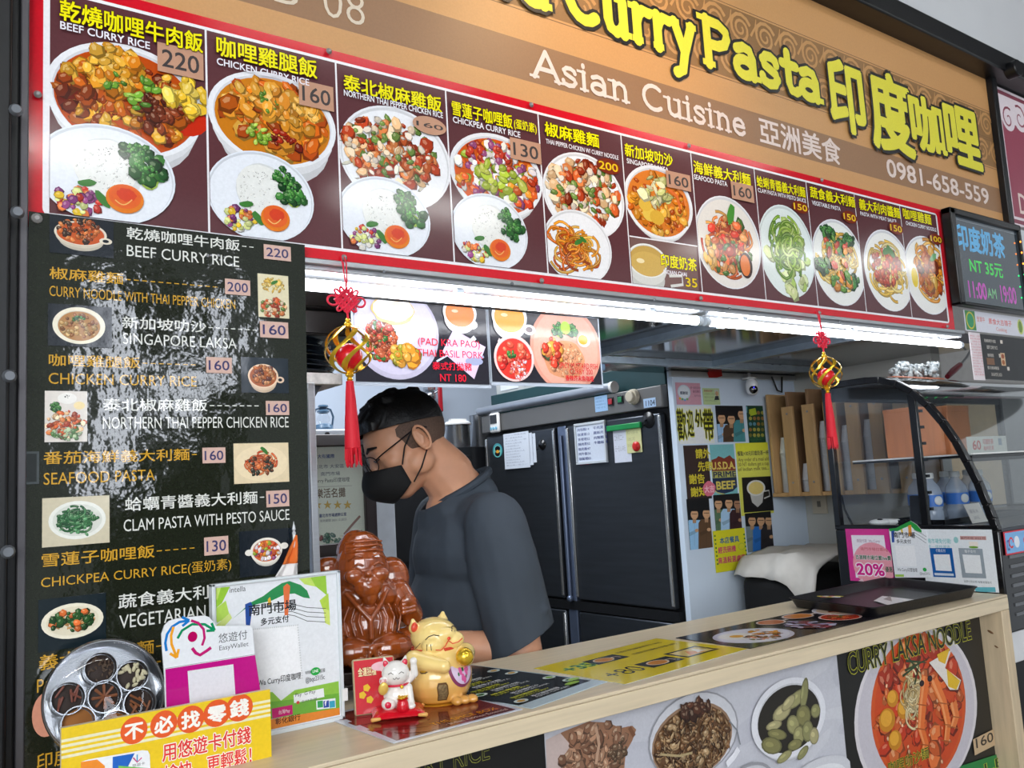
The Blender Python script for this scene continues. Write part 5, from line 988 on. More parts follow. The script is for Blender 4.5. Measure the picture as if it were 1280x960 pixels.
xf(MB().lathe([(0, 0), (.05, 0), (.052, .001), (.05, .002), (0, .002)], (0, 0, -.0018), (0, 0, 1), 40), Mg).build('base_disc', M_gp, gc)

# white beckoning cat on a red cushion with a red card behind
wc = thing('white_beckoning_cat', 'small white beckoning cat on a red cushion with a red card behind it', 'figurine', (.665, 1.28, CZ))
Mw = local((.655, 1.250, CZ + .0016), (-.42, -.90, 0))
cu_ = MB(); N = 14; vs = []
for j in range(N + 1):
    for i in range(N + 1):
        u_, v_ = i / N * 2 - 1, j / N * 2 - 1; k = (1 - abs(u_) ** 4) * (1 - abs(v_) ** 4); pin = 1 - .10 * (abs(u_ * v_) < .5) * (1 - abs(u_ * v_)); vs.append((u_ * .043 * (1 - .08 * (1 - v_ * v_)), v_ * .034 * (1 - .08 * (1 - u_ * u_)), .004 + .010 * k ** .5))
fs = [(j * (N + 1) + i, j * (N + 1) + i + 1, (j + 1) * (N + 1) + i + 1, (j + 1) * (N + 1) + i) for j in range(N) for i in range(N)]
cu_.add(vs, fs); cu_.add([(x, y, .004 - (z - .004) * .45) for x, y, z in vs], [f_[::-1] for f_ in fs]); cm = xf(cu_, Mw).build('cushion', M_red, wc, angle=70)
for s_ in (-1, 1):
    for t_ in (-1, 1): xf(MB().cap((s_ * .040, t_ * .031, .004), .0032, (s_ * .030, t_ * .033, .005), .0024, 8), Mw).build('gold_corner', mat('gold_corner_paint', (226, 170, 90), .35), cm)
m = MB(); m.ell((0, .0, .030), (.022, .019, .021)); m.ell((.001, .001, .044), (.017, .015, .016)); m.ell((-.002, -.004, .064), (.0215, .0195, .019), n=24, m=16); m.ell((-.014, -.012, .021), (.012, .012, .010)); m.ell((.015, -.010, .019), (.011, .013, .009)); m.cap((.017, -.008, .042), .006, (.019, -.016, .020), .0055); m.ell((.019, -.02, .0165), (.007, .007, .005))
m.cap((.018, .002, .050), .0055, (.027, -.004, .060), .006); m.cap((.027, -.004, .060), .006, (.026, -.006, .078), .0048); m.ell((.026, -.007, .080), (.006, .0055, .006)); m.cap((-.018, -.004, .048), .006, (-.022, -.014, .054), .0055); m.ell((-.022, -.015, .056), (.006, .0055, .0065))
for s_ in (-1, 1): m.cap((s_ * .013 - .002, -.002, .076), .0065, (s_ * .0165 - .002, -.002, .0875), .002, 10)
blob('cat_body', xf(m, Mw), mat('white_glaze', (236, 232, 226), .2, coat=.8, var=.02), .0012, wc, 4, .5)
m = MB()
for s_ in (-1, 1): m.ell((s_ * .0145 - .002, -.0072, .079), (.0042, .002, .006), (0, s_ * .25, 0), 10, 8)
m.tube([(-.002 + .0186 * math.sin(a), -.002 - .0165 * math.cos(a), .0475) for a in [i * PI / 14 for i in range(28)]], .0018, 8, True); m.ell((-.016, -.0235, .0215), (.005, .0016, .005), None, 10, 6)
for k in range(4): m.tube([(-.026 + k * .0026, -.0195, .0595), (-.026 + k * .0026, -.0205, .055)], .0006, 5)
xf(m, Mw).build('red_details', mat('red_paint', (206, 24, 60), .3, coat=.5), wc)
m = MB(); hy = lambda x, z: -.004 - .0195 * math.sqrt(max(0, 1 - ((x + .002) / .0215) ** 2 - ((z - .064) / .019) ** 2)) - .0004
for s_ in (-1, 1): m.tube([(x, hy(x, z), z) for x, z in ((s_ * .004 - .002, .066), (s_ * .008 - .002, .0685), (s_ * .012 - .002, .066))], .0005, 5)
m.tube([(x, hy(x, z), z) for x, z in ((-.007, .060), (-.0045, .058), (-.002, .061), (.0005, .058), (.003, .060))], .0005, 5); xf(m, Mw).build('face_lines', mat('dark_line_paint', (60, 46, 34), .4), wc)
m = MB(); m.lathe([(.0, 0), (.0085, 0), (.0100, .004), (.0085, .012), (.0075, .015), (.0088, .0175), (0, .0175)], (.006, -.0235, .0115), (0, 0, 1), 16); bag = xf(m, Mw).build('money_bag', M_red, wc)
r = random.Random(2); m = MB()
for i in range(12): m.ell((.006 + r.uniform(-.0065, .0065), -.0235 + r.uniform(-.0065, .0065), .0295 + r.uniform(0, .003)), (.0026, .0026, .0014), (r.uniform(-.6, .6), r.uniform(-.6, .6), 0), 8, 6)
xf(m, Mw).build('coins', M_gold, bag); xf(MB().ell((-.022, -.0215, .046), (.0075, .0028, .010), (.15, .2, 0), 18, 10), Mw).build('gold_coin', mat('gold_coin_paint', (222, 184, 90), .3, .3), wc); xf(MB().ell((.006, -.0195, .0455), (.003, .003, .003)), Mw).build('bell', M_gold, wc)
cM = local((.636, 1.287, CZ + .0012), (-.30, -.95, 0)); tl = Matrix.Rotation(-.14, 4, 'X'); cM2 = cM @ tl
q = MB().box((0, .006, .042), (.066, .012, .084)); xf(q, cM2).build('card_block', mat('cream_card_edge', (196, 178, 140), .5), wc, bev=.003)
pl = cM2 @ V((-.033, -.0006, 0)); ux_ = (cM2.to_3x3() @ V((1, 0, 0))); uz_ = (cM2.to_3x3() @ V((0, 0, 1))); c = Cv(pl, ux_, uz_)
c.slab(.002, .002, .064, .082, .0005, (206, 50, 60)); c.tu('金運招福', .008, .058, .036, .013, (240, 220, 170), off=.03, out=(150, 30, 40), outoff=.08); c.eu(.045, .070, .016, .007, (236, 190, 200)); c.eu(.052, .066, .01, .006, (236, 206, 210))
for x, z in ((.02, .040), (.013, .03), (.024, .022), (.05, .05)): c.eu(x, z, .006, .006, (232, 190, 50), n=5)
c.build('card_print', GLOSS, wc)

# ------------------------------------------------------------------ two hanging lantern charms
def charm(x, zt, lab):
    Y = 1.328; t = thing('lantern_charm', lab, 'ornament', (x, Y, zt), 'lantern charms hanging from the menu sign'); zc = 1.744
    MB().tube([(x - .003, Y + .010, zt), (x - .004, Y + .004, zt - .012), (x - .0018, Y, 1.862), (x, Y, 1.846)], .0013, 6).tube([(x + .003, Y + .010, zt), (x + .003, Y + .003, zt - .014), (x + .0012, Y, 1.862), (x, Y, 1.846)], .0013, 6).tube([(x - .004, Y, zt - .012), (x - .0035, Y, zt - .032)], .0012, 6).build('cord', mat('red_cord', (206, 30, 54), .6), t)
    m = MB(); kz = 1.828; r_ = .0019
    for i in range(-3, 4):
        d = i * .0048; L = .0165
        for s_ in (1, -1):
            m.tube([(x + (-L + d * 1) * .72, Y - .001 * s_ * (1 if i % 2 else -1), kz + s_ * (-L - d) * .72), (x + d * .72, Y - .0022 * s_ * (1 if i % 2 else -1), kz - s_ * d * .72), (x + (L + d) * .72, Y - .001 * s_, kz + s_ * (L - d) * .72)], r_, 6)
    def loop(cx, cz, rx, rz, rot): return [(x + cx + rx * math.cos(a) * math.cos(rot) - rz * math.sin(a) * math.sin(rot), Y + .0015, kz + cz + rx * math.cos(a) * math.sin(rot) + rz * math.sin(a) * math.cos(rot)) for a in [i * PI / 9 for i in range(18)]]
    for q in ((-.0245, -.001, .0100, .0082, 0), (.0245, -.001, .0100, .0082, 0), (-.0155, .0125, .0080, .0036, 2.3), (.0155, .0125, .0080, .0036, .85), (-.0075, .0165, .0070, .0032, 1.95), (.0075, .0165, .0070, .0032, 1.2), (-.0125, -.0135, .006, .0034, -2.4), (.0125, -.0135, .006, .0034, -.75)): m.tube(loop(*q), r_, 6, True)
    m.build('knot', mat('red_knot_cord', (214, 34, 64), .55, bump=.2, bscale=900), t)
    m = MB(); m.tube([(x, Y, kz - .015), (x + .001, Y, 1.797)], .0022, 6); m.build('link_cord', mat('red_cord', (206, 30, 54), .6), t)
    MB().ell((x, Y, 1.794), (.0042, .0042, .004)).ell((x, Y, 1.7875), (.0068, .0068, .0045)).lathe([(0, 0), (.009, -.001), (.0085, -.004), (.003, -.006), (0, -.006)], (x, Y, 1.786), (0, 0, 1), 16).build('gold_bead', M_gold, t)
    for k in range(7):
        a0 = k * 2 * PI / 7 + .3; vs = []; n = 22
        for i in range(n + 1):
            la = -PI / 2 + PI * i / n; an = a0 + .75 * math.sin(la) + .25 * math.sin(2 * la); w = .0012 + .0085 * math.cos(la) ** 1.3; rr_ = .0395
            ctr = V((rr_ * math.cos(la) * math.cos(an), rr_ * math.cos(la) * math.sin(an), rr_ * 1.02 * math.sin(la))); nrm = ctr.normalized(); tg = V((-math.sin(an), math.cos(an), 0)) * .85 + V((0, 0, .3 * math.cos(la)))
            for e, h in ((-1, 0), (0, .0012), (1, 0), (0, -.0012)): vs.append(V((x, Y, zc)) + ctr + tg * w * e + nrm * h)
        fs = [(i * 4 + j, i * 4 + (j + 1) % 4, (i + 1) * 4 + (j + 1) % 4, (i + 1) * 4 + j) for i in range(n) for j in range(4)]
        MB().add(vs, fs).build('cage_rib', M_gold, t, angle=60)
    MB().ell((x, Y, 1.7325), (.0225, .0225, .0225), n=28, m=18).build('red_ball', M_red, t)
    MB().lathe([(0, .010), (.006, .009), (.0085, .005), (.004, .002), (.006, 0), (.0075, -.003), (.0035, -.007), (.0055, -.010), (.0025, -.014), (0, -.014)], (x, Y, 1.7035), (0, 0, 1), 18).build('gold_bead', M_gold, t)
    m = MB(); r = random.Random(int(x * 100)); m.lathe([(.0, 0), (.0058, -.001), (.0065, -.012), (.0105, -.06), (.0125, -.11), (.0, -.125)], (x, Y, 1.6895), (0, 0, 1), 16)
    for i in range(58):
        a = r.uniform(0, 6.28); k = r.uniform(.75, 1.0); L = r.uniform(.128, .142); P = []
        for j in range(6):
            u_ = j / 5; rd = (.0055 + .0085 * u_ ** .8) * k; P.append((x + rd * math.cos(a + .12 * u_) + .002 * u_, Y + rd * math.sin(a + .12 * u_), 1.689 - L * u_))
        m.tube(P, .0011, 5)
    m.cyl((x, Y, 1.6905), (x, Y, 1.672), .0066, n=14); m.build('tassel', mat('red_tassel_thread', (206, 18, 40), .6, bump=.3, bscale=700, stretch=(1, 1, .05)), t)
charm(.631, 1.906, 'red knot and gold cage lantern charm hanging near the black menu board')
charm(1.957, 1.908, 'red knot and gold cage lantern charm hanging near the glass display case')

# ------------------------------------------------------------------ two plastic-sleeved posters hanging inside from the ceiling
HY = 1.53; M_slv = mat('clear_sleeve_edge', (170, 178, 190), .2, spec=.6)
def hang(x0, x1, z0, lab, fn):
    t = thing('hanging_poster', lab, 'poster', ((x0 + x1) / 2, HY, z0), 'sleeved posters hanging inside the stall')
    c = cvY(HY); c.slab(x0, z0 + .008, x1, 1.884, .001, (34, 32, 40)); c.clip = (x0, z0 + .008, x1, 1.884); fn(c); c.clip = None; c.build('poster_print', printmat('sleeved_print', .16, bump=.25, bscale=60, spec=.35), t)
    MB().b2((x0 - .005, HY + .0012, z0), (x1 + .005, HY + .0022, 1.8845)).build('sleeve', M_slv, t)
def f(c):
    c.ell(496, 416, 54, 58, (176, 170, 190), n=44); c.ell(496, 414, 50, 54, (192, 186, 206), n=44); c.ell(503, 409, 23, 22, (226, 222, 226)); c.ell(505, 414, 20, 15, (232, 228, 230))
    bits(c, 475, 425, 21, 24, [(150, 70, 44), (190, 96, 60), (60, 110, 50), (206, 60, 50), (120, 56, 40)], 110, 4.5, 1.5, 1); bits(c, 492, 440, 20, 8, [(150, 70, 44), (190, 96, 60)], 30, 4.5, 1.5, 2); bits(c, 505, 444, 17, 11, [(222, 140, 40), (206, 120, 40), (226, 160, 60), (150, 140, 40)], 24, 8, 1.4, 3)
    c.ell(491, 388, 27, 18, (222, 180, 110), wob=.05); c.ell(491, 386, 25, 16, (240, 234, 226), wob=.05); c.ell(496, 385, 10, 8, (232, 206, 190))
    c.pp([(566, 412), (606, 434), (592, 474), (552, 440)], (206, 184, 214)); c.pline([(545, 452), (566, 440), (590, 424)], .004, (190, 200, 222)); c.pline([(585, 430), (593, 422)], .010, (206, 210, 226)); c.ell(592, 452, 11, 5, (150, 156, 186)); c.pline([(604, 446), (582, 455)], .005, (150, 156, 186))
    cup(c, 574, 391, 21, 20, (226, 120, 50), hand=.62); RD = (214, 24, 50)
    c.txt('(PAD KRA PAO)', 522, 431, 599, 9, RD); c.txt('THAI BASIL PORK', 521, 445, 603, 9, RD); c.txt('泰式打拋豬', 540, 462, 589, 10, RD, off=.02); c.txt('NT 180', 549.5, 476.5, 582, 9, RD, off=.01)
hang(.740, 1.052, 1.712, 'sleeved dark poster of a fried egg plate priced NT 180, above the man', f)
def f(c):
    c.ell(708, 436, 44, 54, (206, 142, 122), n=44); c.ell(708, 436, 40, 50, (214, 158, 138), n=44); c.ell(706, 450, 26, 24, (206, 140, 100), wob=.06); bits(c, 706, 450, 22, 20, [(214, 150, 110), (196, 126, 90), (222, 164, 124)], 70, 3, 1.8, 5)
    broc(c, 698, 413, 9, 6); broc(c, 712, 412, 9, 7); c.ell(706, 410, 6, 8, (160, 190, 50)); c.ell(729, 426, 8, 8, (240, 226, 206)); c.ell(728, 425, 6, 6, (232, 160, 50)); bits(c, 690, 440, 10, 16, [(206, 60, 40), (222, 150, 60), (60, 80, 50), (226, 120, 70)], 30, 6, 1.3, 8)
    cup(c, 636, 396, 22, 22, (226, 150, 50), hand=1); c.pline([(622, 425), (632, 432)], .009, (222, 200, 206)); dish(c, 642, 448, 25, 29, (232, 190, 186), .88, 0, (206, 50, 40)); bits(c, 642, 448, 18, 20, [(214, 70, 50), (196, 40, 34), (226, 110, 80)], 26, 5, 1.5, 9); bits(c, 638, 444, 5, 5, BROC, 10, 3, 2, 10); bits(c, 650, 462, 12, 12, [(232, 214, 222), (222, 120, 120)], 30, 2, 1.5, 12)
    RD = (206, 20, 40); c.txt('SPICY MUSTARD FISH', 698, 460, 746, 7, RD); c.txt('CURRY 200', 711, 467.5, 740, 6.5, RD); c.txt('香辣芥末魚咖哩', 706, 476, 741, 7, RD, off=.02)
hang(1.060, 1.372, 1.719, 'sleeved dark poster of soup cups and a curry fish plate, in front of the fridge', f)
# ------------------------------------------------------------------ curved glass display case at the end of the counter
CX0, CX1 = 2.314, 3.40
dc = thing('display_case', 'black-framed display case with a curved glass front at the end of the counter', 'display case', (2.85, 1.35, 1.06))
M_case = mat('black_case_frame', (14, 14, 17), .25, coat=.4, bump=.05)
ARC = [(1.118, 1.318), (1.124, 1.35), (1.134, 1.386), (1.150, 1.444), (1.172, 1.50), (1.196, 1.557), (1.226, 1.611), (1.262, 1.662), (1.304, 1.706), (1.348, 1.735), (1.400, 1.753), (1.45, 1.757)]
def side(x0, x1, w, m):
    P = ARC; n = len(P); inn = []
    for i, p in enumerate(P):
        a, b_ = P[max(i - 1, 0)], P[min(i + 1, n - 1)]; d = V((b_[0] - a[0], b_[1] - a[1])).normalized(); inn.append((p[0] + d.y * w, p[1] - d.x * w))
    vs = [(x, *q) for x in (x0, x1) for q in P + inn]; k = 2 * n
    for i in range(n - 1):
        m.add([vs[i], vs[i + 1], vs[n + i + 1], vs[n + i], vs[k + i], vs[k + i + 1], vs[k + n + i + 1], vs[k + n + i]], [(0, 1, 2, 3), (7, 6, 5, 4), (0, 4, 5, 1), (3, 2, 6, 7), (0, 3, 7, 4), (1, 5, 6, 2)])
    return m
for x0 in (CX0, CX1 - .02):
    m = side(x0, x0 + .020, .019, MB()); m.b2((x0, 1.44, 1.738), (x0 + .02, 1.592, 1.757)).b2((x0, 1.572, 1.326), (x0 + .02, 1.592, 1.75)).b2((x0, 1.118, 1.318), (x0 + .02, 1.592, 1.332)); m.build('side_frame', M_case, dc, bev=.002)
    MB().b2((x0 + .004, 1.302, 1.33), (x0 + .018, 1.324, 1.705)).build('side_post', M_case, dc, bev=.002)
    G = [(1.576, 1.334), (1.576, 1.738)] + [(a + .010, b_ - .008) for a, b_ in ARC[::-1]] + [(1.135, 1.334)]
    MB().prism(G, (x0 + .009, 0, 0), (0, 1, 0), (0, 0, 1), .003).build('side_glass', M_glass, dc, smooth=False)
m = MB(); n = len(ARC); vs = [(x, a + e * .003, b_ - e * .003) for e in (0, 1) for x in (CX0 + .02, CX1 - .02) for a, b_ in ARC]
for i in range(n - 1): m.add([vs[i], vs[i + 1], vs[n + i + 1], vs[n + i]], [(0, 1, 2, 3)])
m2 = MB(); P = ARC + [(a + .003, b_ - .002) for a, b_ in ARC[::-1]]; m2.prism(P, (CX0 + .0205, 0, 0), (0, 1, 0), (0, 0, 1), CX1 - CX0 - .041); m2.build('curved_glass', glassmat('tinted_curved_glass', (244, 248, 249), 1.7, .04), dc, angle=40)
m = MB(); m.b2((CX0 + .02, 1.44, 1.745), (CX1 - .02, 1.592, 1.757)).b2((CX0 + .02, 1.572, 1.70), (CX1 - .02, 1.590, 1.745)).b2((CX0 + .0205, 1.118, 1.306), (CX1 - .0205, 1.13, 1.322)); m.build('top_panel', mat('blue_black_top', (30, 36, 48), .3, coat=.3), dc, bev=.001)
MB().b2((CX0 + .02, 1.5735, 1.33), (CX1 - .02, 1.5775, 1.70)).build('rear_glass', M_glass, dc, smooth=False)
MB().b2((CX0, 1.118, 1.062), (CX1, 1.592, 1.318)).build('base', M_case, dc, bev=.004)
MB().b2((CX0 + .0205, 1.135, 1.3185), (CX1 - .0205, 1.57, 1.326)).build('deck', mat('dark_steel_deck', (70, 72, 78), .35, .6), dc)
m = MB()
for i in range(7): m.b2((2.352, 1.1155, 1.244 - i * .024), (2.62, 1.1185, 1.252 - i * .024))
m.build('vent_slats', mat('vent_grey', (120, 122, 126), .4, .5), dc)
MB().b2((CX0 + .03, 1.180, 1.508), (CX1 - .03, 1.53, 1.514)).b2((CX0 + .024, 1.174, 1.496), (CX1 - .03, 1.182, 1.512)).build('shelf', mat('black_case_frame', (14, 14, 17)), dc)
MB().b2((CX0 + .03, 1.175, 1.5145), (CX1 - .03, 1.30, 1.5185)).b2((CX0 + .03, 1.32, 1.5145), (CX1 - .03, 1.53, 1.5185)).build('shelf_lip', mat('white_plastic', (226, 226, 224), .4), dc)
m = MB()
for i in range(7): m.b2((CX0 + .021, 1.300, 1.37 + i * .045), (CX0 + .034, 1.316, 1.378 + i * .045))
m.build('shelf_peg', M_case, dc)
# on the case: white table under it, papers on its side, animal figure on its top
tb = thing('case_table', 'white-edged low table carrying the glass display case', 'table', (2.9, 1.35, 0)); MB().b2((2.325, 1.125, .985), (3.6, 1.612, 1.06)).build('table_top', mat('white_laminate', (214, 214, 216), .4), tb, bev=.003)
for x, y in ((2.36, 1.16), (3.56, 1.16), (2.36, 1.57), (3.56, 1.57)): MB().b2((x - .02, y - .02, 0), (x + .02, y + .02, .985)).build('leg', M_blk, tb)
MB().b2((2.39, 1.15, .2), (3.53, 1.16, .984)).build('front_panel', M_blk, tb)
PXX = 2.3125
def vis(lab, name, cat, x0, y0, x1, y1, col, fn, h=0, m=None, grp=None, plane='X', P=PXX):
    """a sheet whose corners were measured at (x0,y0) and (x1,y1)"""
    c = cvX(P) if plane == 'X' else cvY(P); a0, b1 = c.at(x0, y0); a1, b0 = c.at(x1, y1); c.slab(a0, b0, a1, b1, .0008, col); c.clip = (a0, b0, a1, b1)
    if fn: fn(c, a0, b0, a1, b1)
    return sheet(name, lab, cat, c, m or GLOSS, grp)
def f(c, a0, b0, a1, b1):
    c.txt('南市場免付現!', 1160, 679, 1189, 6, (120, 190, 190), off=.02); c.txt('單一價格優惠', 1160, 685, 1188, 4, (130, 180, 190)); c.ell(1195, 675, 3, 4, (150, 200, 200)); c.rect(1200, 670, 1233, 675, (196, 150, 146)); c.txt('南門市場 2023 付', 1201, 674, 1232, 3, (90, 60, 60)); c.rect(1211, 677, 1223, 683, (236, 226, 214)); c.ell(1217, 684, 6, 1.4, (110, 160, 60))
    c.pp([(1162, 685), (1190, 685), (1195, 722), (1167, 721)], (30, 90, 160)); c.pp([(1167, 693), (1187, 693), (1190, 714), (1170, 713)], (232, 234, 236)); c.txt('行動支付', 1170, 690, 1182, 4, (226, 232, 240)); c.pp([(1168, 716), (1192, 717), (1192.5, 720), (1168.5, 719)], (200, 210, 222))
    c.pp([(1198, 685), (1228, 686), (1233, 723), (1203, 722)], (146, 156, 164)); c.pp([(1203, 693), (1225, 694), (1228, 717), (1207, 716)], (230, 232, 234)); c.txt('電子支付', 1206, 691, 1220, 4, (226, 228, 232)); c.txt('消費付款說明 每筆消費皆可', 1205, 728, 1240, 3, (110, 120, 126)); c.pp([(1218, 734), (1244, 734), (1245, 740), (1220, 740)], (96, 176, 190))
vis('white payment notice sheet taped on the end of the black display case base', 'payment_notice', 'notice', 1150, 661.5, 1249, 741, (226, 230, 234), f)
def f(c, a0, b0, a1, b1): 
    c.pp([(1064, 669), (1105, 669), (1112, 722), (1070, 722)], (232, 226, 234)); c.txt('掃我付款  Wa Curry', 1071, 678, 1100, 4.5, (150, 110, 140))
    c.ell(1092, 706, 26, 28, (226, 150, 164)); c.txt('南門市場拉雲ing', 1076, 688, 1110, 4, (190, 80, 90)); c.txt('百貨精市場位置live費', 1070, 699, 1114, 5.5, (60, 96, 70), off=.03, out=(232, 226, 226), outoff=.08); c.txt('20%', 1072, 718, 1106, 14, (206, 20, 130), off=.03, out=(240, 226, 236), outoff=.09); c.txt('優惠', 1107, 715, 1116, 7, (60, 96, 70), off=.02); c.pp([(1072, 727), (1078, 723), (1082, 730), (1075, 731)], (222, 190, 200))
vis('magenta payment sheet with a round pink twenty percent sticker beside the black tray', 'discount_sheet', 'notice', 1056.5, 661, 1118, 729, (206, 50, 140), f, P=PXX - .001)
c = cvX(PXX - .004); out = [c.at(*p) for p in ((1111, 661), (1120, 660), (1130, 655), (1138, 651), (1146, 656), (1152, 663), (1158, 665), (1166, 722), (1119, 722))]
c.poly(out, (230, 232, 236)); n_ = len(out); k_ = len(c.v); c.v += [c.W(a, b_, .0002) for a, b_ in out] + [c.W(a, b_, -.002) for a, b_ in out]; c.c += [(.75, .77, .8, 1)] * (2 * n_); c.f += [(k_ + i, k_ + (i + 1) % n_, k_ + n_ + (i + 1) % n_, k_ + n_ + i) for i in range(n_)] + [tuple(range(k_ + 2 * n_ - 1, k_ + n_ - 1, -1))]
c.pp([(1112, 664), (1111, 661), (1120, 660), (1130, 655), (1138, 651), (1146, 656), (1152, 663), (1152, 666), (1144, 663), (1138, 657), (1130, 660), (1122, 664)], (50, 150, 70)); c.pp([(1135, 657), (1139, 656), (1140, 670), (1136, 670)], (222, 150, 60)); c.pp([(1114, 664), (1118, 663), (1118, 678), (1115, 678)], (50, 80, 160)); c.pp([(1126, 662), (1128, 661), (1129, 667), (1127, 667)], (222, 190, 60))
for i in range(3): c.pline([(1142, 662 + i * 3), (1152, 667 + i * 4), (1158, 671 + i * 4)], .0012, (120, 126, 130))
c.txt('南門市場', 1117, 672, 1144, 7, (60, 60, 66), off=.03); c.txt('多元支付', 1121, 679, 1139, 5, (60, 60, 66), off=.02); c.pp([(1119, 682), (1143, 682), (1146, 708), (1122, 708)], (240, 240, 242)); c.txt('Wa Curry印度咖哩', 1122, 714, 1147, 5, (60, 62, 66)); c.ell(1156, 712, 2.4, 2.4, (50, 170, 80)); c.txt('@bqc2315c', 1150, 718, 1163, 3, (110, 110, 114)); c.pp([(1119, 718), (1130, 718), (1130, 721), (1119.5, 721)], (160, 200, 80))
sheet('market_card', 'white market payment card with a green mountain top edge, stuck on the display case end', 'notice', c, GLOSS)
def f(c, a0, b0, a1, b1):
    c.poly([(a0 + .006, b0 + .004), (a1 - .006, b0 + .004), (a1 - .006, b1 - .004), (a0 + .006, b1 - .004)], (120, 176, 226)); c.eu((a0 + a1) / 2 - .01, (b0 + b1) / 2, .014, .015, (226, 232, 240)); c.line([(a0 + .035 + .011 * math.cos(i * .5), (b0 + b1) / 2 + .012 * math.sin(i * .5)) for i in range(12)], .005, (206, 40, 50)); c.tu('ICE', a0 + .011, b0 + .012, a0 + .024, .026, (50, 60, 140), off=.03); c.eu(a1 - .03, (b0 + b1) / 2, .02, .014, (206, 50, 60))
vis('small red-bordered blue sticker on the front of the display case base', 'case_sticker', 'sticker', 1254, 665, 1292, 688, (206, 40, 60), f, plane='Y', P=1.114)
# inside the case
M_pet = mat('clear_bottle', (206, 220, 240), .12, alpha=.38, spec=.7); M_lab = mat('blue_bottle_label', (60, 120, 206), .4); M_wcap = mat('white_plastic', (226, 226, 224), .4)
bs = [(2.42, 1.345, 'in front nearest the side glass'), (2.545, 1.335, 'in the front row, second from the side glass'), (2.50, 1.425, 'in the back row nearest the side glass'), (2.635, 1.415, 'in the back row, second from the side glass'), (2.67, 1.33, 'in the front row, third from the side glass'), (2.765, 1.41, 'in the back row, third from the side glass')]
for x, y, w in bs:
    t = thing('water_bottle', 'small clear water bottle with blue label %s' % w, 'bottle', (x, y, 1.331), 'water bottles in the display case'); z = 1.331
    MB().lathe([(0, 0), (.026, 0), (.031, .006), (.031, .03), (.029, .036), (.031, .042), (.031, .082), (.028, .098), (.016, .114), (.012, .120), (.012, .126)], (x, y, z), (0, 0, 1), 24).build('bottle_body', M_pet, t, angle=60)
    MB().lathe([(.0314, .046), (.0314, .078)], (x, y, z), (0, 0, 1), 24).build('label', M_lab, t); MB().ell((x - .012, y - .0285, z + .062), (.013, .004, .013), (0, 0, -.4), 14, 8).build('label_emblem', mat('white_plastic', (226, 226, 224), .4), t)
    MB().lathe([(0, .140), (.012, .140), (.0136, .136), (.0136, .124), (0, .124)], (x, y, z), (0, 0, 1), 18).build('bottle_cap', M_wcap, t)
MB_t = thing('bottle_tray', 'shallow black tray carrying the water bottles in the display case', 'tray', (2.6, 1.38, 1.326)); m = MB(); m.b2((2.375, 1.29, 1.3265), (2.83, 1.47, 1.3305)); m.build('tray_base', M_case, MB_t)
m = MB(); m.b2((2.37, 1.285, 1.3265), (2.375, 1.475, 1.342)).b2((2.83, 1.285, 1.3265), (2.835, 1.475, 1.342)).b2((2.37, 1.285, 1.3265), (2.835, 1.29, 1.342)).b2((2.37, 1.47, 1.3265), (2.835, 1.475, 1.342)); m.build('tray_rim', M_case, MB_t)
M_obx = mat('orange_brown_wood', (206, 130, 84), .4, var=.12, scale=4, stretch=(8, 8, 1), coat=.2)  # boxes stand in for dispenser slats glimpsed through the glass, orange reflection included
for i, (x0, x1, y0, w) in enumerate(((2.48, 2.57, 1.40, 'nearest the side glass'), (2.585, 2.685, 1.425, 'in the middle of the three'), (2.705, 2.84, 1.42, 'farthest from the side glass'))):
    t = thing('slat_stand_in', 'orange-brown box standing in for dispenser slats seen through the case, %s' % w, 'box', ((x0 + x1) / 2, y0 + .05, 1.519), 'orange-brown stand-in boxes on the case shelf'); MB().b2((x0, y0, 1.519), (x1, y0 + .10, 1.662 + i * .004)).build('box_body', M_obx, t, bev=.003); MB().b2((x0 - .001, y0 - .001, 1.655), (x1 + .001, y0 + .101, 1.667 + i * .004)).build('box_lid', M_obx, t, bev=.002)
def f(c, a0, b0, a1, b1): c.tu('60', a0 + .03, b0 + .01, a0 + .075, .026, (206, 70, 60), off=.02); c.tu('印度奶茶', a0 + .09, b0 + .024, a0 + .15, .016, (206, 70, 60), off=.02); c.tu('每杯奶茶', a0 + .09, b0 + .006, a0 + .15, .014, (206, 70, 60), off=.01); c.poly([(a1 - .03, b0 + .02), (a1 - .01, b0 + .02), (a1 - .01, b0 + .04), (a1 - .03, b0 + .04)], (150, 160, 170))
c = cvY(1.25); c.slab(2.47, 1.519, 2.70, 1.566, .001, (226, 222, 212)); f(c, 2.47, 1.519, 2.68, 1.566); sheet('price_card', 'white price card with red writing on the display case shelf behind the curved glass', 'price card', c, PAPER)
c = Cv(V((2.44, 1.245, 1.327)), (1, .0, 0), (0, .35, .94)); c.slab(0, 0, .085, .056, .001, (222, 216, 210)); c.tu('礦泉水', .012, .028, .06, .012, (150, 140, 150)); c.tu('20元', .02, .01, .05, .011, (150, 140, 150)); sheet('price_tag', 'small white price tag leaning before the water bottles in the display case', 'price card', c, PAPER)
ld = thing('digital_scoop', 'white spoon-shaped thermometer with a metal tip lying in the display case', 'utensil', (2.40, 1.44, 1.327)); p = atY(1085, 648, 1.475)
p = V((2.352, 1.468, 1.337)); q = V((2.40, 1.385, 1.338)); MB().ell(p, (.024, .030, .010), (0, 0, .5), 20, 12).cap(p, .011, p + (q - p) * .5, .008).build('head', mat('white_plastic', (226, 226, 224), .4), ld); MB().cap(p + (q - p) * .45, .005, q + (q - p) * .35, .0028).build('probe', M_steel, ld); MB().ell(p + V((-.004, -.004, .007)), (.012, .010, .004), (0, 0, .5), 12, 8).build('screen', M_case, ld)
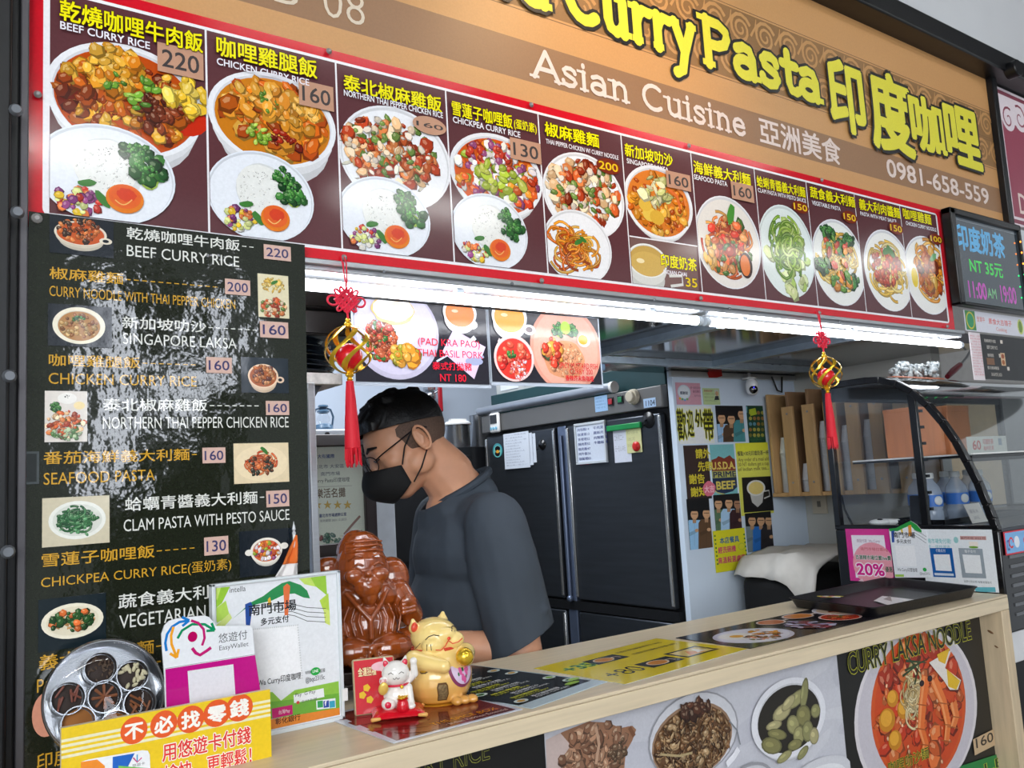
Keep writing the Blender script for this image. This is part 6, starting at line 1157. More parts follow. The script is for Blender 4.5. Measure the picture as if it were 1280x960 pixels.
dp = thing('dark_plate', 'dark square plate standing upright in the display case next to the thermometer', 'plate', (2.36, 1.40, 1.327)); MB().box((2.368, 1.352, 1.369), (.006, .058, .084), (0, .14, 0)).build('plate_body', mat('dark_grey_plate', (44, 46, 52), .3, coat=.3), dp, bev=.006)
# sleeping white animal figure on the case roof
dg = thing('animal_figurine', 'white and blue-grey figurine of curled lions on top of the display case', 'figurine', (2.55, 1.46, 1.757)); Z0 = 1.7575
MB().b2((2.455, 1.43, Z0), (2.735, 1.535, Z0 + .006)).build('wooden_slab', mat('red_brown_slab', (150, 90, 66), .4), dg, bev=.002)
m = MB(); r = random.Random(8); fx = lambda px, py, Y=1.475: atY(px, py, Y)
for px, py, s_ in ((1118, 465, .022), (1130, 462, .026), (1142, 464, .024), (1152, 463, .022), (1164, 461, .028), (1126, 468, .022), (1160, 469, .024), (1140, 469, .022)): p = fx(px, py); p.z = max(p.z, Z0 + .022); m.ell(p, (s_ * .95, s_ * .8, s_ * .66))
for px, py, s_ in ((1129, 457, .020), (1166, 458, .022), (1148, 459, .014)): m.ell(fx(px, py, 1.455), (s_ * .8, s_ * .8, s_ * .75))
for px, py in ((1124, 455), (1134, 455), (1160, 455), (1172, 455)): m.ell(fx(px, py, 1.45), (.008, .006, .009))
for i in range(110): p = fx(r.uniform(1116, 1172), r.uniform(456, 471), 1.450); m.ell(p, r.uniform(.003, .0075))
m.ell(fx(1168, 463, 1.44), (.012, .012, .009)); m.ell(fx(1131, 462, 1.44), (.010, .012, .008)); m.v = [(x, y, max(z, Z0 + .0055)) for x, y, z in m.v]
blob('animals', m, mat('blue_white_glaze', (176, 180, 178), .4, var=.3, scale=110, coat=.2, col2=(70, 84, 92), detail=5), .0022, dg, 0, .4)

# ------------------------------------------------------------------ wooden cup dispenser on the right wall
M_pine = mat('pale_pine', (190, 152, 104), .5, var=.12, scale=5, stretch=(8, 8, 1), bump=.06, bscale=16, detail=5); M_pine_shaded = mat('pine_in_shade', (136, 104, 74), .55, var=.12, scale=5, stretch=(6, 6, 1))  # inner boards: their shade is put into a darker pine colour
cd_ = thing('cup_dispenser', 'wall-mounted wooden dispenser with upright slats for stacks of paper cups', 'rack', (2.91, 1.85, 1.40)); XF = 2.80
MB().b2((XF, 1.62, 1.403), (3.018, 2.185, 1.418)).build('bottom_board', M_pine, cd_, bev=.001); MB().b2((3.006, 1.62, 1.4185), (3.018, 2.185, 1.80)).build('back_board', M_pine_shaded, cd_)
for i in range(7): y = 2.172 - i * .0905; MB().b2((XF, y - .006, 1.4185), (3.0055, y + .006, 1.80)).build('divider', M_pine if i == 0 else M_pine_shaded, cd_, bev=.001)
for i in range(6):
    y = 2.080 - i * .0905; MB().b2((XF - .014, y - .028, 1.404), (XF - .0005, y + .020, 1.742)).build('front_slat', M_pine, cd_, bev=.0015)
    m = MB()
    for z in (1.455, 1.715): m.lathe([(0, .002), (.004, .0015), (.0045, 0)], (XF - .014, y - .004, z), (-1, 0, 0), 10)
    m.build('screw', M_scr, cd_)
for i, (n, w) in enumerate(((26, 'tall stack of white paper cups in the bin next to the photo wall'), (8, 'short stack of white paper cups in the second bin from the photo wall'), (34, 'stack of white paper cups in the third bin from the photo wall'), (30, 'stack of white paper cups in the fourth bin from the photo wall'), (32, 'stack of white paper cups in the fifth bin from the photo wall'))):
    y = 2.127 - i * .0905; x = 2.845; m = MB(); r0 = .034
    for k in range(n):
        z = 1.4185 + k * .0058; m.lathe([(r0 - .004, .0), (r0, .0052), (r0 + .0015, .0045), (r0 + .0008, .0058)], (x, y, z), (0, 0, 1), 20)
    z = 1.4185 + n * .0058; m.lathe([(r0, 0), (r0 - .009, .062), (0, .062)], (x, y, z - .002), (0, 0, 1), 20); t = m.build('cup_stack', mat('white_paper_cup', (238, 240, 244), .5), None); tag(t, w, 'paper cups', 'paper cup stacks in the wooden dispenser')
    # a stack of nested cups reads as one sleeve
# ------------------------------------------------------------------ fridge with two upper and two lower doors
FX = 2.30; fr = thing('steel_fridge', 'tall dark steel four-door fridge with notes stuck on its upper doors', 'fridge', (2.6, 2.8, 0)); M_fr = mat('dark_brushed_steel', (74, 78, 84), .34, .8, var=.08, scale=4, stretch=(1, 1, 14)); M_tr = mat('bright_door_trim', (206, 206, 204), .2, .9)
M_fdk = mat('dark_gasket', (14, 15, 18), .5)
MB().b2((FX + .03, 2.245, .1), (2.985, 3.42, 1.842)).build('cabinet', M_fdk, fr, bev=.004)
for y0, y1, z0, z1, nm in ((2.262, 2.800, 1.032, 1.738, 'upper door nearest the photo wall'), (2.885, 3.40, 1.032, 1.738, 'upper door farther from the photo wall'), (2.262, 2.800, .16, .985, 'lower door'), (2.885, 3.40, .16, .985, 'lower door')):
    d = MB().b2((FX, y0, z0), (FX + .028, y1, z1)).build('door', M_fr, fr, bev=.006); d['label'] = nm
    for y in ((y0 + .004, y1 - .004) if z0 > 1 else (y0 + .006,)): MB().b2((FX - .006, y - .007, z0 + .012), (FX - .0005, y + .007, z1 - .01)).build('door_trim', M_tr, d, bev=.002)
MB().b2((FX + .004, 2.815, .16), (FX + .0295, 2.870, 1.74)).build('centre_post', mat('blue_grey_steel', (110, 122, 146), .3, .7), fr, bev=.004)
MB().cyl((FX - .004, 2.842, 1.03), (FX - .004, 2.842, 1.70), .008).ell((FX - .006, 2.842, 1.035), .014).build('pull_bar', mat('blue_grey_steel', (110, 122, 146), .3, .7), fr)
MB().b2((FX, 2.245, .99), (FX + .029, 3.41, 1.026)).build('middle_gasket', M_fdk, fr)
m = MB(); m.b2((FX - .004, 2.243, 1.757), (FX + .029, 3.425, 1.838)); cp = m.build('control_panel', mat('panel_steel', (112, 111, 110), .5, .45, var=.06, scale=3), fr, bev=.004)
MB().cyl((FX - .002, 2.50, 1.862), (FX - .002, 3.44, 1.862), .020).build('top_rail', mat('silver_rail', (150, 156, 166), .35, .6), fr); MB().cyl((FX - .002, 2.49, 1.862), (FX - .002, 2.505, 1.862), .0225).build('rail_end_cap', mat('white_plastic', (226, 226, 224), .4), fr)
MB().b2((2.34, 2.26, 1.8425), (2.98, 3.40, 1.935)).build('compressor_cover', mat('dark_teal_paint', (16, 54, 58), .5), fr, bev=.003)
def fx_(x, y): q = atX(x, y, FX - .004); return q.y, q.z
for x, y, k, nm in ((764, 502, (170, 30, 40), 'switch'), (776, 499.5, (20, 120, 70), 'switch')):
    y_, z_ = fx_(x, y); s_ = MB().b2((FX - .008, y_ - .016, z_ - .016), (FX - .0045, y_ + .016, z_ + .016)).build(nm, M_case, fr, bev=.001); MB().b2((FX - .012, y_ - .011, z_ - .011), (FX - .0085, y_ + .011, z_ + .011)).build('rocker', mat('rocker_%d' % k[0], k, .3, coat=.4), s_, bev=.002)
y_, z_ = fx_(793, 496); MB().cyl((FX - .0045, y_, z_), (FX - .022, y_, z_), .030, .027, 26).cyl((FX - .022, y_, z_), (FX - .034, y_, z_), .022, .020, 26).build('dial_knob', mat('beige_plastic', (196, 186, 166), .4), fr, bev=.002)
def fsheet(lab, name, cat, x0, y0, x1, y1, col, fn=None, m=PAPER, P=FX - .0005): return vis(lab, name, cat, x0, y0, x1, y1, col, fn, m=m, plane='X', P=P)
def lines(k, n, seed, s='一二月日元中大小人天', jit=.2):
    def f(c, a0, b0, a1, b1):
        r = random.Random(seed); h = (b1 - b0) / (n + 1)
        for i in range(n): w = r.uniform(.45, .85) * (a1 - a0); c.tu(''.join(r.choice(s) for _ in range(7)), a0 + (a1 - a0) * .07, b1 - h * (i + 1), a0 + (a1 - a0) * .07 + w, h * .55, k)
    return f
o = fsheet('x', 'brand_plate', 'x', 743, 496, 760, 513, (150, 186, 222), lines((60, 90, 140), 4, 3), P=FX - .0048); o.parent = fr; o.location = -fr.location; o['label'] = 'pale blue maker plate'; del o['category']
o = fsheet('x', 'number_plate', 'x', 804, 499, 820, 508, (170, 196, 226), lambda c, a0, b0, a1, b1: c.tu('1104', a0 + .012, b0 + .006, a1 - .004, (b1 - b0) * .6, (40, 50, 70), off=.02), P=FX - .0048); o.parent = fr; o.location = -fr.location; del o['category']; o['label'] = 'pale number plate'
for x, y, w in ((677, 556, 'on the fridge door beside the paper notes'), (810, 525, 'on the fridge door near the corner by the photo wall')):
    y_, z_ = fx_(x, y); t = thing('suction_hook', 'round black suction hook %s' % w, 'hook', (FX, y_, z_)); k = .03 if x > 700 else .022; MB().lathe([(0, .012), (k * .5, .011), (k, .003), (k * 1.05, 0)], (FX - .0005, y_, z_), (-1, 0, 0), 22).build('suction_cup', mat('black_rubber', (14, 14, 16), .3, coat=.3), t); MB().tube([(FX - .012, y_, z_), (FX - .022, y_, z_ - .004), (FX - .024, y_, z_ - .018), (FX - .032, y_, z_ - .02)], .003, 6).build('hook', M_case, t)
tm = thing('kitchen_timer', 'small white digital timer stuck on the far end of the fridge', 'timer', (FX - .01, 3.39, 1.70)); y_, z_ = fx_(621, 528); y_ = min(y_, 3.395); MB().b2((FX - .022, y_ - .036, z_ - .048), (FX - .0045, y_ + .036, z_ + .044)).build('case', mat('white_plastic', (226, 226, 224), .4), tm, bev=.008); MB().b2((FX - .024, y_ - .026, z_ - .006), (FX - .0223, y_ + .026, z_ + .034)).build('screen', M_case, tm)
for k in (-.02, 0, .02): MB().cyl((FX - .0225, y_ + k, z_ - .028), (FX - .026, y_ + k, z_ - .028), .007, n=12).build('button', mat('pale_blue_button', (120, 180, 206), .4), tm)
t = thing('note_bundle', 'bundle of white handwritten papers hanging on the farther fridge door', 'papers', (FX, 3.2, 1.6))
for i, (x0, y0, x1, y1) in enumerate(((636, 546, 671, 578), (634, 545, 667, 581), (629, 543, 663, 584))):
    c = cvX(FX - .002 - i * .003); a0, b1 = c.at(x0, y0); a1, b0 = c.at(x1, y1); c.slab(a0, b0, a1, b1, .0008, (206, 212, 222)); lines((110, 116, 140), 12, i)(c, a0, b0, a1, b1); c.build('paper_sheet', PAPER, t)
wb = thing('whiteboard', 'small white board with handwriting on the fridge door', 'whiteboard', (FX, 2.7, 1.6)); c = cvX(FX - .006); a0, b1 = c.at(719, 532); a1, b0 = c.at(758, 576); c.slab(a0, b0, a1, b1, .005, (206, 214, 228))
r = random.Random(6)
for i in range(8):
    c.tu(''.join(r.choice('牛肉雞飯麵湯茶咖哩') for _ in range(3)) + str(r.randint(10, 90)), a0 + .012, b1 - .026 - i * .0195, a0 + .085, .012, (50, 60, 120) if i < 7 else (190, 60, 110), off=.01)
    if i < 4: c.tu(''.join(r.choice('牛肉雞飯麵湯') for _ in range(4)), a0 + .11, b1 - .026 - i * .0195, a0 + .19, .012, (50, 60, 120), off=.01)
c.build('writing_face', GLOSS, wb); m = MB()
for q in (((a0 - .006, b0 - .006), (a1 + .006, b0 + .004)), ((a0 - .006, b1 - .004), (a1 + .006, b1 + .006)), ((a0 - .006, b0), (a0 + .003, b1)), ((a1 - .003, b0), (a1 + .006, b1))): m.b2((FX - .010, -q[0][0], q[0][1]), (FX - .0005, -q[1][0], q[1][1]))
m.build('frame', mat('pale_grey_plastic', (190, 196, 202), .4), wb, bev=.001)
gb = thing('clip_strip', 'green magnetic clip strip on the fridge door holding two papers', 'clip', (FX, 2.45, 1.7)); a = fx_(760, 536); b_ = fx_(802, 532.5); MB().b2((FX - .014, a[0], a[1] - .012), (FX - .0005, b_[0], b_[1] + .016)).build('strip', mat('green_plastic', (20, 136, 70), .4), gb, bev=.003)
fsheet('plain white paper hanging from the green clip strip on the fridge', 'paper_note', 'paper', 766, 538, 790, 577, (206, 210, 222), lines((150, 150, 160), 2, 4), P=FX - .002)
fsheet('pale yellow paper note under the green clip strip on the fridge', 'paper_note', 'paper', 782, 536, 803, 565, (206, 206, 150), lines((150, 150, 110), 3, 5), P=FX - .004)
y_, z_ = fx_(796, 558); t = thing('red_magnet', 'round red magnet on the pale yellow note on the fridge', 'magnet', (FX, y_, z_)); MB().lathe([(0, .012), (.012, .011), (.018, .006), (.019, 0)], (FX - .0052, y_, z_), (-1, 0, 0), 20).build('button', mat('red_magnet_plastic', (196, 40, 36), .3), t)
c = cvX(FX - .0012); c.ell(622, 563, 6, 9, (60, 150, 160)); c.ell(622, 564, 5, 7.5, (110, 180, 170)); c.ell(622, 561, 3.2, 3.5, (24, 26, 30)); c.ell(622, 567, 3.2, 3.5, (24, 26, 30)); c.ell(622, 564.5, 2, 2, (222, 160, 60)); sheet('round_sticker', 'round blue-green bird sticker on the far fridge door edge', 'sticker', c, GLOSS)

# ------------------------------------------------------------------ posters and photos on the partition
PY = 2.198
def wsheet(lab, name, cat, x0, y0, x1, y1, col, fn=None, m=SATIN, P=PY, grp=None): return vis(lab, name, cat, x0, y0, x1, y1, col, fn, m=m, plane='Y', P=P, grp=grp)
SK = (206, 160, 120)
def people(L):
    def f(c, a0, b0, a1, b1):
        for x, y, sh, sk in L:
            c.pp([(x - 10, y + 70), (x - 10, y + 18), (x - 7, y + 13), (x + 7, y + 13), (x + 10, y + 18), (x + 10, y + 70)], sh); c.pp([(x - 2.5, y + 10), (x + 2.5, y + 10), (x + 2, y + 17), (x - 2, y + 17)], shade(sk, .85)); c.ell(x, y + 6, 4.6, 6.2, sk); c.pp([(x - 4.8, y + 5), (x - 4.4, y - .5), (x, y - 2), (x + 4.4, y - .5), (x + 4.8, y + 5), (x + 3.6, y + 2), (x - 3.6, y + 2)], (26, 24, 26)); c.pline([(x - 3.4, y + 5.4), (x + 3.4, y + 5.4)], .0022, (60, 44, 40)); c.pp([(x - 9, y + 30), (x + 2, y + 25), (x + 4, y + 28), (x - 7, y + 34)], shade(sh, .85)); c.ell(x + 3, y + 26, 2.4, 2.2, sk); c.pline([(x, y + 16), (x, y + 45)], .0015, shade(sh, .8))
    return f
def f(c, *a): c.ell(855, 490, 8, 9, (206, 222, 232)); c.ell(855, 490, 6.5, 7.5, (226, 232, 238)); c.txt('感謝狀', 850, 493, 860, 4, (40, 60, 90), off=.03); [c.ell(850 + i * 3, 500 - abs(i - 2), 1.5, 1.5, k, n=8) for i, k in enumerate(((222, 170, 60), (90, 170, 120), (110, 160, 206), (120, 190, 120)))]; c.txt('第一屆食品安全', 863, 486, 876, 3, (120, 70, 100)); c.txt('優良攤位', 866, 491, 876, 3.4, (120, 60, 90)); c.txt('南門市場', 868, 496, 876, 2.6, (150, 100, 120))
wsheet('pink certificate paper at the top of the photo wall', 'certificate_paper', 'certificate', 844, 478, 877, 506, (214, 160, 176), f)
def f(c, *a): c.rect(893, 487, 899, 500, (196, 206, 190)); c.ell(896, 492, 2, 3, SK); c.pp([(893, 500), (894, 495), (898, 495), (899, 500)], (40, 44, 50)); c.txt('健康檢查', 880, 490, 890, 3, (190, 70, 60)); lines((90, 110, 90), 4, 8)(c, *a)
wsheet('pale green licence card with a portrait next to the pink certificate', 'licence_card', 'card', 878, 485, 900.5, 506, (186, 206, 150), f)
def f(c, *a):
    for ch, x0, x1, y1, y0 in (('歡', 848, 859, 549, 511), ('迎', 860, 868, 545, 512), ('外', 870, 881, 540, 512), ('帶', 881, 893, 549, 511)): c.txt(ch, x0, y1, x1, y1 - y0, (40, 40, 20), off=.02, out=(206, 206, 50), outoff=.06)
    c.rect(868, 534, 880, 553, (226, 228, 230))
wsheet('white poster with stretched black and yellow characters on the photo wall', 'welcome_poster', 'poster', 846, 507, 893.5, 554, (226, 228, 226), f)
wsheet('photo of three standing men, pale blue, brown and teal shirts, above the beef poster', 'wall_photo', 'photo', 894, 507, 932, 552, (22, 24, 28), people([(902, 517, (150, 190, 226), SK), (914, 518, (80, 60, 46), SK), (927, 512, (70, 140, 146), SK)]), grp='photos on the photo wall')
def f(c, *a):
    c.pp([(920, 508), (934, 508), (934, 516), (922, 516)], (120, 190, 206)); r = random.Random(3)
    for i in range(4):
        for j in range(5): c.ell(938 + i * 5, 516 + j * 7, 2, 2.4, r.choice([(120, 110, 50), (170, 160, 70), (90, 140, 160), (150, 110, 60)]), n=10)
    lines((90, 170, 100), 5, 2)(c, a[0], a[1], a[2], a[1] + .03); c.pp([(936, 512), (944, 510), (946, 518), (938, 520)], (170, 190, 50))
wsheet('dark green menu poster with rows of round dishes beside the wooden dispenser', 'menu_poster', 'poster', 932.5, 507, 957.5, 553, (24, 66, 48), f)
def f(c, *a):
    for s, x0, x1, y in (('請外', 870, 888, 573), ('先帶', 873, 890, 589), ('謝告', 862, 881, 605), ('謝知', 864, 883, 621)): c.txt(s, x0, y, x1, 12, (206, 190, 50), off=.03)
wsheet('dark brown notice with yellow characters on the photo wall', 'order_notice', 'notice', 854, 557, 890, 623, (54, 40, 38), f)
def f(c, *a):
    c.pp([(889, 575), (895, 573), (898, 570), (905, 573), (912, 569), (916, 573), (921, 575), (922, 588), (889, 589)], (130, 56, 44)); c.pp([(889, 589), (922, 588), (922, 596), (889, 598)], (176, 176, 90)); c.pp([(890, 598), (922, 596), (922, 608), (916, 614), (906, 617), (896, 615), (890, 610)], (34, 50, 80)); c.pline([(889, 575), (890, 610), (897, 616), (906, 618)], .004, (190, 180, 90))
    c.txt('U.S.D.A.', 890, 587, 919, 9, (222, 200, 100), off=.035); c.txt('PRIME', 892, 597, 920, 7, (30, 44, 80), off=.03); c.txt('BEEF', 896, 612, 919, 10, (206, 190, 90), off=.035)
wsheet('teal poster with a shield reading prime beef on the photo wall', 'beef_poster', 'poster', 887, 556, 922.5, 619, (120, 186, 190), f)
def f(c, *a):
    c.pp([(919, 554), (960, 553), (962, 562), (919, 566)], (222, 222, 60)); c.txt('餐點+30元印度奶茶一杯', 922, 570, 961, 6, (60, 60, 50), off=.02)
    for s, y in (('Any order of a meal add', 577), ('30 NT dollars get a cup', 583), ('of Indian milk tea...', 589)): c.txt(s, 923, y, 961, 4.5, (110, 100, 50), off=.01)
    c.pp([(927, 597), (967, 595), (968, 638), (930, 641)], (22, 22, 24)); c.pp([(936, 611), (955, 611), (953, 628), (947, 634), (940, 628)], (190, 190, 186)); c.ell(945, 610, 11.5, 10, (214, 214, 210)); c.ell(945, 610, 9.5, 8, (222, 200, 120)); c.pline([(955, 614), (961, 613), (962, 620), (955, 623)], .005, (206, 206, 202))
wsheet('yellow milk tea poster showing a white cup, beside the wooden dispenser', 'tea_poster', 'poster', 919, 554, 967.5, 641, (214, 214, 90), f)
wsheet('photo of two men in pale blue and brown shirts under the dark brown notice', 'wall_photo', 'photo', 858, 624, 891, 684, (20, 22, 26), people([(868, 637, (150, 196, 232), SK), (883, 636, (96, 70, 48), SK)]), grp='photos on the photo wall', P=PY - .0008)
wsheet('photo of men in green, pale blue and maroon shirts under the beef poster', 'wall_photo', 'photo', 891.5, 619, 928, 665, (20, 22, 26), people([(898, 624, (90, 120, 90), SK), (911, 623, (170, 206, 236), SK), (922, 624, (60, 36, 40), (170, 126, 96))]), grp='photos on the photo wall', P=PY - .0016)
wsheet('photo of men in grey, bright blue and black shirts under the milk tea poster', 'wall_photo', 'photo', 931, 642, 967.5, 686, (22, 24, 28), people([(940, 645, (120, 136, 140), SK), (951, 645, (40, 110, 190), SK), (961, 645, (40, 36, 40), SK)]), grp='photos on the photo wall', P=PY - .0008)
def f(c, *a):
    c.txt('本店餐具', 900, 680, 924, 8, (40, 100, 150), off=.03); c.txt('經洗碗機', 898, 692, 920, 8, (206, 60, 110), off=.03); c.txt('高溫殺菌處理', 898, 705, 932, 8, (206, 60, 110), off=.03); c.ell(927, 683, 4.5, 4.5, (190, 200, 60)); c.ell(927, 683, 3.6, 3.6, (222, 216, 50))
    for i in range(8): c.rect(892.5 + i * .5, 669 + i * 5, 894.5 + i * .5, 671 + i * 5, (60, 120, 50)); c.rect(929 + i * .6, 667 + i * 5, 931 + i * .6, 669 + i * 5, (60, 120, 50))
wsheet('bright yellow notice with blue and pink characters at the bottom of the photo wall', 'hygiene_notice', 'notice', 891, 664, 935, 710, (222, 216, 40), f, P=PY - .0024)
c = cvY(PY - .003); c.ell(886.5, 611, 8, 9.5, (214, 110, 130), wob=.06); c.txt('大吉', 881, 616, 893, 9, (240, 190, 200), off=.03); sheet('luck_sticker', 'pink round paper-cut sticker over the corner of the dark brown notice', 'sticker', c, SATIN)
c = cvY(2.186); c.pp([(884, 466), (888, 462), (893, 464), (897, 461), (902, 464), (903, 470), (896, 472), (886, 472)], (206, 44, 40)); sheet('red_label', 'small torn red label on the ledge above the photo wall', 'label', c, SATIN)
sc_ = thing('security_camera', 'small white pill-shaped security camera above the photo wall', 'camera', (2.73, 2.16, 1.84)); p = atY(940, 483, 2.15)
MB().ell(p + V((0, 0, .010)), (.024, .022, .022), n=24, m=14).cyl(p + V((0, 0, -.014)), p + V((0, 0, .012)), .024, n=24).ell(p + V((0, 0, -.014)), (.024, .022, .020), n=24, m=14).build('housing', mat('white_glossy_plastic', (232, 234, 238), .25, coat=.3), sc_)
q = V((-.6, -.8, -.05)).normalized(); p2 = p + V((0, 0, -.012)) + q * .014; MB().lathe([(0, .012), (.008, .0115), (.015, .008), (.017, .002), (.017, -.002)], p2, q, 24).build('lens', mat('black_glass', (10, 10, 14), .08, coat=1), sc_); MB().ell(p2 + q * .012 + V((0, 0, .006)), .002).build('status_light', emis('blue_led', (60, 60, 255), 3), sc_)
MB().cyl(p + V((0, .004, .03)), p + V((0, .01, .052)), .006).lathe([(0, 0), (.028, 0), (.026, .006), (0, .006)], (p.x, p.y + .01, 1.856), (0, 0, 1), 20).build('bracket', mat('white_plastic', (226, 226, 224), .4), sc_)
cb = thing('power_cable', 'black cable loop hanging at the wall corner above the wooden dispenser', 'cable', (2.99, 2.15, 1.7)); m = MB(); m.tube([(2.86, 2.185, 1.875), (2.88, 2.18, 1.82), (2.905, 2.178, 1.812), (2.925, 2.185, 1.875)], .0035, 6); m.build('cable_run', M_case, cb); cb = thing('power_cable', 'black cable running down the wall below the wooden dispenser', 'cable', (3.01, 2.0, 1.2)); m = MB(); m.tube([(3.012, 2.03, 1.40), (3.010, 2.02, 1.34), (3.012, 1.98, 1.25), (3.012, 1.95, 1.1)], .004, 6); m.build('cable_run', M_case, cb)
o = thing('wall_outlet', 'beige wall outlet plate below the wooden dispenser', 'outlet', (3.015, 2.13, 1.37)); MB().b2((3.011, 2.10, 1.325), (3.0195, 2.165, 1.40)).build('plate', mat('beige_plastic', (196, 186, 166), .4), o, bev=.002); MB().b2((3.009, 2.125, 1.352), (3.011, 2.14, 1.375)).build('socket', mat('outlet_socket_grey', (120, 114, 104), .5), o)  # socket face in a darker grey than its plate
# black covered appliance with a white cloth
ap = thing('covered_appliance', 'low black appliance behind the counter, half hidden by the display case', 'appliance', (2.7, 2.0, 0)); m = MB(); m.b2((2.50, 1.86, .0), (2.98, 2.14, 1.150)); m.build('body', mat('black_fabric_cover', (13, 13, 15), .8), ap, bev=.05, seg=5)
N = 22; vs = []
for j in range(N):
    for i in range(N):
        u_, v_ = i / (N - 1), j / (N - 1); x = 2.472 + u_ * .46; y = 1.845 + v_ * .30; z = 1.212 + .012 * math.sin(u_ * 9 + v_ * 3) * (1 - u_) + .008 * noise.noise(V((u_ * 7, v_ * 7, 1)))
        if u_ < .16: z -= (1 - u_ / .16) ** 1.4 * (.105 - .03 * v_); x += (1 - u_ / .16) * .014 + .008 * math.sin(v_ * 14)
        if v_ < .25: z -= (1 - v_ / .25) * (.10 * max(0, 1 - u_ * 2.6) + .004); y -= (1 - v_ / .25) * .012; y -= (1 - v_ / .25) * .005 * math.sin(u_ * 22)
        vs.append((x, y, z))
o = MB().add(vs, [(j * N + i, j * N + i + 1, (j + 1) * N + i + 1, (j + 1) * N + i) for j in range(N - 1) for i in range(N - 1)]).build('cloth', mat('white_cotton_cloth', (206, 202, 196), .8, bump=.3, bscale=60), None, angle=180); q = o.modifiers.new('thick', 'SOLIDIFY'); q.thickness = .004; q.offset = 1; tag(o, 'crumpled white cloth draped over the low black appliance', 'cloth')
rc = thing('red_sleeved_cable', 'dark cable with a dark red sleeve behind the red-lettered notice', 'cable', (2.98, 1.6, 1.77)); p = [atY(1214, 436, 1.58), atY(1208, 447, 1.58), atY(1200, 456, 1.58)]; MB().tube(p, .004, 7).build('cable_run', mat('grey_cable', (120, 122, 126), .5), rc); MB().tube([atY(1200, 456, 1.58), atY(1192, 463, 1.58), atY(1184, 471, 1.58)], [.010, .012, .009], 8).build('red_sleeve', mat('dark_red_plastic', (130, 30, 44), .4), rc)
structure(MB().b2((3.08, 2.3, 0), (5.5, 2.36, 2.4)).build('wall_neighbour', mat('neighbour_wall_grey', (150, 148, 146), .6), smooth=False))
bx = thing('cardboard_box', 'pale beige box standing behind the glass display case', 'box', (3.55, 1.95, 0)); MB().b2((3.12, 1.90, 1.30), (4.1, 2.2, 1.745)).build('box_body', mat('beige_cardboard', (206, 180, 140), .7), bx, bev=.003); MB().b2((3.119, 1.8985, 1.735), (4.101, 2.202, 1.747)).build('lid_edge', mat('beige_cardboard_light', (216, 196, 160), .7), bx)
sh2 = thing('back_shelf', 'grey storage shelf behind the display case carrying the beige box', 'shelf', (3.6, 2.0, 0)); MB().b2((3.11, 1.88, 1.27), (4.15, 2.25, 1.2995)).build('board', mat('grey_shelf', (120, 122, 126), .5), sh2)
for x in (3.13, 4.1): MB().b2((x, 1.9, 0), (x + .03, 2.22, 1.2695)).build('leg', M_blk, sh2)

# ------------------------------------------------------------------ back of the stall
SHZ = 1.743
sv = thing('plate_shelf', 'white-edged shelf with a stack of dark plates behind the black menu board', 'shelf', (.5, 1.75, SHZ)); MB().b2((.10, 1.585, 1.720), (.738, 1.98, SHZ)).build('board', mat('speckled_white_board', (206, 200, 194), .5, var=.2, scale=90), sv, bev=.002); MB().prism([(.62, 1.7195), (.70, 1.7195), (.68, 1.69), (.58, 1.675)], (0, 1.60, 0), (1, 0, 0), (0, 0, 1), -.30).build('bracket', mat('dark_bracket', (50, 52, 58), .5), sv)
for i in range(8):
    z = SHZ + .0006 + i * .0098; R0 = .118 - (.006 if i > 3 else 0) - (.016 if i > 5 else 0) + (.004 if i % 2 else 0); o = MB().lathe([(0, .0), (R0 * .66, 0), (R0 * .72, .002), (R0, .0075), (R0 + .001, .0088), (R0 - .003, .0088), (R0 * .7, .0035), (0, .0035)], (.648 - (.004 if i % 3 else 0), 1.712, z), (0, 0, 1), 36).build('plate', mat('dark_blue_plate', (24, 34, 44), .25, coat=.3), None); tag(o, 'dark blue-black plate on the shelf behind the menu board, number %s from the bottom' % ['one', 'two', 'three', 'four', 'five', 'six', 'seven', 'eight'][i], 'plate', 'dark plates stacked on the shelf')
uc = thing('upper_cabinet', 'dark brown overhead cabinet above the stacked plates', 'cabinet', (.5, 1.9, 1.83)); MB().b2((.085, 1.66, 1.832), (.80, 2.5, 1.884)).build('body', mat('dark_brown_panel', (52, 46, 44), .4), uc, bev=.002); MB().b2((.09, 1.652, 1.836), (.795, 1.659, 1.880)).build('door', mat('dark_brown_panel', (52, 46, 44), .4), uc)
wcab = thing('white_cabinet', 'white cabinet at the back of the stall with a framed certificate before it', 'cabinet', (1.35, 3.2, 0)); MB().b2((.95, 3.05, 0), (1.62, 3.5, 1.715)).build('body', mat('white_cabinet_paint', (206, 212, 220), .4), wcab, bev=.003); MB().b2((.93, 3.02, 1.7155), (1.64, 3.52, 1.752)).build('top', mat('white_cabinet_paint', (206, 212, 220), .4), wcab, bev=.006); MB().lathe([(0, .012), (.007, .01), (.009, 0)], (1.335, 3.02, 1.733), (0, -1, 0), 12).build('knob', M_case, wcab)
c = cvY(3.048); c.txt('ONNSOK  2020', 394, 697, 424, 3.5, (70, 76, 90)); c.txt('年份', 424, 697, 429, 3.5, (70, 76, 90)); c.build('lettering', SATIN, wcab)
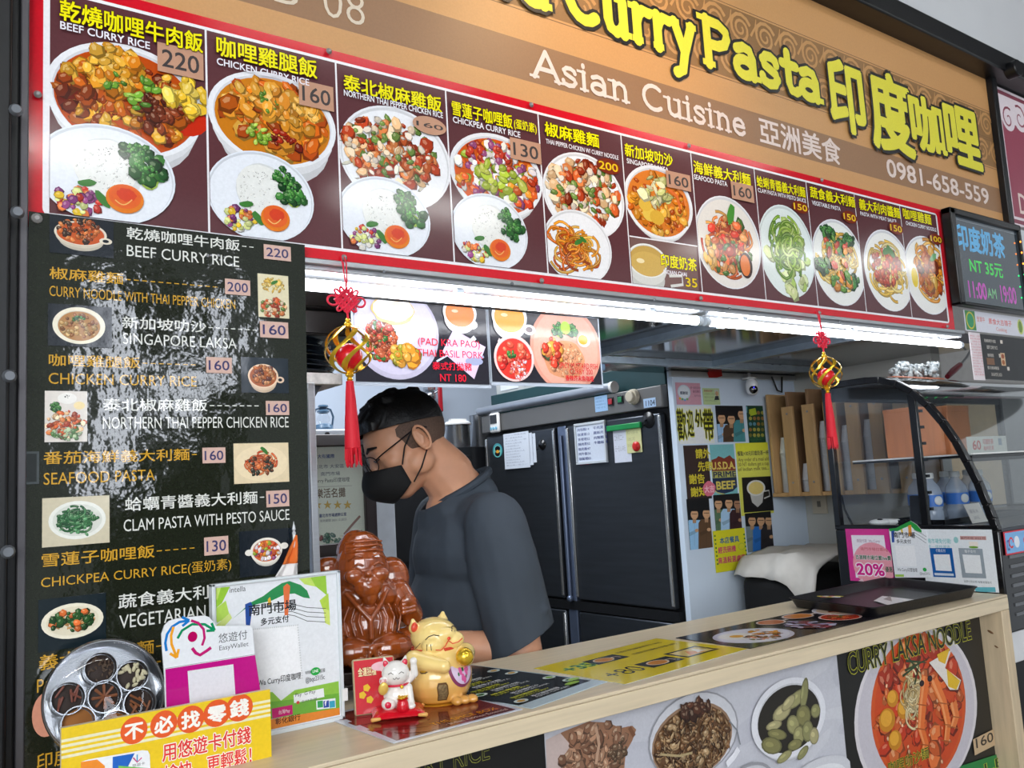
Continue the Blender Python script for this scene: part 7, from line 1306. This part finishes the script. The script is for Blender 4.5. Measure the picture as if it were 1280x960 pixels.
cf_ = thing('framed_certificate', 'framed star certificate in a dark wooden frame at the back of the stall', 'certificate', (1.37, 3.0, 1.3)); c = cvY(2.996); c.slab(1.24, 1.335, 1.462, 1.685, .002, (206, 212, 196)); c.txt('大有國際', 397, 573, 418, 5, (60, 80, 130), off=.03); c.txt('臺北市 大安區', 392, 586, 430, 5, (60, 64, 90)); c.txt('南門市場', 401, 595, 425, 5, (60, 64, 90)); c.txt('Curry Pasta印度咖哩', 392, 604, 437, 6, (50, 50, 60)); c.pline([(392, 609), (440, 607)], .0015, (150, 150, 140)); c.txt('樂活名攤', 395, 623, 432, 12, (110, 96, 80), off=.02)
for i in range(4): c.txt('★', 392 + i * 12.5, 636, 402 + i * 12.5, 9, (190, 160, 80), off=.01)
c.txt('臺北市市場處辦公室', 399, 647, 433, 4.5, (70, 80, 120), off=.02); c.txt('有效期間 2021.12-2023', 400, 653, 433, 3.5, (110, 110, 120)); c.clip = (1.242, 1.337, 1.46, 1.683); bits(c, 405, 676, 26, 8, [(90, 120, 110), (150, 90, 90), (70, 110, 90), (190, 190, 170)], 26, 4, 1.5, 3); c.pline([(430, 668), (440, 656), (450, 645)], .009, (140, 110, 100)); c.pp([(436, 684), (452, 662), (460, 684)], (90, 96, 80)); c.build('paper', GLOSS, cf_)
m = MB()
for a, b_ in (((1.19, 2.975, 1.685), (1.508, 3.01, 1.73)), ((1.19, 2.98, 1.29), (1.508, 3.015, 1.335)), ((1.19, 2.98, 1.29), (1.24, 3.015, 1.73)), ((1.462, 2.98, 1.29), (1.508, 3.015, 1.73))): m.b2(a, b_)
m.b2((1.20, 3.0, 1.30), (1.50, 3.0095, 1.72)); m.build('frame', mat('dark_walnut_frame', (40, 26, 26), .3, coat=.4), cf_, bev=.006)
kl = thing('kerosene_lantern', 'small blue kerosene lantern on top of the white cabinet', 'lantern', (1.335, 3.06, 1.7525)); p = V((1.345, 3.07, 1.7525)); M_kb = mat('blue_enamel', (70, 100, 126), .35, coat=.4)
MB().lathe([(0, 0), (.034, 0), (.036, .008), (.030, .020), (.020, .024), (0, .024)], p, (0, 0, 1), 20).build('fuel_tank', M_kb, kl); MB().lathe([(.016, .025), (.024, .036), (.022, .052), (.015, .064)], p, (0, 0, 1), 20).build('glass_chimney', M_glass, kl); MB().lathe([(.018, .064), (.024, .068), (.024, .072), (.014, .078), (.014, .086), (.020, .088), (.018, .094), (0, .097)], p, (0, 0, 1), 20).build('cap', M_kb, kl); MB().tube([p + V((-.034, 0, .012)), p + V((-.040, 0, .05)), p + V((-.030, 0, .078)), p + V((-.016, 0, .082))], .004, 7).tube([p + V((.034, 0, .012)), p + V((.040, 0, .05)), p + V((.030, 0, .078)), p + V((.016, 0, .082))], .004, 7).build('side_tube', M_kb, kl)
hp = thing('brown_pan', 'brown round pan standing on the white cabinet beside the blue lantern', 'pan', (1.20, 3.1, 1.7525)); MB().lathe([(0, 0), (.06, .004), (.085, .02), (.09, .03), (.084, .03), (.06, .012), (0, .008)], (1.185, 3.10, 1.843), (0, -1, 0), 30).build('pan_body', mat('brown_pan', (92, 66, 52), .4), hp)
MB().cap((1.185, 3.075, 1.925), .008, (1.185, 3.075, 1.99), .007).build('handle', M_case, hp)
bc = thing('black_cabinet', 'black cabinet at the back of the stall carrying steel pots', 'cabinet', (2.1, 3.6, 0)); MB().b2((1.75, 3.45, 0), (2.80, 3.89, 1.70)).build('body', mat('black_cabinet_paint', (20, 21, 24), .35, bump=.1), bc, bev=.004); MB().b2((1.80, 3.44, 1.2), (2.24, 3.4495, 1.66)).build('door', mat('black_cabinet_paint', (20, 21, 24)), bc, bev=.003); MB().tube([(1.95, 3.435, 1.64), (2.05, 3.42, 1.66), (2.2, 3.435, 1.58)], .004, 6).build('handle', mat('grey_cable', (120, 122, 126)), bc)
def pot(x, y, r_, h_, lab, lid):
    t = thing('steel_pot', lab, 'pot', (x, y, 1.7005), 'steel pots on the black cabinet'); MB().lathe([(0, 0), (r_ * .95, 0), (r_, .006), (r_, h_), (r_ * 1.03, h_ + .003), (r_ * .97, h_ + .003), (r_ * .97, .01), (0, .01)], (x, y, 1.7005), (0, 0, 1), 36).build('pot_body', M_steel, t)
    if lid: MB().lathe([(r_ * 1.1, 0), (r_ * 1.12, .006), (r_ * .9, .018), (r_ * .3, .024), (0, .025)], (x, y, 1.7005 + h_ + .004), (0, 0, 1), 36).build('lid', mat('white_plastic', (226, 226, 224), .4), t); MB().b2((x - r_ * .7, y - .01, 1.7005 + h_ + .022), (x + r_ * .8, y + .01, 1.7005 + h_ + .034)).build('lid_handle', mat('white_plastic', (226, 226, 224), .4), t)
p = atY(572, 540, 3.58); pot(p.x, 3.58, .060, .108, 'short steel pot with a white lid on the black cabinet behind the man', True); p = atY(600, 530, 3.66); pot(p.x, 3.66, .052, .165, 'tall steel cylinder pot next to the fridge on the black cabinet', False)
gv = thing('gas_valve', 'gas pipe valve with a red lever on the back wall behind the man', 'valve', (1.9, 3.86, 1.9)); p = atY(537, 495, 3.85); MB().cyl(p + V((0, 0, -.12)), p + V((0, 0, .14)), .022).ell(p, (.034, .034, .034)).cyl(p + V((0, 0, .03)), p + V((0, 0, .045)), .032, n=8).cyl(p + V((0, 0, -.045)), p + V((0, 0, -.03)), .032, n=8).build('pipe', M_steel, gv); q = p + V((.045, -.03, .0)); MB().b2((q.x - .013, q.y - .006, q.z - .085), (q.x + .013, q.y + .006, q.z + .05)).build('lever', mat('red_lever', (170, 26, 40), .4), gv, bev=.006); MB().cyl(p, q + V((0, 0, .03)), .006).build('stem', M_steel, gv)

pb = thing('storage_box', 'long pale grey box with white paper labels on top of the fridge', 'box', (2.5, 3.0, 1.9355)); MB().b2((2.36, 2.62, 1.9358), (2.80, 3.38, 2.06)).build('box_body', mat('pale_grey_box', (176, 178, 176), .6), pb, bev=.003)
for i, (y0, y1) in enumerate(((2.66, 2.82), (2.86, 2.99), (3.03, 3.16), (3.2, 3.34))): MB().b2((2.357, y0, 1.95), (2.3595, y1, 2.05)).build('paper_label', mat('white_label_paper', (216, 220, 226), .6), pb)
# ------------------------------------------------------------------ the man working behind the counter
mo = thing('person', 'man in a dark grey t-shirt, black face mask and glasses looking down behind the counter', 'person', (1.16, 1.84, 0))
MF = local((1.105, 1.815, 0), (-.97, .22, 0))          # x: his left, -y: his front
HP = .50                                                   # how far the head bows
HM = Matrix.Translation((0.0, -.100, 1.612)) @ Matrix.Rotation(-.10, 4, 'Y') @ Matrix.Rotation(HP, 4, 'X')   # head frame: -y face, z crown
H = lambda x, y, z: tuple(HM @ V((x, y, z)))
M_skin = mat('skin', (206, 150, 118), .45, var=.05, scale=30, sub=.12, bump=.05, bscale=300)
M_shirt = mat('charcoal_cotton', (56, 64, 74), .85, var=.10, scale=7, bump=.5, bscale=14)
M_hair = mat('black_hair', (13, 12, 13), .45, var=.3, scale=60, bump=.6, bscale=220)
sk = MB()
def hm_ell(m, c, r_, rot=None):
    k = MB().ell(c, r_, rot, 22, 14); k.v = [H(*p) for p in k.v]; m.add(k.v, k.f)
def hm_cap(m, a, ra, b_, rb): k = MB().cap(a, ra, b_, rb); k.v = [H(*p) for p in k.v]; m.add(k.v, k.f)
hm_ell(sk, (0, .022, .030), (.076, .096, .088)); hm_ell(sk, (0, -.022, .015), (.070, .068, .082)); hm_ell(sk, (0, -.032, -.040), (.062, .058, .066)); hm_ell(sk, (0, -.052, -.078), (.040, .034, .032)); hm_ell(sk, (0, -.066, .028), (.052, .024, .018))
for s_ in (-1, 1):
    hm_ell(sk, (s_ * .040, -.050, -.018), (.026, .030, .026)); hm_ell(sk, (s_ * .060, -.004, -.050), (.016, .034, .030)); hm_ell(sk, (s_ * .034, -.076, .008), (.016, .012, .010))
hm_cap(sk, (0, -.080, .012), .011, (0, -.098, -.026), .014); hm_ell(sk, (0, -.082, -.052), (.024, .014, .012))
hm_cap(sk, (0, .030, -.030), .060, (0, .062, -.115), .058)
sk.cap(H(0, .045, -.085), .058, (0, .040, 1.475), .066); sk.cap((0, .035, 1.50), .062, (0, .03, 1.44), .085)
# torso, arms, hands, legs
sk.ell((0, .040, 1.36), (.155, .105, .12)); sk.ell((0, .030, 1.20), (.145, .108, .16)); sk.ell((0, .045, 1.02), (.155, .112, .13)); sk.cap((-.15, .05, 1.425), .055, (.15, .05, 1.425), .055)
SL, EL, WL = V((.185, .045, 1.425)), V((.235, .075, 1.150)), V((.150, -.160, 1.180)); SRr, ER, WR = V((-.185, .045, 1.425)), V((-.235, .030, 1.155)), V((-.130, -.180, 1.18))
for S_, E_, W_ in ((SL, EL, WL), (SRr, ER, WR)): sk.cap(S_, .056, E_, .043); sk.cap(E_, .044, W_, .028)
def hand(W_, d, sgn):
    d = V(d).normalized(); up = V((0, 0, 1)); side_ = d.cross(up).normalized() * sgn; pc = W_ + d * .055
    sk.cap(W_, .026, pc, .026); sk.ell(pc, (.030, .040, .018), (0, 0, math.atan2(d.y, d.x) - PI / 2))
    for i, (o_, L) in enumerate(((-.027, .062), (-.009, .072), (.009, .068), (.026, .054))):
        a = pc + side_ * o_ + d * .032; b_ = a + d * L * .5 + V((0, 0, -.010)); e = b_ + d * L * .32 + V((0, 0, -.022)); sk.cap(a, .0095, b_, .0088, 10); sk.cap(b_, .0088, e, .0075, 10)
    a = pc - side_ * .026 - d * .01; b_ = a - side_ * .022 + d * .026 + V((0, 0, -.010)); e = b_ + d * .026 + side_ * .006 + V((0, 0, -.012)); sk.cap(a, .012, b_, .0105, 10); sk.cap(b_, .0105, e, .009, 10)
hand(WL, (-.35, -.9, -.12), 1); hand(WR, (.30, -.95, -.12), -1)
for s_ in (-1, 1):
    sk.cap((s_ * .085, .06, .95), .088, (s_ * .10, .045, .50), .058); sk.cap((s_ * .10, .045, .50), .056, (s_ * .105, .07, .09), .038); sk.cap((s_ * .105, .075, .05), .038, (s_ * .115, -.12, .035), .032)
body = blob('body', xf(sk, MF), M_skin, .0055, mo, 3, .5)
# ears, drawn with their folds, as part of the skin
for s_ in (-1, 1):
    m = MB(); k = MB().ell((s_ * .080, .018, -.006), (.008, .019, .031), (.18, 0, s_ * .42), 16, 12); m.add([H(*p) for p in k.v], k.f)
    rim = [(s_ * (.082 + .006), .018 + .017 * math.sin(a), -.004 + .029 * math.cos(a)) for a in [-.6 + i * .33 for i in range(14)]]; m.tube([H(*p) for p in rim], .0035, 7); m.tube([H(s_ * .088, .014, .012), H(s_ * .090, .020, -.004), H(s_ * .088, .013, -.018)], .003, 6)
    blob('ear', xf(m, MF), M_skin, .002, mo, 2, .4)
# shirt
sh = MB(); sh.ell((0, .042, 1.355), (.178, .126, .125)); sh.ell((0, .030, 1.20), (.172, .132, .17)); sh.ell((0, .045, 1.02), (.178, .134, .15)); sh.cap((0, .045, .93), .15, (0, .045, 1.02), .15); sh.cap((-.15, .05, 1.425), .066, (.15, .05, 1.425), .066); sh.cap((0, .052, 1.47), .080, (0, .04, 1.42), .11); sh.ell((0, .085, 1.40), (.15, .085, .09))
for S_, E_ in ((SL, EL), (SRr, ER)):
    d = (E_ - S_); sh.cap(S_, .072, S_ + d * .45, .078); sh.cap(S_ + d * .45, .078, S_ + d * 1.02, .076)
rs = random.Random(11)
for a, b_, w in (((.15, .13, 1.30), (.06, .16, 1.15), .012), ((.19, .13, 1.36), (.17, .15, 1.20), .012), ((.285, .115, 1.24), (.275, .02, 1.19), .007)): sh.cap(a, w, (V(a) + V(b_)) / 2, w * 1.1, 8); sh.cap((V(a) + V(b_)) / 2, w * 1.1, b_, w * .8, 8)
shirt = blob('t_shirt', xf(sh, MF), M_shirt, .0065, mo, 7, .5)
for v in shirt.data.vertices:
    p = v.co; d = noise.noise(V((p.x * 7 + p.z * 4, p.y * 7, p.z * 5))); e = noise.noise(V((p.x * 16, p.y * 16, p.z * 9 + 5))); v.co = p + v.normal * (.010 * (.35 - abs(d)) + .0035 * e)
def cut(o, co, no, near=None, r_=9):
    """remove what lies beyond the plane (optionally only within r_ of a point)"""
    bm = bmesh.new(); bm.from_mesh(o.data); co, no = V(co), V(no).normalized(); g = [f for f in bm.faces if near is None or (f.calc_center_median() - V(near)).length < r_]
    gg = list({e for f in g for e in f.edges} | {v for f in g for v in f.verts} | set(g)); bmesh.ops.bisect_plane(bm, geom=gg, plane_co=co, plane_no=no, clear_outer=False)
    bm.faces.ensure_lookup_table(); d = [f for f in bm.faces if (f.calc_center_median() - co).dot(no) > 0 and (near is None or (f.calc_center_median() - V(near)).length < r_)]
    bmesh.ops.delete(bm, geom=d, context='FACES'); bm.to_mesh(o.data); bm.free(); o.data.update()
for S_, E_ in ((SL, EL), (SRr, ER)):
    d = (E_ - S_).normalized(); e = MF @ (S_ + d * .262); n_ = MF.to_3x3() @ (d + V((0, .35, 0))).normalized(); cut(shirt, e, n_, MF @ E_, .135)
cut(shirt, MF @ V((0, 0, .90)), (0, 0, -1)); nk = MF @ V((0, .035, 1.515)); cut(shirt, nk, MF.to_3x3() @ V((0, -.50, .86)), nk, .12)
q = shirt.modifiers.new('thick', 'SOLIDIFY'); q.thickness = .004; q.offset = -1
m = MB(); ring = []
for i in range(28):
    a = 2 * PI * i / 28; x, y = .073 * math.cos(a), .036 + .070 * math.sin(a); ring.append(MF @ V((x, y, 1.507 + (y - .035) * .54)))
m.tube(ring, .0095, 8, True); m.build('collar', M_shirt, shirt)
# trousers
m = MB()
for s_ in (-1, 1): m.cap((s_ * .085, .06, .93), .108, (s_ * .10, .045, .50), .078); m.cap((s_ * .10, .045, .50), .076, (s_ * .105, .07, .10), .060)
m.ell((0, .05, .92), (.17, .125, .10)); blob('trousers', xf(m, MF), mat('dark_trousers', (30, 33, 40), .85, bump=.3), .009, mo, 3, .5)
m = MB()
for s_ in (-1, 1): m.cap((s_ * .105, .085, .045), .045, (s_ * .115, -.14, .040), .040)
m.v = [(x, y, max(z, .001)) for x, y, z in m.v]; blob('shoes', xf(m, MF), mat('black_shoe', (18, 18, 20), .5), .006, mo, 2, .5)
# hair: full on top, faded to stubble at the side
m = MB(); k = MB().ell((0, .020, .040), (.083, .105, .090), None, 28, 18); m.add(k.v, k.f)
for i in range(26):
    x = -.062 + .124 * (i / 25); k = MB().cap((x * .8, -.020, .118 - abs(x) * .35), .017, (x * 1.02, -.080 + abs(x) * .35, .098 - abs(x) * .25 + rs.uniform(-.004, .004)), .012, 8); m.add(k.v, k.f); k = MB().cap((x * 1.02, -.080 + abs(x) * .35, .098 - abs(x) * .25), .011, (x * 1.06 + .004, -.094 + abs(x) * .34, .062 - abs(x) * .1 + rs.uniform(-.012, .012)), .004, 8); m.add(k.v, k.f)
for i in range(40):
    a = rs.uniform(-PI, PI); t_ = rs.uniform(.1, .9); d = V((math.sin(t_) * math.cos(a), math.sin(t_) * math.sin(a), math.cos(t_))); p = V((d.x * .082, .020 + d.y * .104, .042 + d.z * .088)); k = MB().cap(p, .010, p + d * .006 + V((rs.uniform(-.012, .012), -.016, 0)), .004, 6); m.add(k.v, k.f)
hair = MB(); hair.add([H(*p) for p in m.v], m.f); ho = blob('hair', xf(hair, MF), M_hair, .0035, mo, 1, .3)
Hw = MF @ HM
cut(ho, Hw @ V((0, .0, .046)), Hw.to_3x3() @ V((0, -.30, -.95)))
q = ho.modifiers.new('thick', 'SOLIDIFY'); q.thickness = .003
m = MB(); k = MB().ell((0, .0225, .029), (.0785, .0985, .0895), None, 36, 24); hf_ = MB(); hf_.add([H(*p) for p in k.v], k.f); fo = xf(hf_, MF).build('hair_fade', mat('stubble_fade', (96, 74, 62), .7, var=.25, scale=260, bump=.3, bscale=500), mo, angle=180)
cut(fo, Hw @ V((0, .0, .050)), Hw.to_3x3() @ V((0, -.30, .95))); cut(fo, Hw @ V((0, -.036, .0)), Hw.to_3x3() @ V((0, -1, .35))); cut(fo, Hw @ V((0, .03, -.035)), Hw.to_3x3() @ V((0, -.25, -1)))
# eyebrows and closed-looking eyes
m = MB()
for s_ in (-1, 1): m.tube([H(s_ * .016, -.0915, .030), H(s_ * .034, -.0895, .036), H(s_ * .054, -.076, .030)], [.003, .004, .002], 7)
xf(m, MF).build('eyebrow', M_hair, mo)
m = MB()
for s_ in (-1, 1): m.tube([H(s_ * .022, -.0885, .006), H(s_ * .034, -.0895, .002), H(s_ * .048, -.083, .004)], .0018, 6)
xf(m, MF).build('eyelash', M_hair, mo)
# mask
m = MB(); NU, NV = 26, 16; vs = []
for j in range(NV + 1):
    v_ = j / NV
    for i in range(NU + 1):
        u_ = -1 + 2 * i / NU; a = u_ * 1.38; z = -.004 - .098 * v_ - .030 * abs(u_) ** 1.5 * (1 - v_) + .022 * abs(u_) ** 2 * v_
        bul = .050 * math.sin(PI * min(1, .14 + v_ * .80)) * (1 - abs(u_) ** 2.2); rx = .0705 - .010 * v_; ry = .066 - .012 * v_
        vs.append(H(rx * math.sin(a), -.030 - ry * math.cos(a) * .82 - bul - .012, z))
m.add(vs, [(j * (NU + 1) + i, j * (NU + 1) + i + 1, (j + 1) * (NU + 1) + i + 1, (j + 1) * (NU + 1) + i) for j in range(NV) for i in range(NU)])
mk = xf(m, MF).build('face_mask', mat('black_mask_fabric', (14, 14, 16), .75, bump=.2, bscale=300), mo, angle=180); q = mk.modifiers.new('thick', 'SOLIDIFY'); q.thickness = .002
for s_ in (-1, 1):
    m = MB(); m.tube([H(s_ * .069, -.050, -.034), H(s_ * .078, -.026, -.002), H(s_ * .085, .014, .026)], .0018, 6); m.tube([H(s_ * .062, -.046, -.082), H(s_ * .076, -.016, -.062), H(s_ * .086, .016, -.032)], .0018, 6)
    xf(m, MF).build('mask_strap', mat('black_mask_fabric', (14, 14, 16)), mk)
# glasses
gl = MB(); M_fm = mat('dark_metal_frame', (26, 24, 28), .3, .7)
for s_ in (-1, 1):
    gl.tube([H(s_ * (.034 + .0255 * math.cos(a)), -.104 + .010 * abs(math.cos(a)) * (1 if math.cos(a) > 0 else 0), .001 + .020 * math.sin(a)) for a in [i * PI / 14 for i in range(28)]], .0014, 6, True)
    gl.tube([H(s_ * .0595, -.095, .006), H(s_ * .073, -.078, .010), H(s_ * .083, .004, .020), H(s_ * .086, .026, .020), H(s_ * .084, .042, .010)], .0016, 6)
gl.tube([H(-.009, -.104, .006), H(0, -.107, .010), H(.009, -.104, .006)], .0014, 6); go = xf(gl, MF).build('glasses_frame', M_fm, mo)
for s_ in (-1, 1):
    k = MB(); n = 24; k.add([H(s_ * .034, -.1045, .001)] + [H(s_ * (.034 + .0245 * math.cos(2 * PI * i / n)), -.1035 + .010 * max(0, math.cos(2 * PI * i / n)), .001 + .0192 * math.sin(2 * PI * i / n)) for i in range(n)], [(0, 1 + i, 1 + (i + 1) % n) for i in range(n)]); xf(k, MF).build('glasses_lens', M_glass, go)
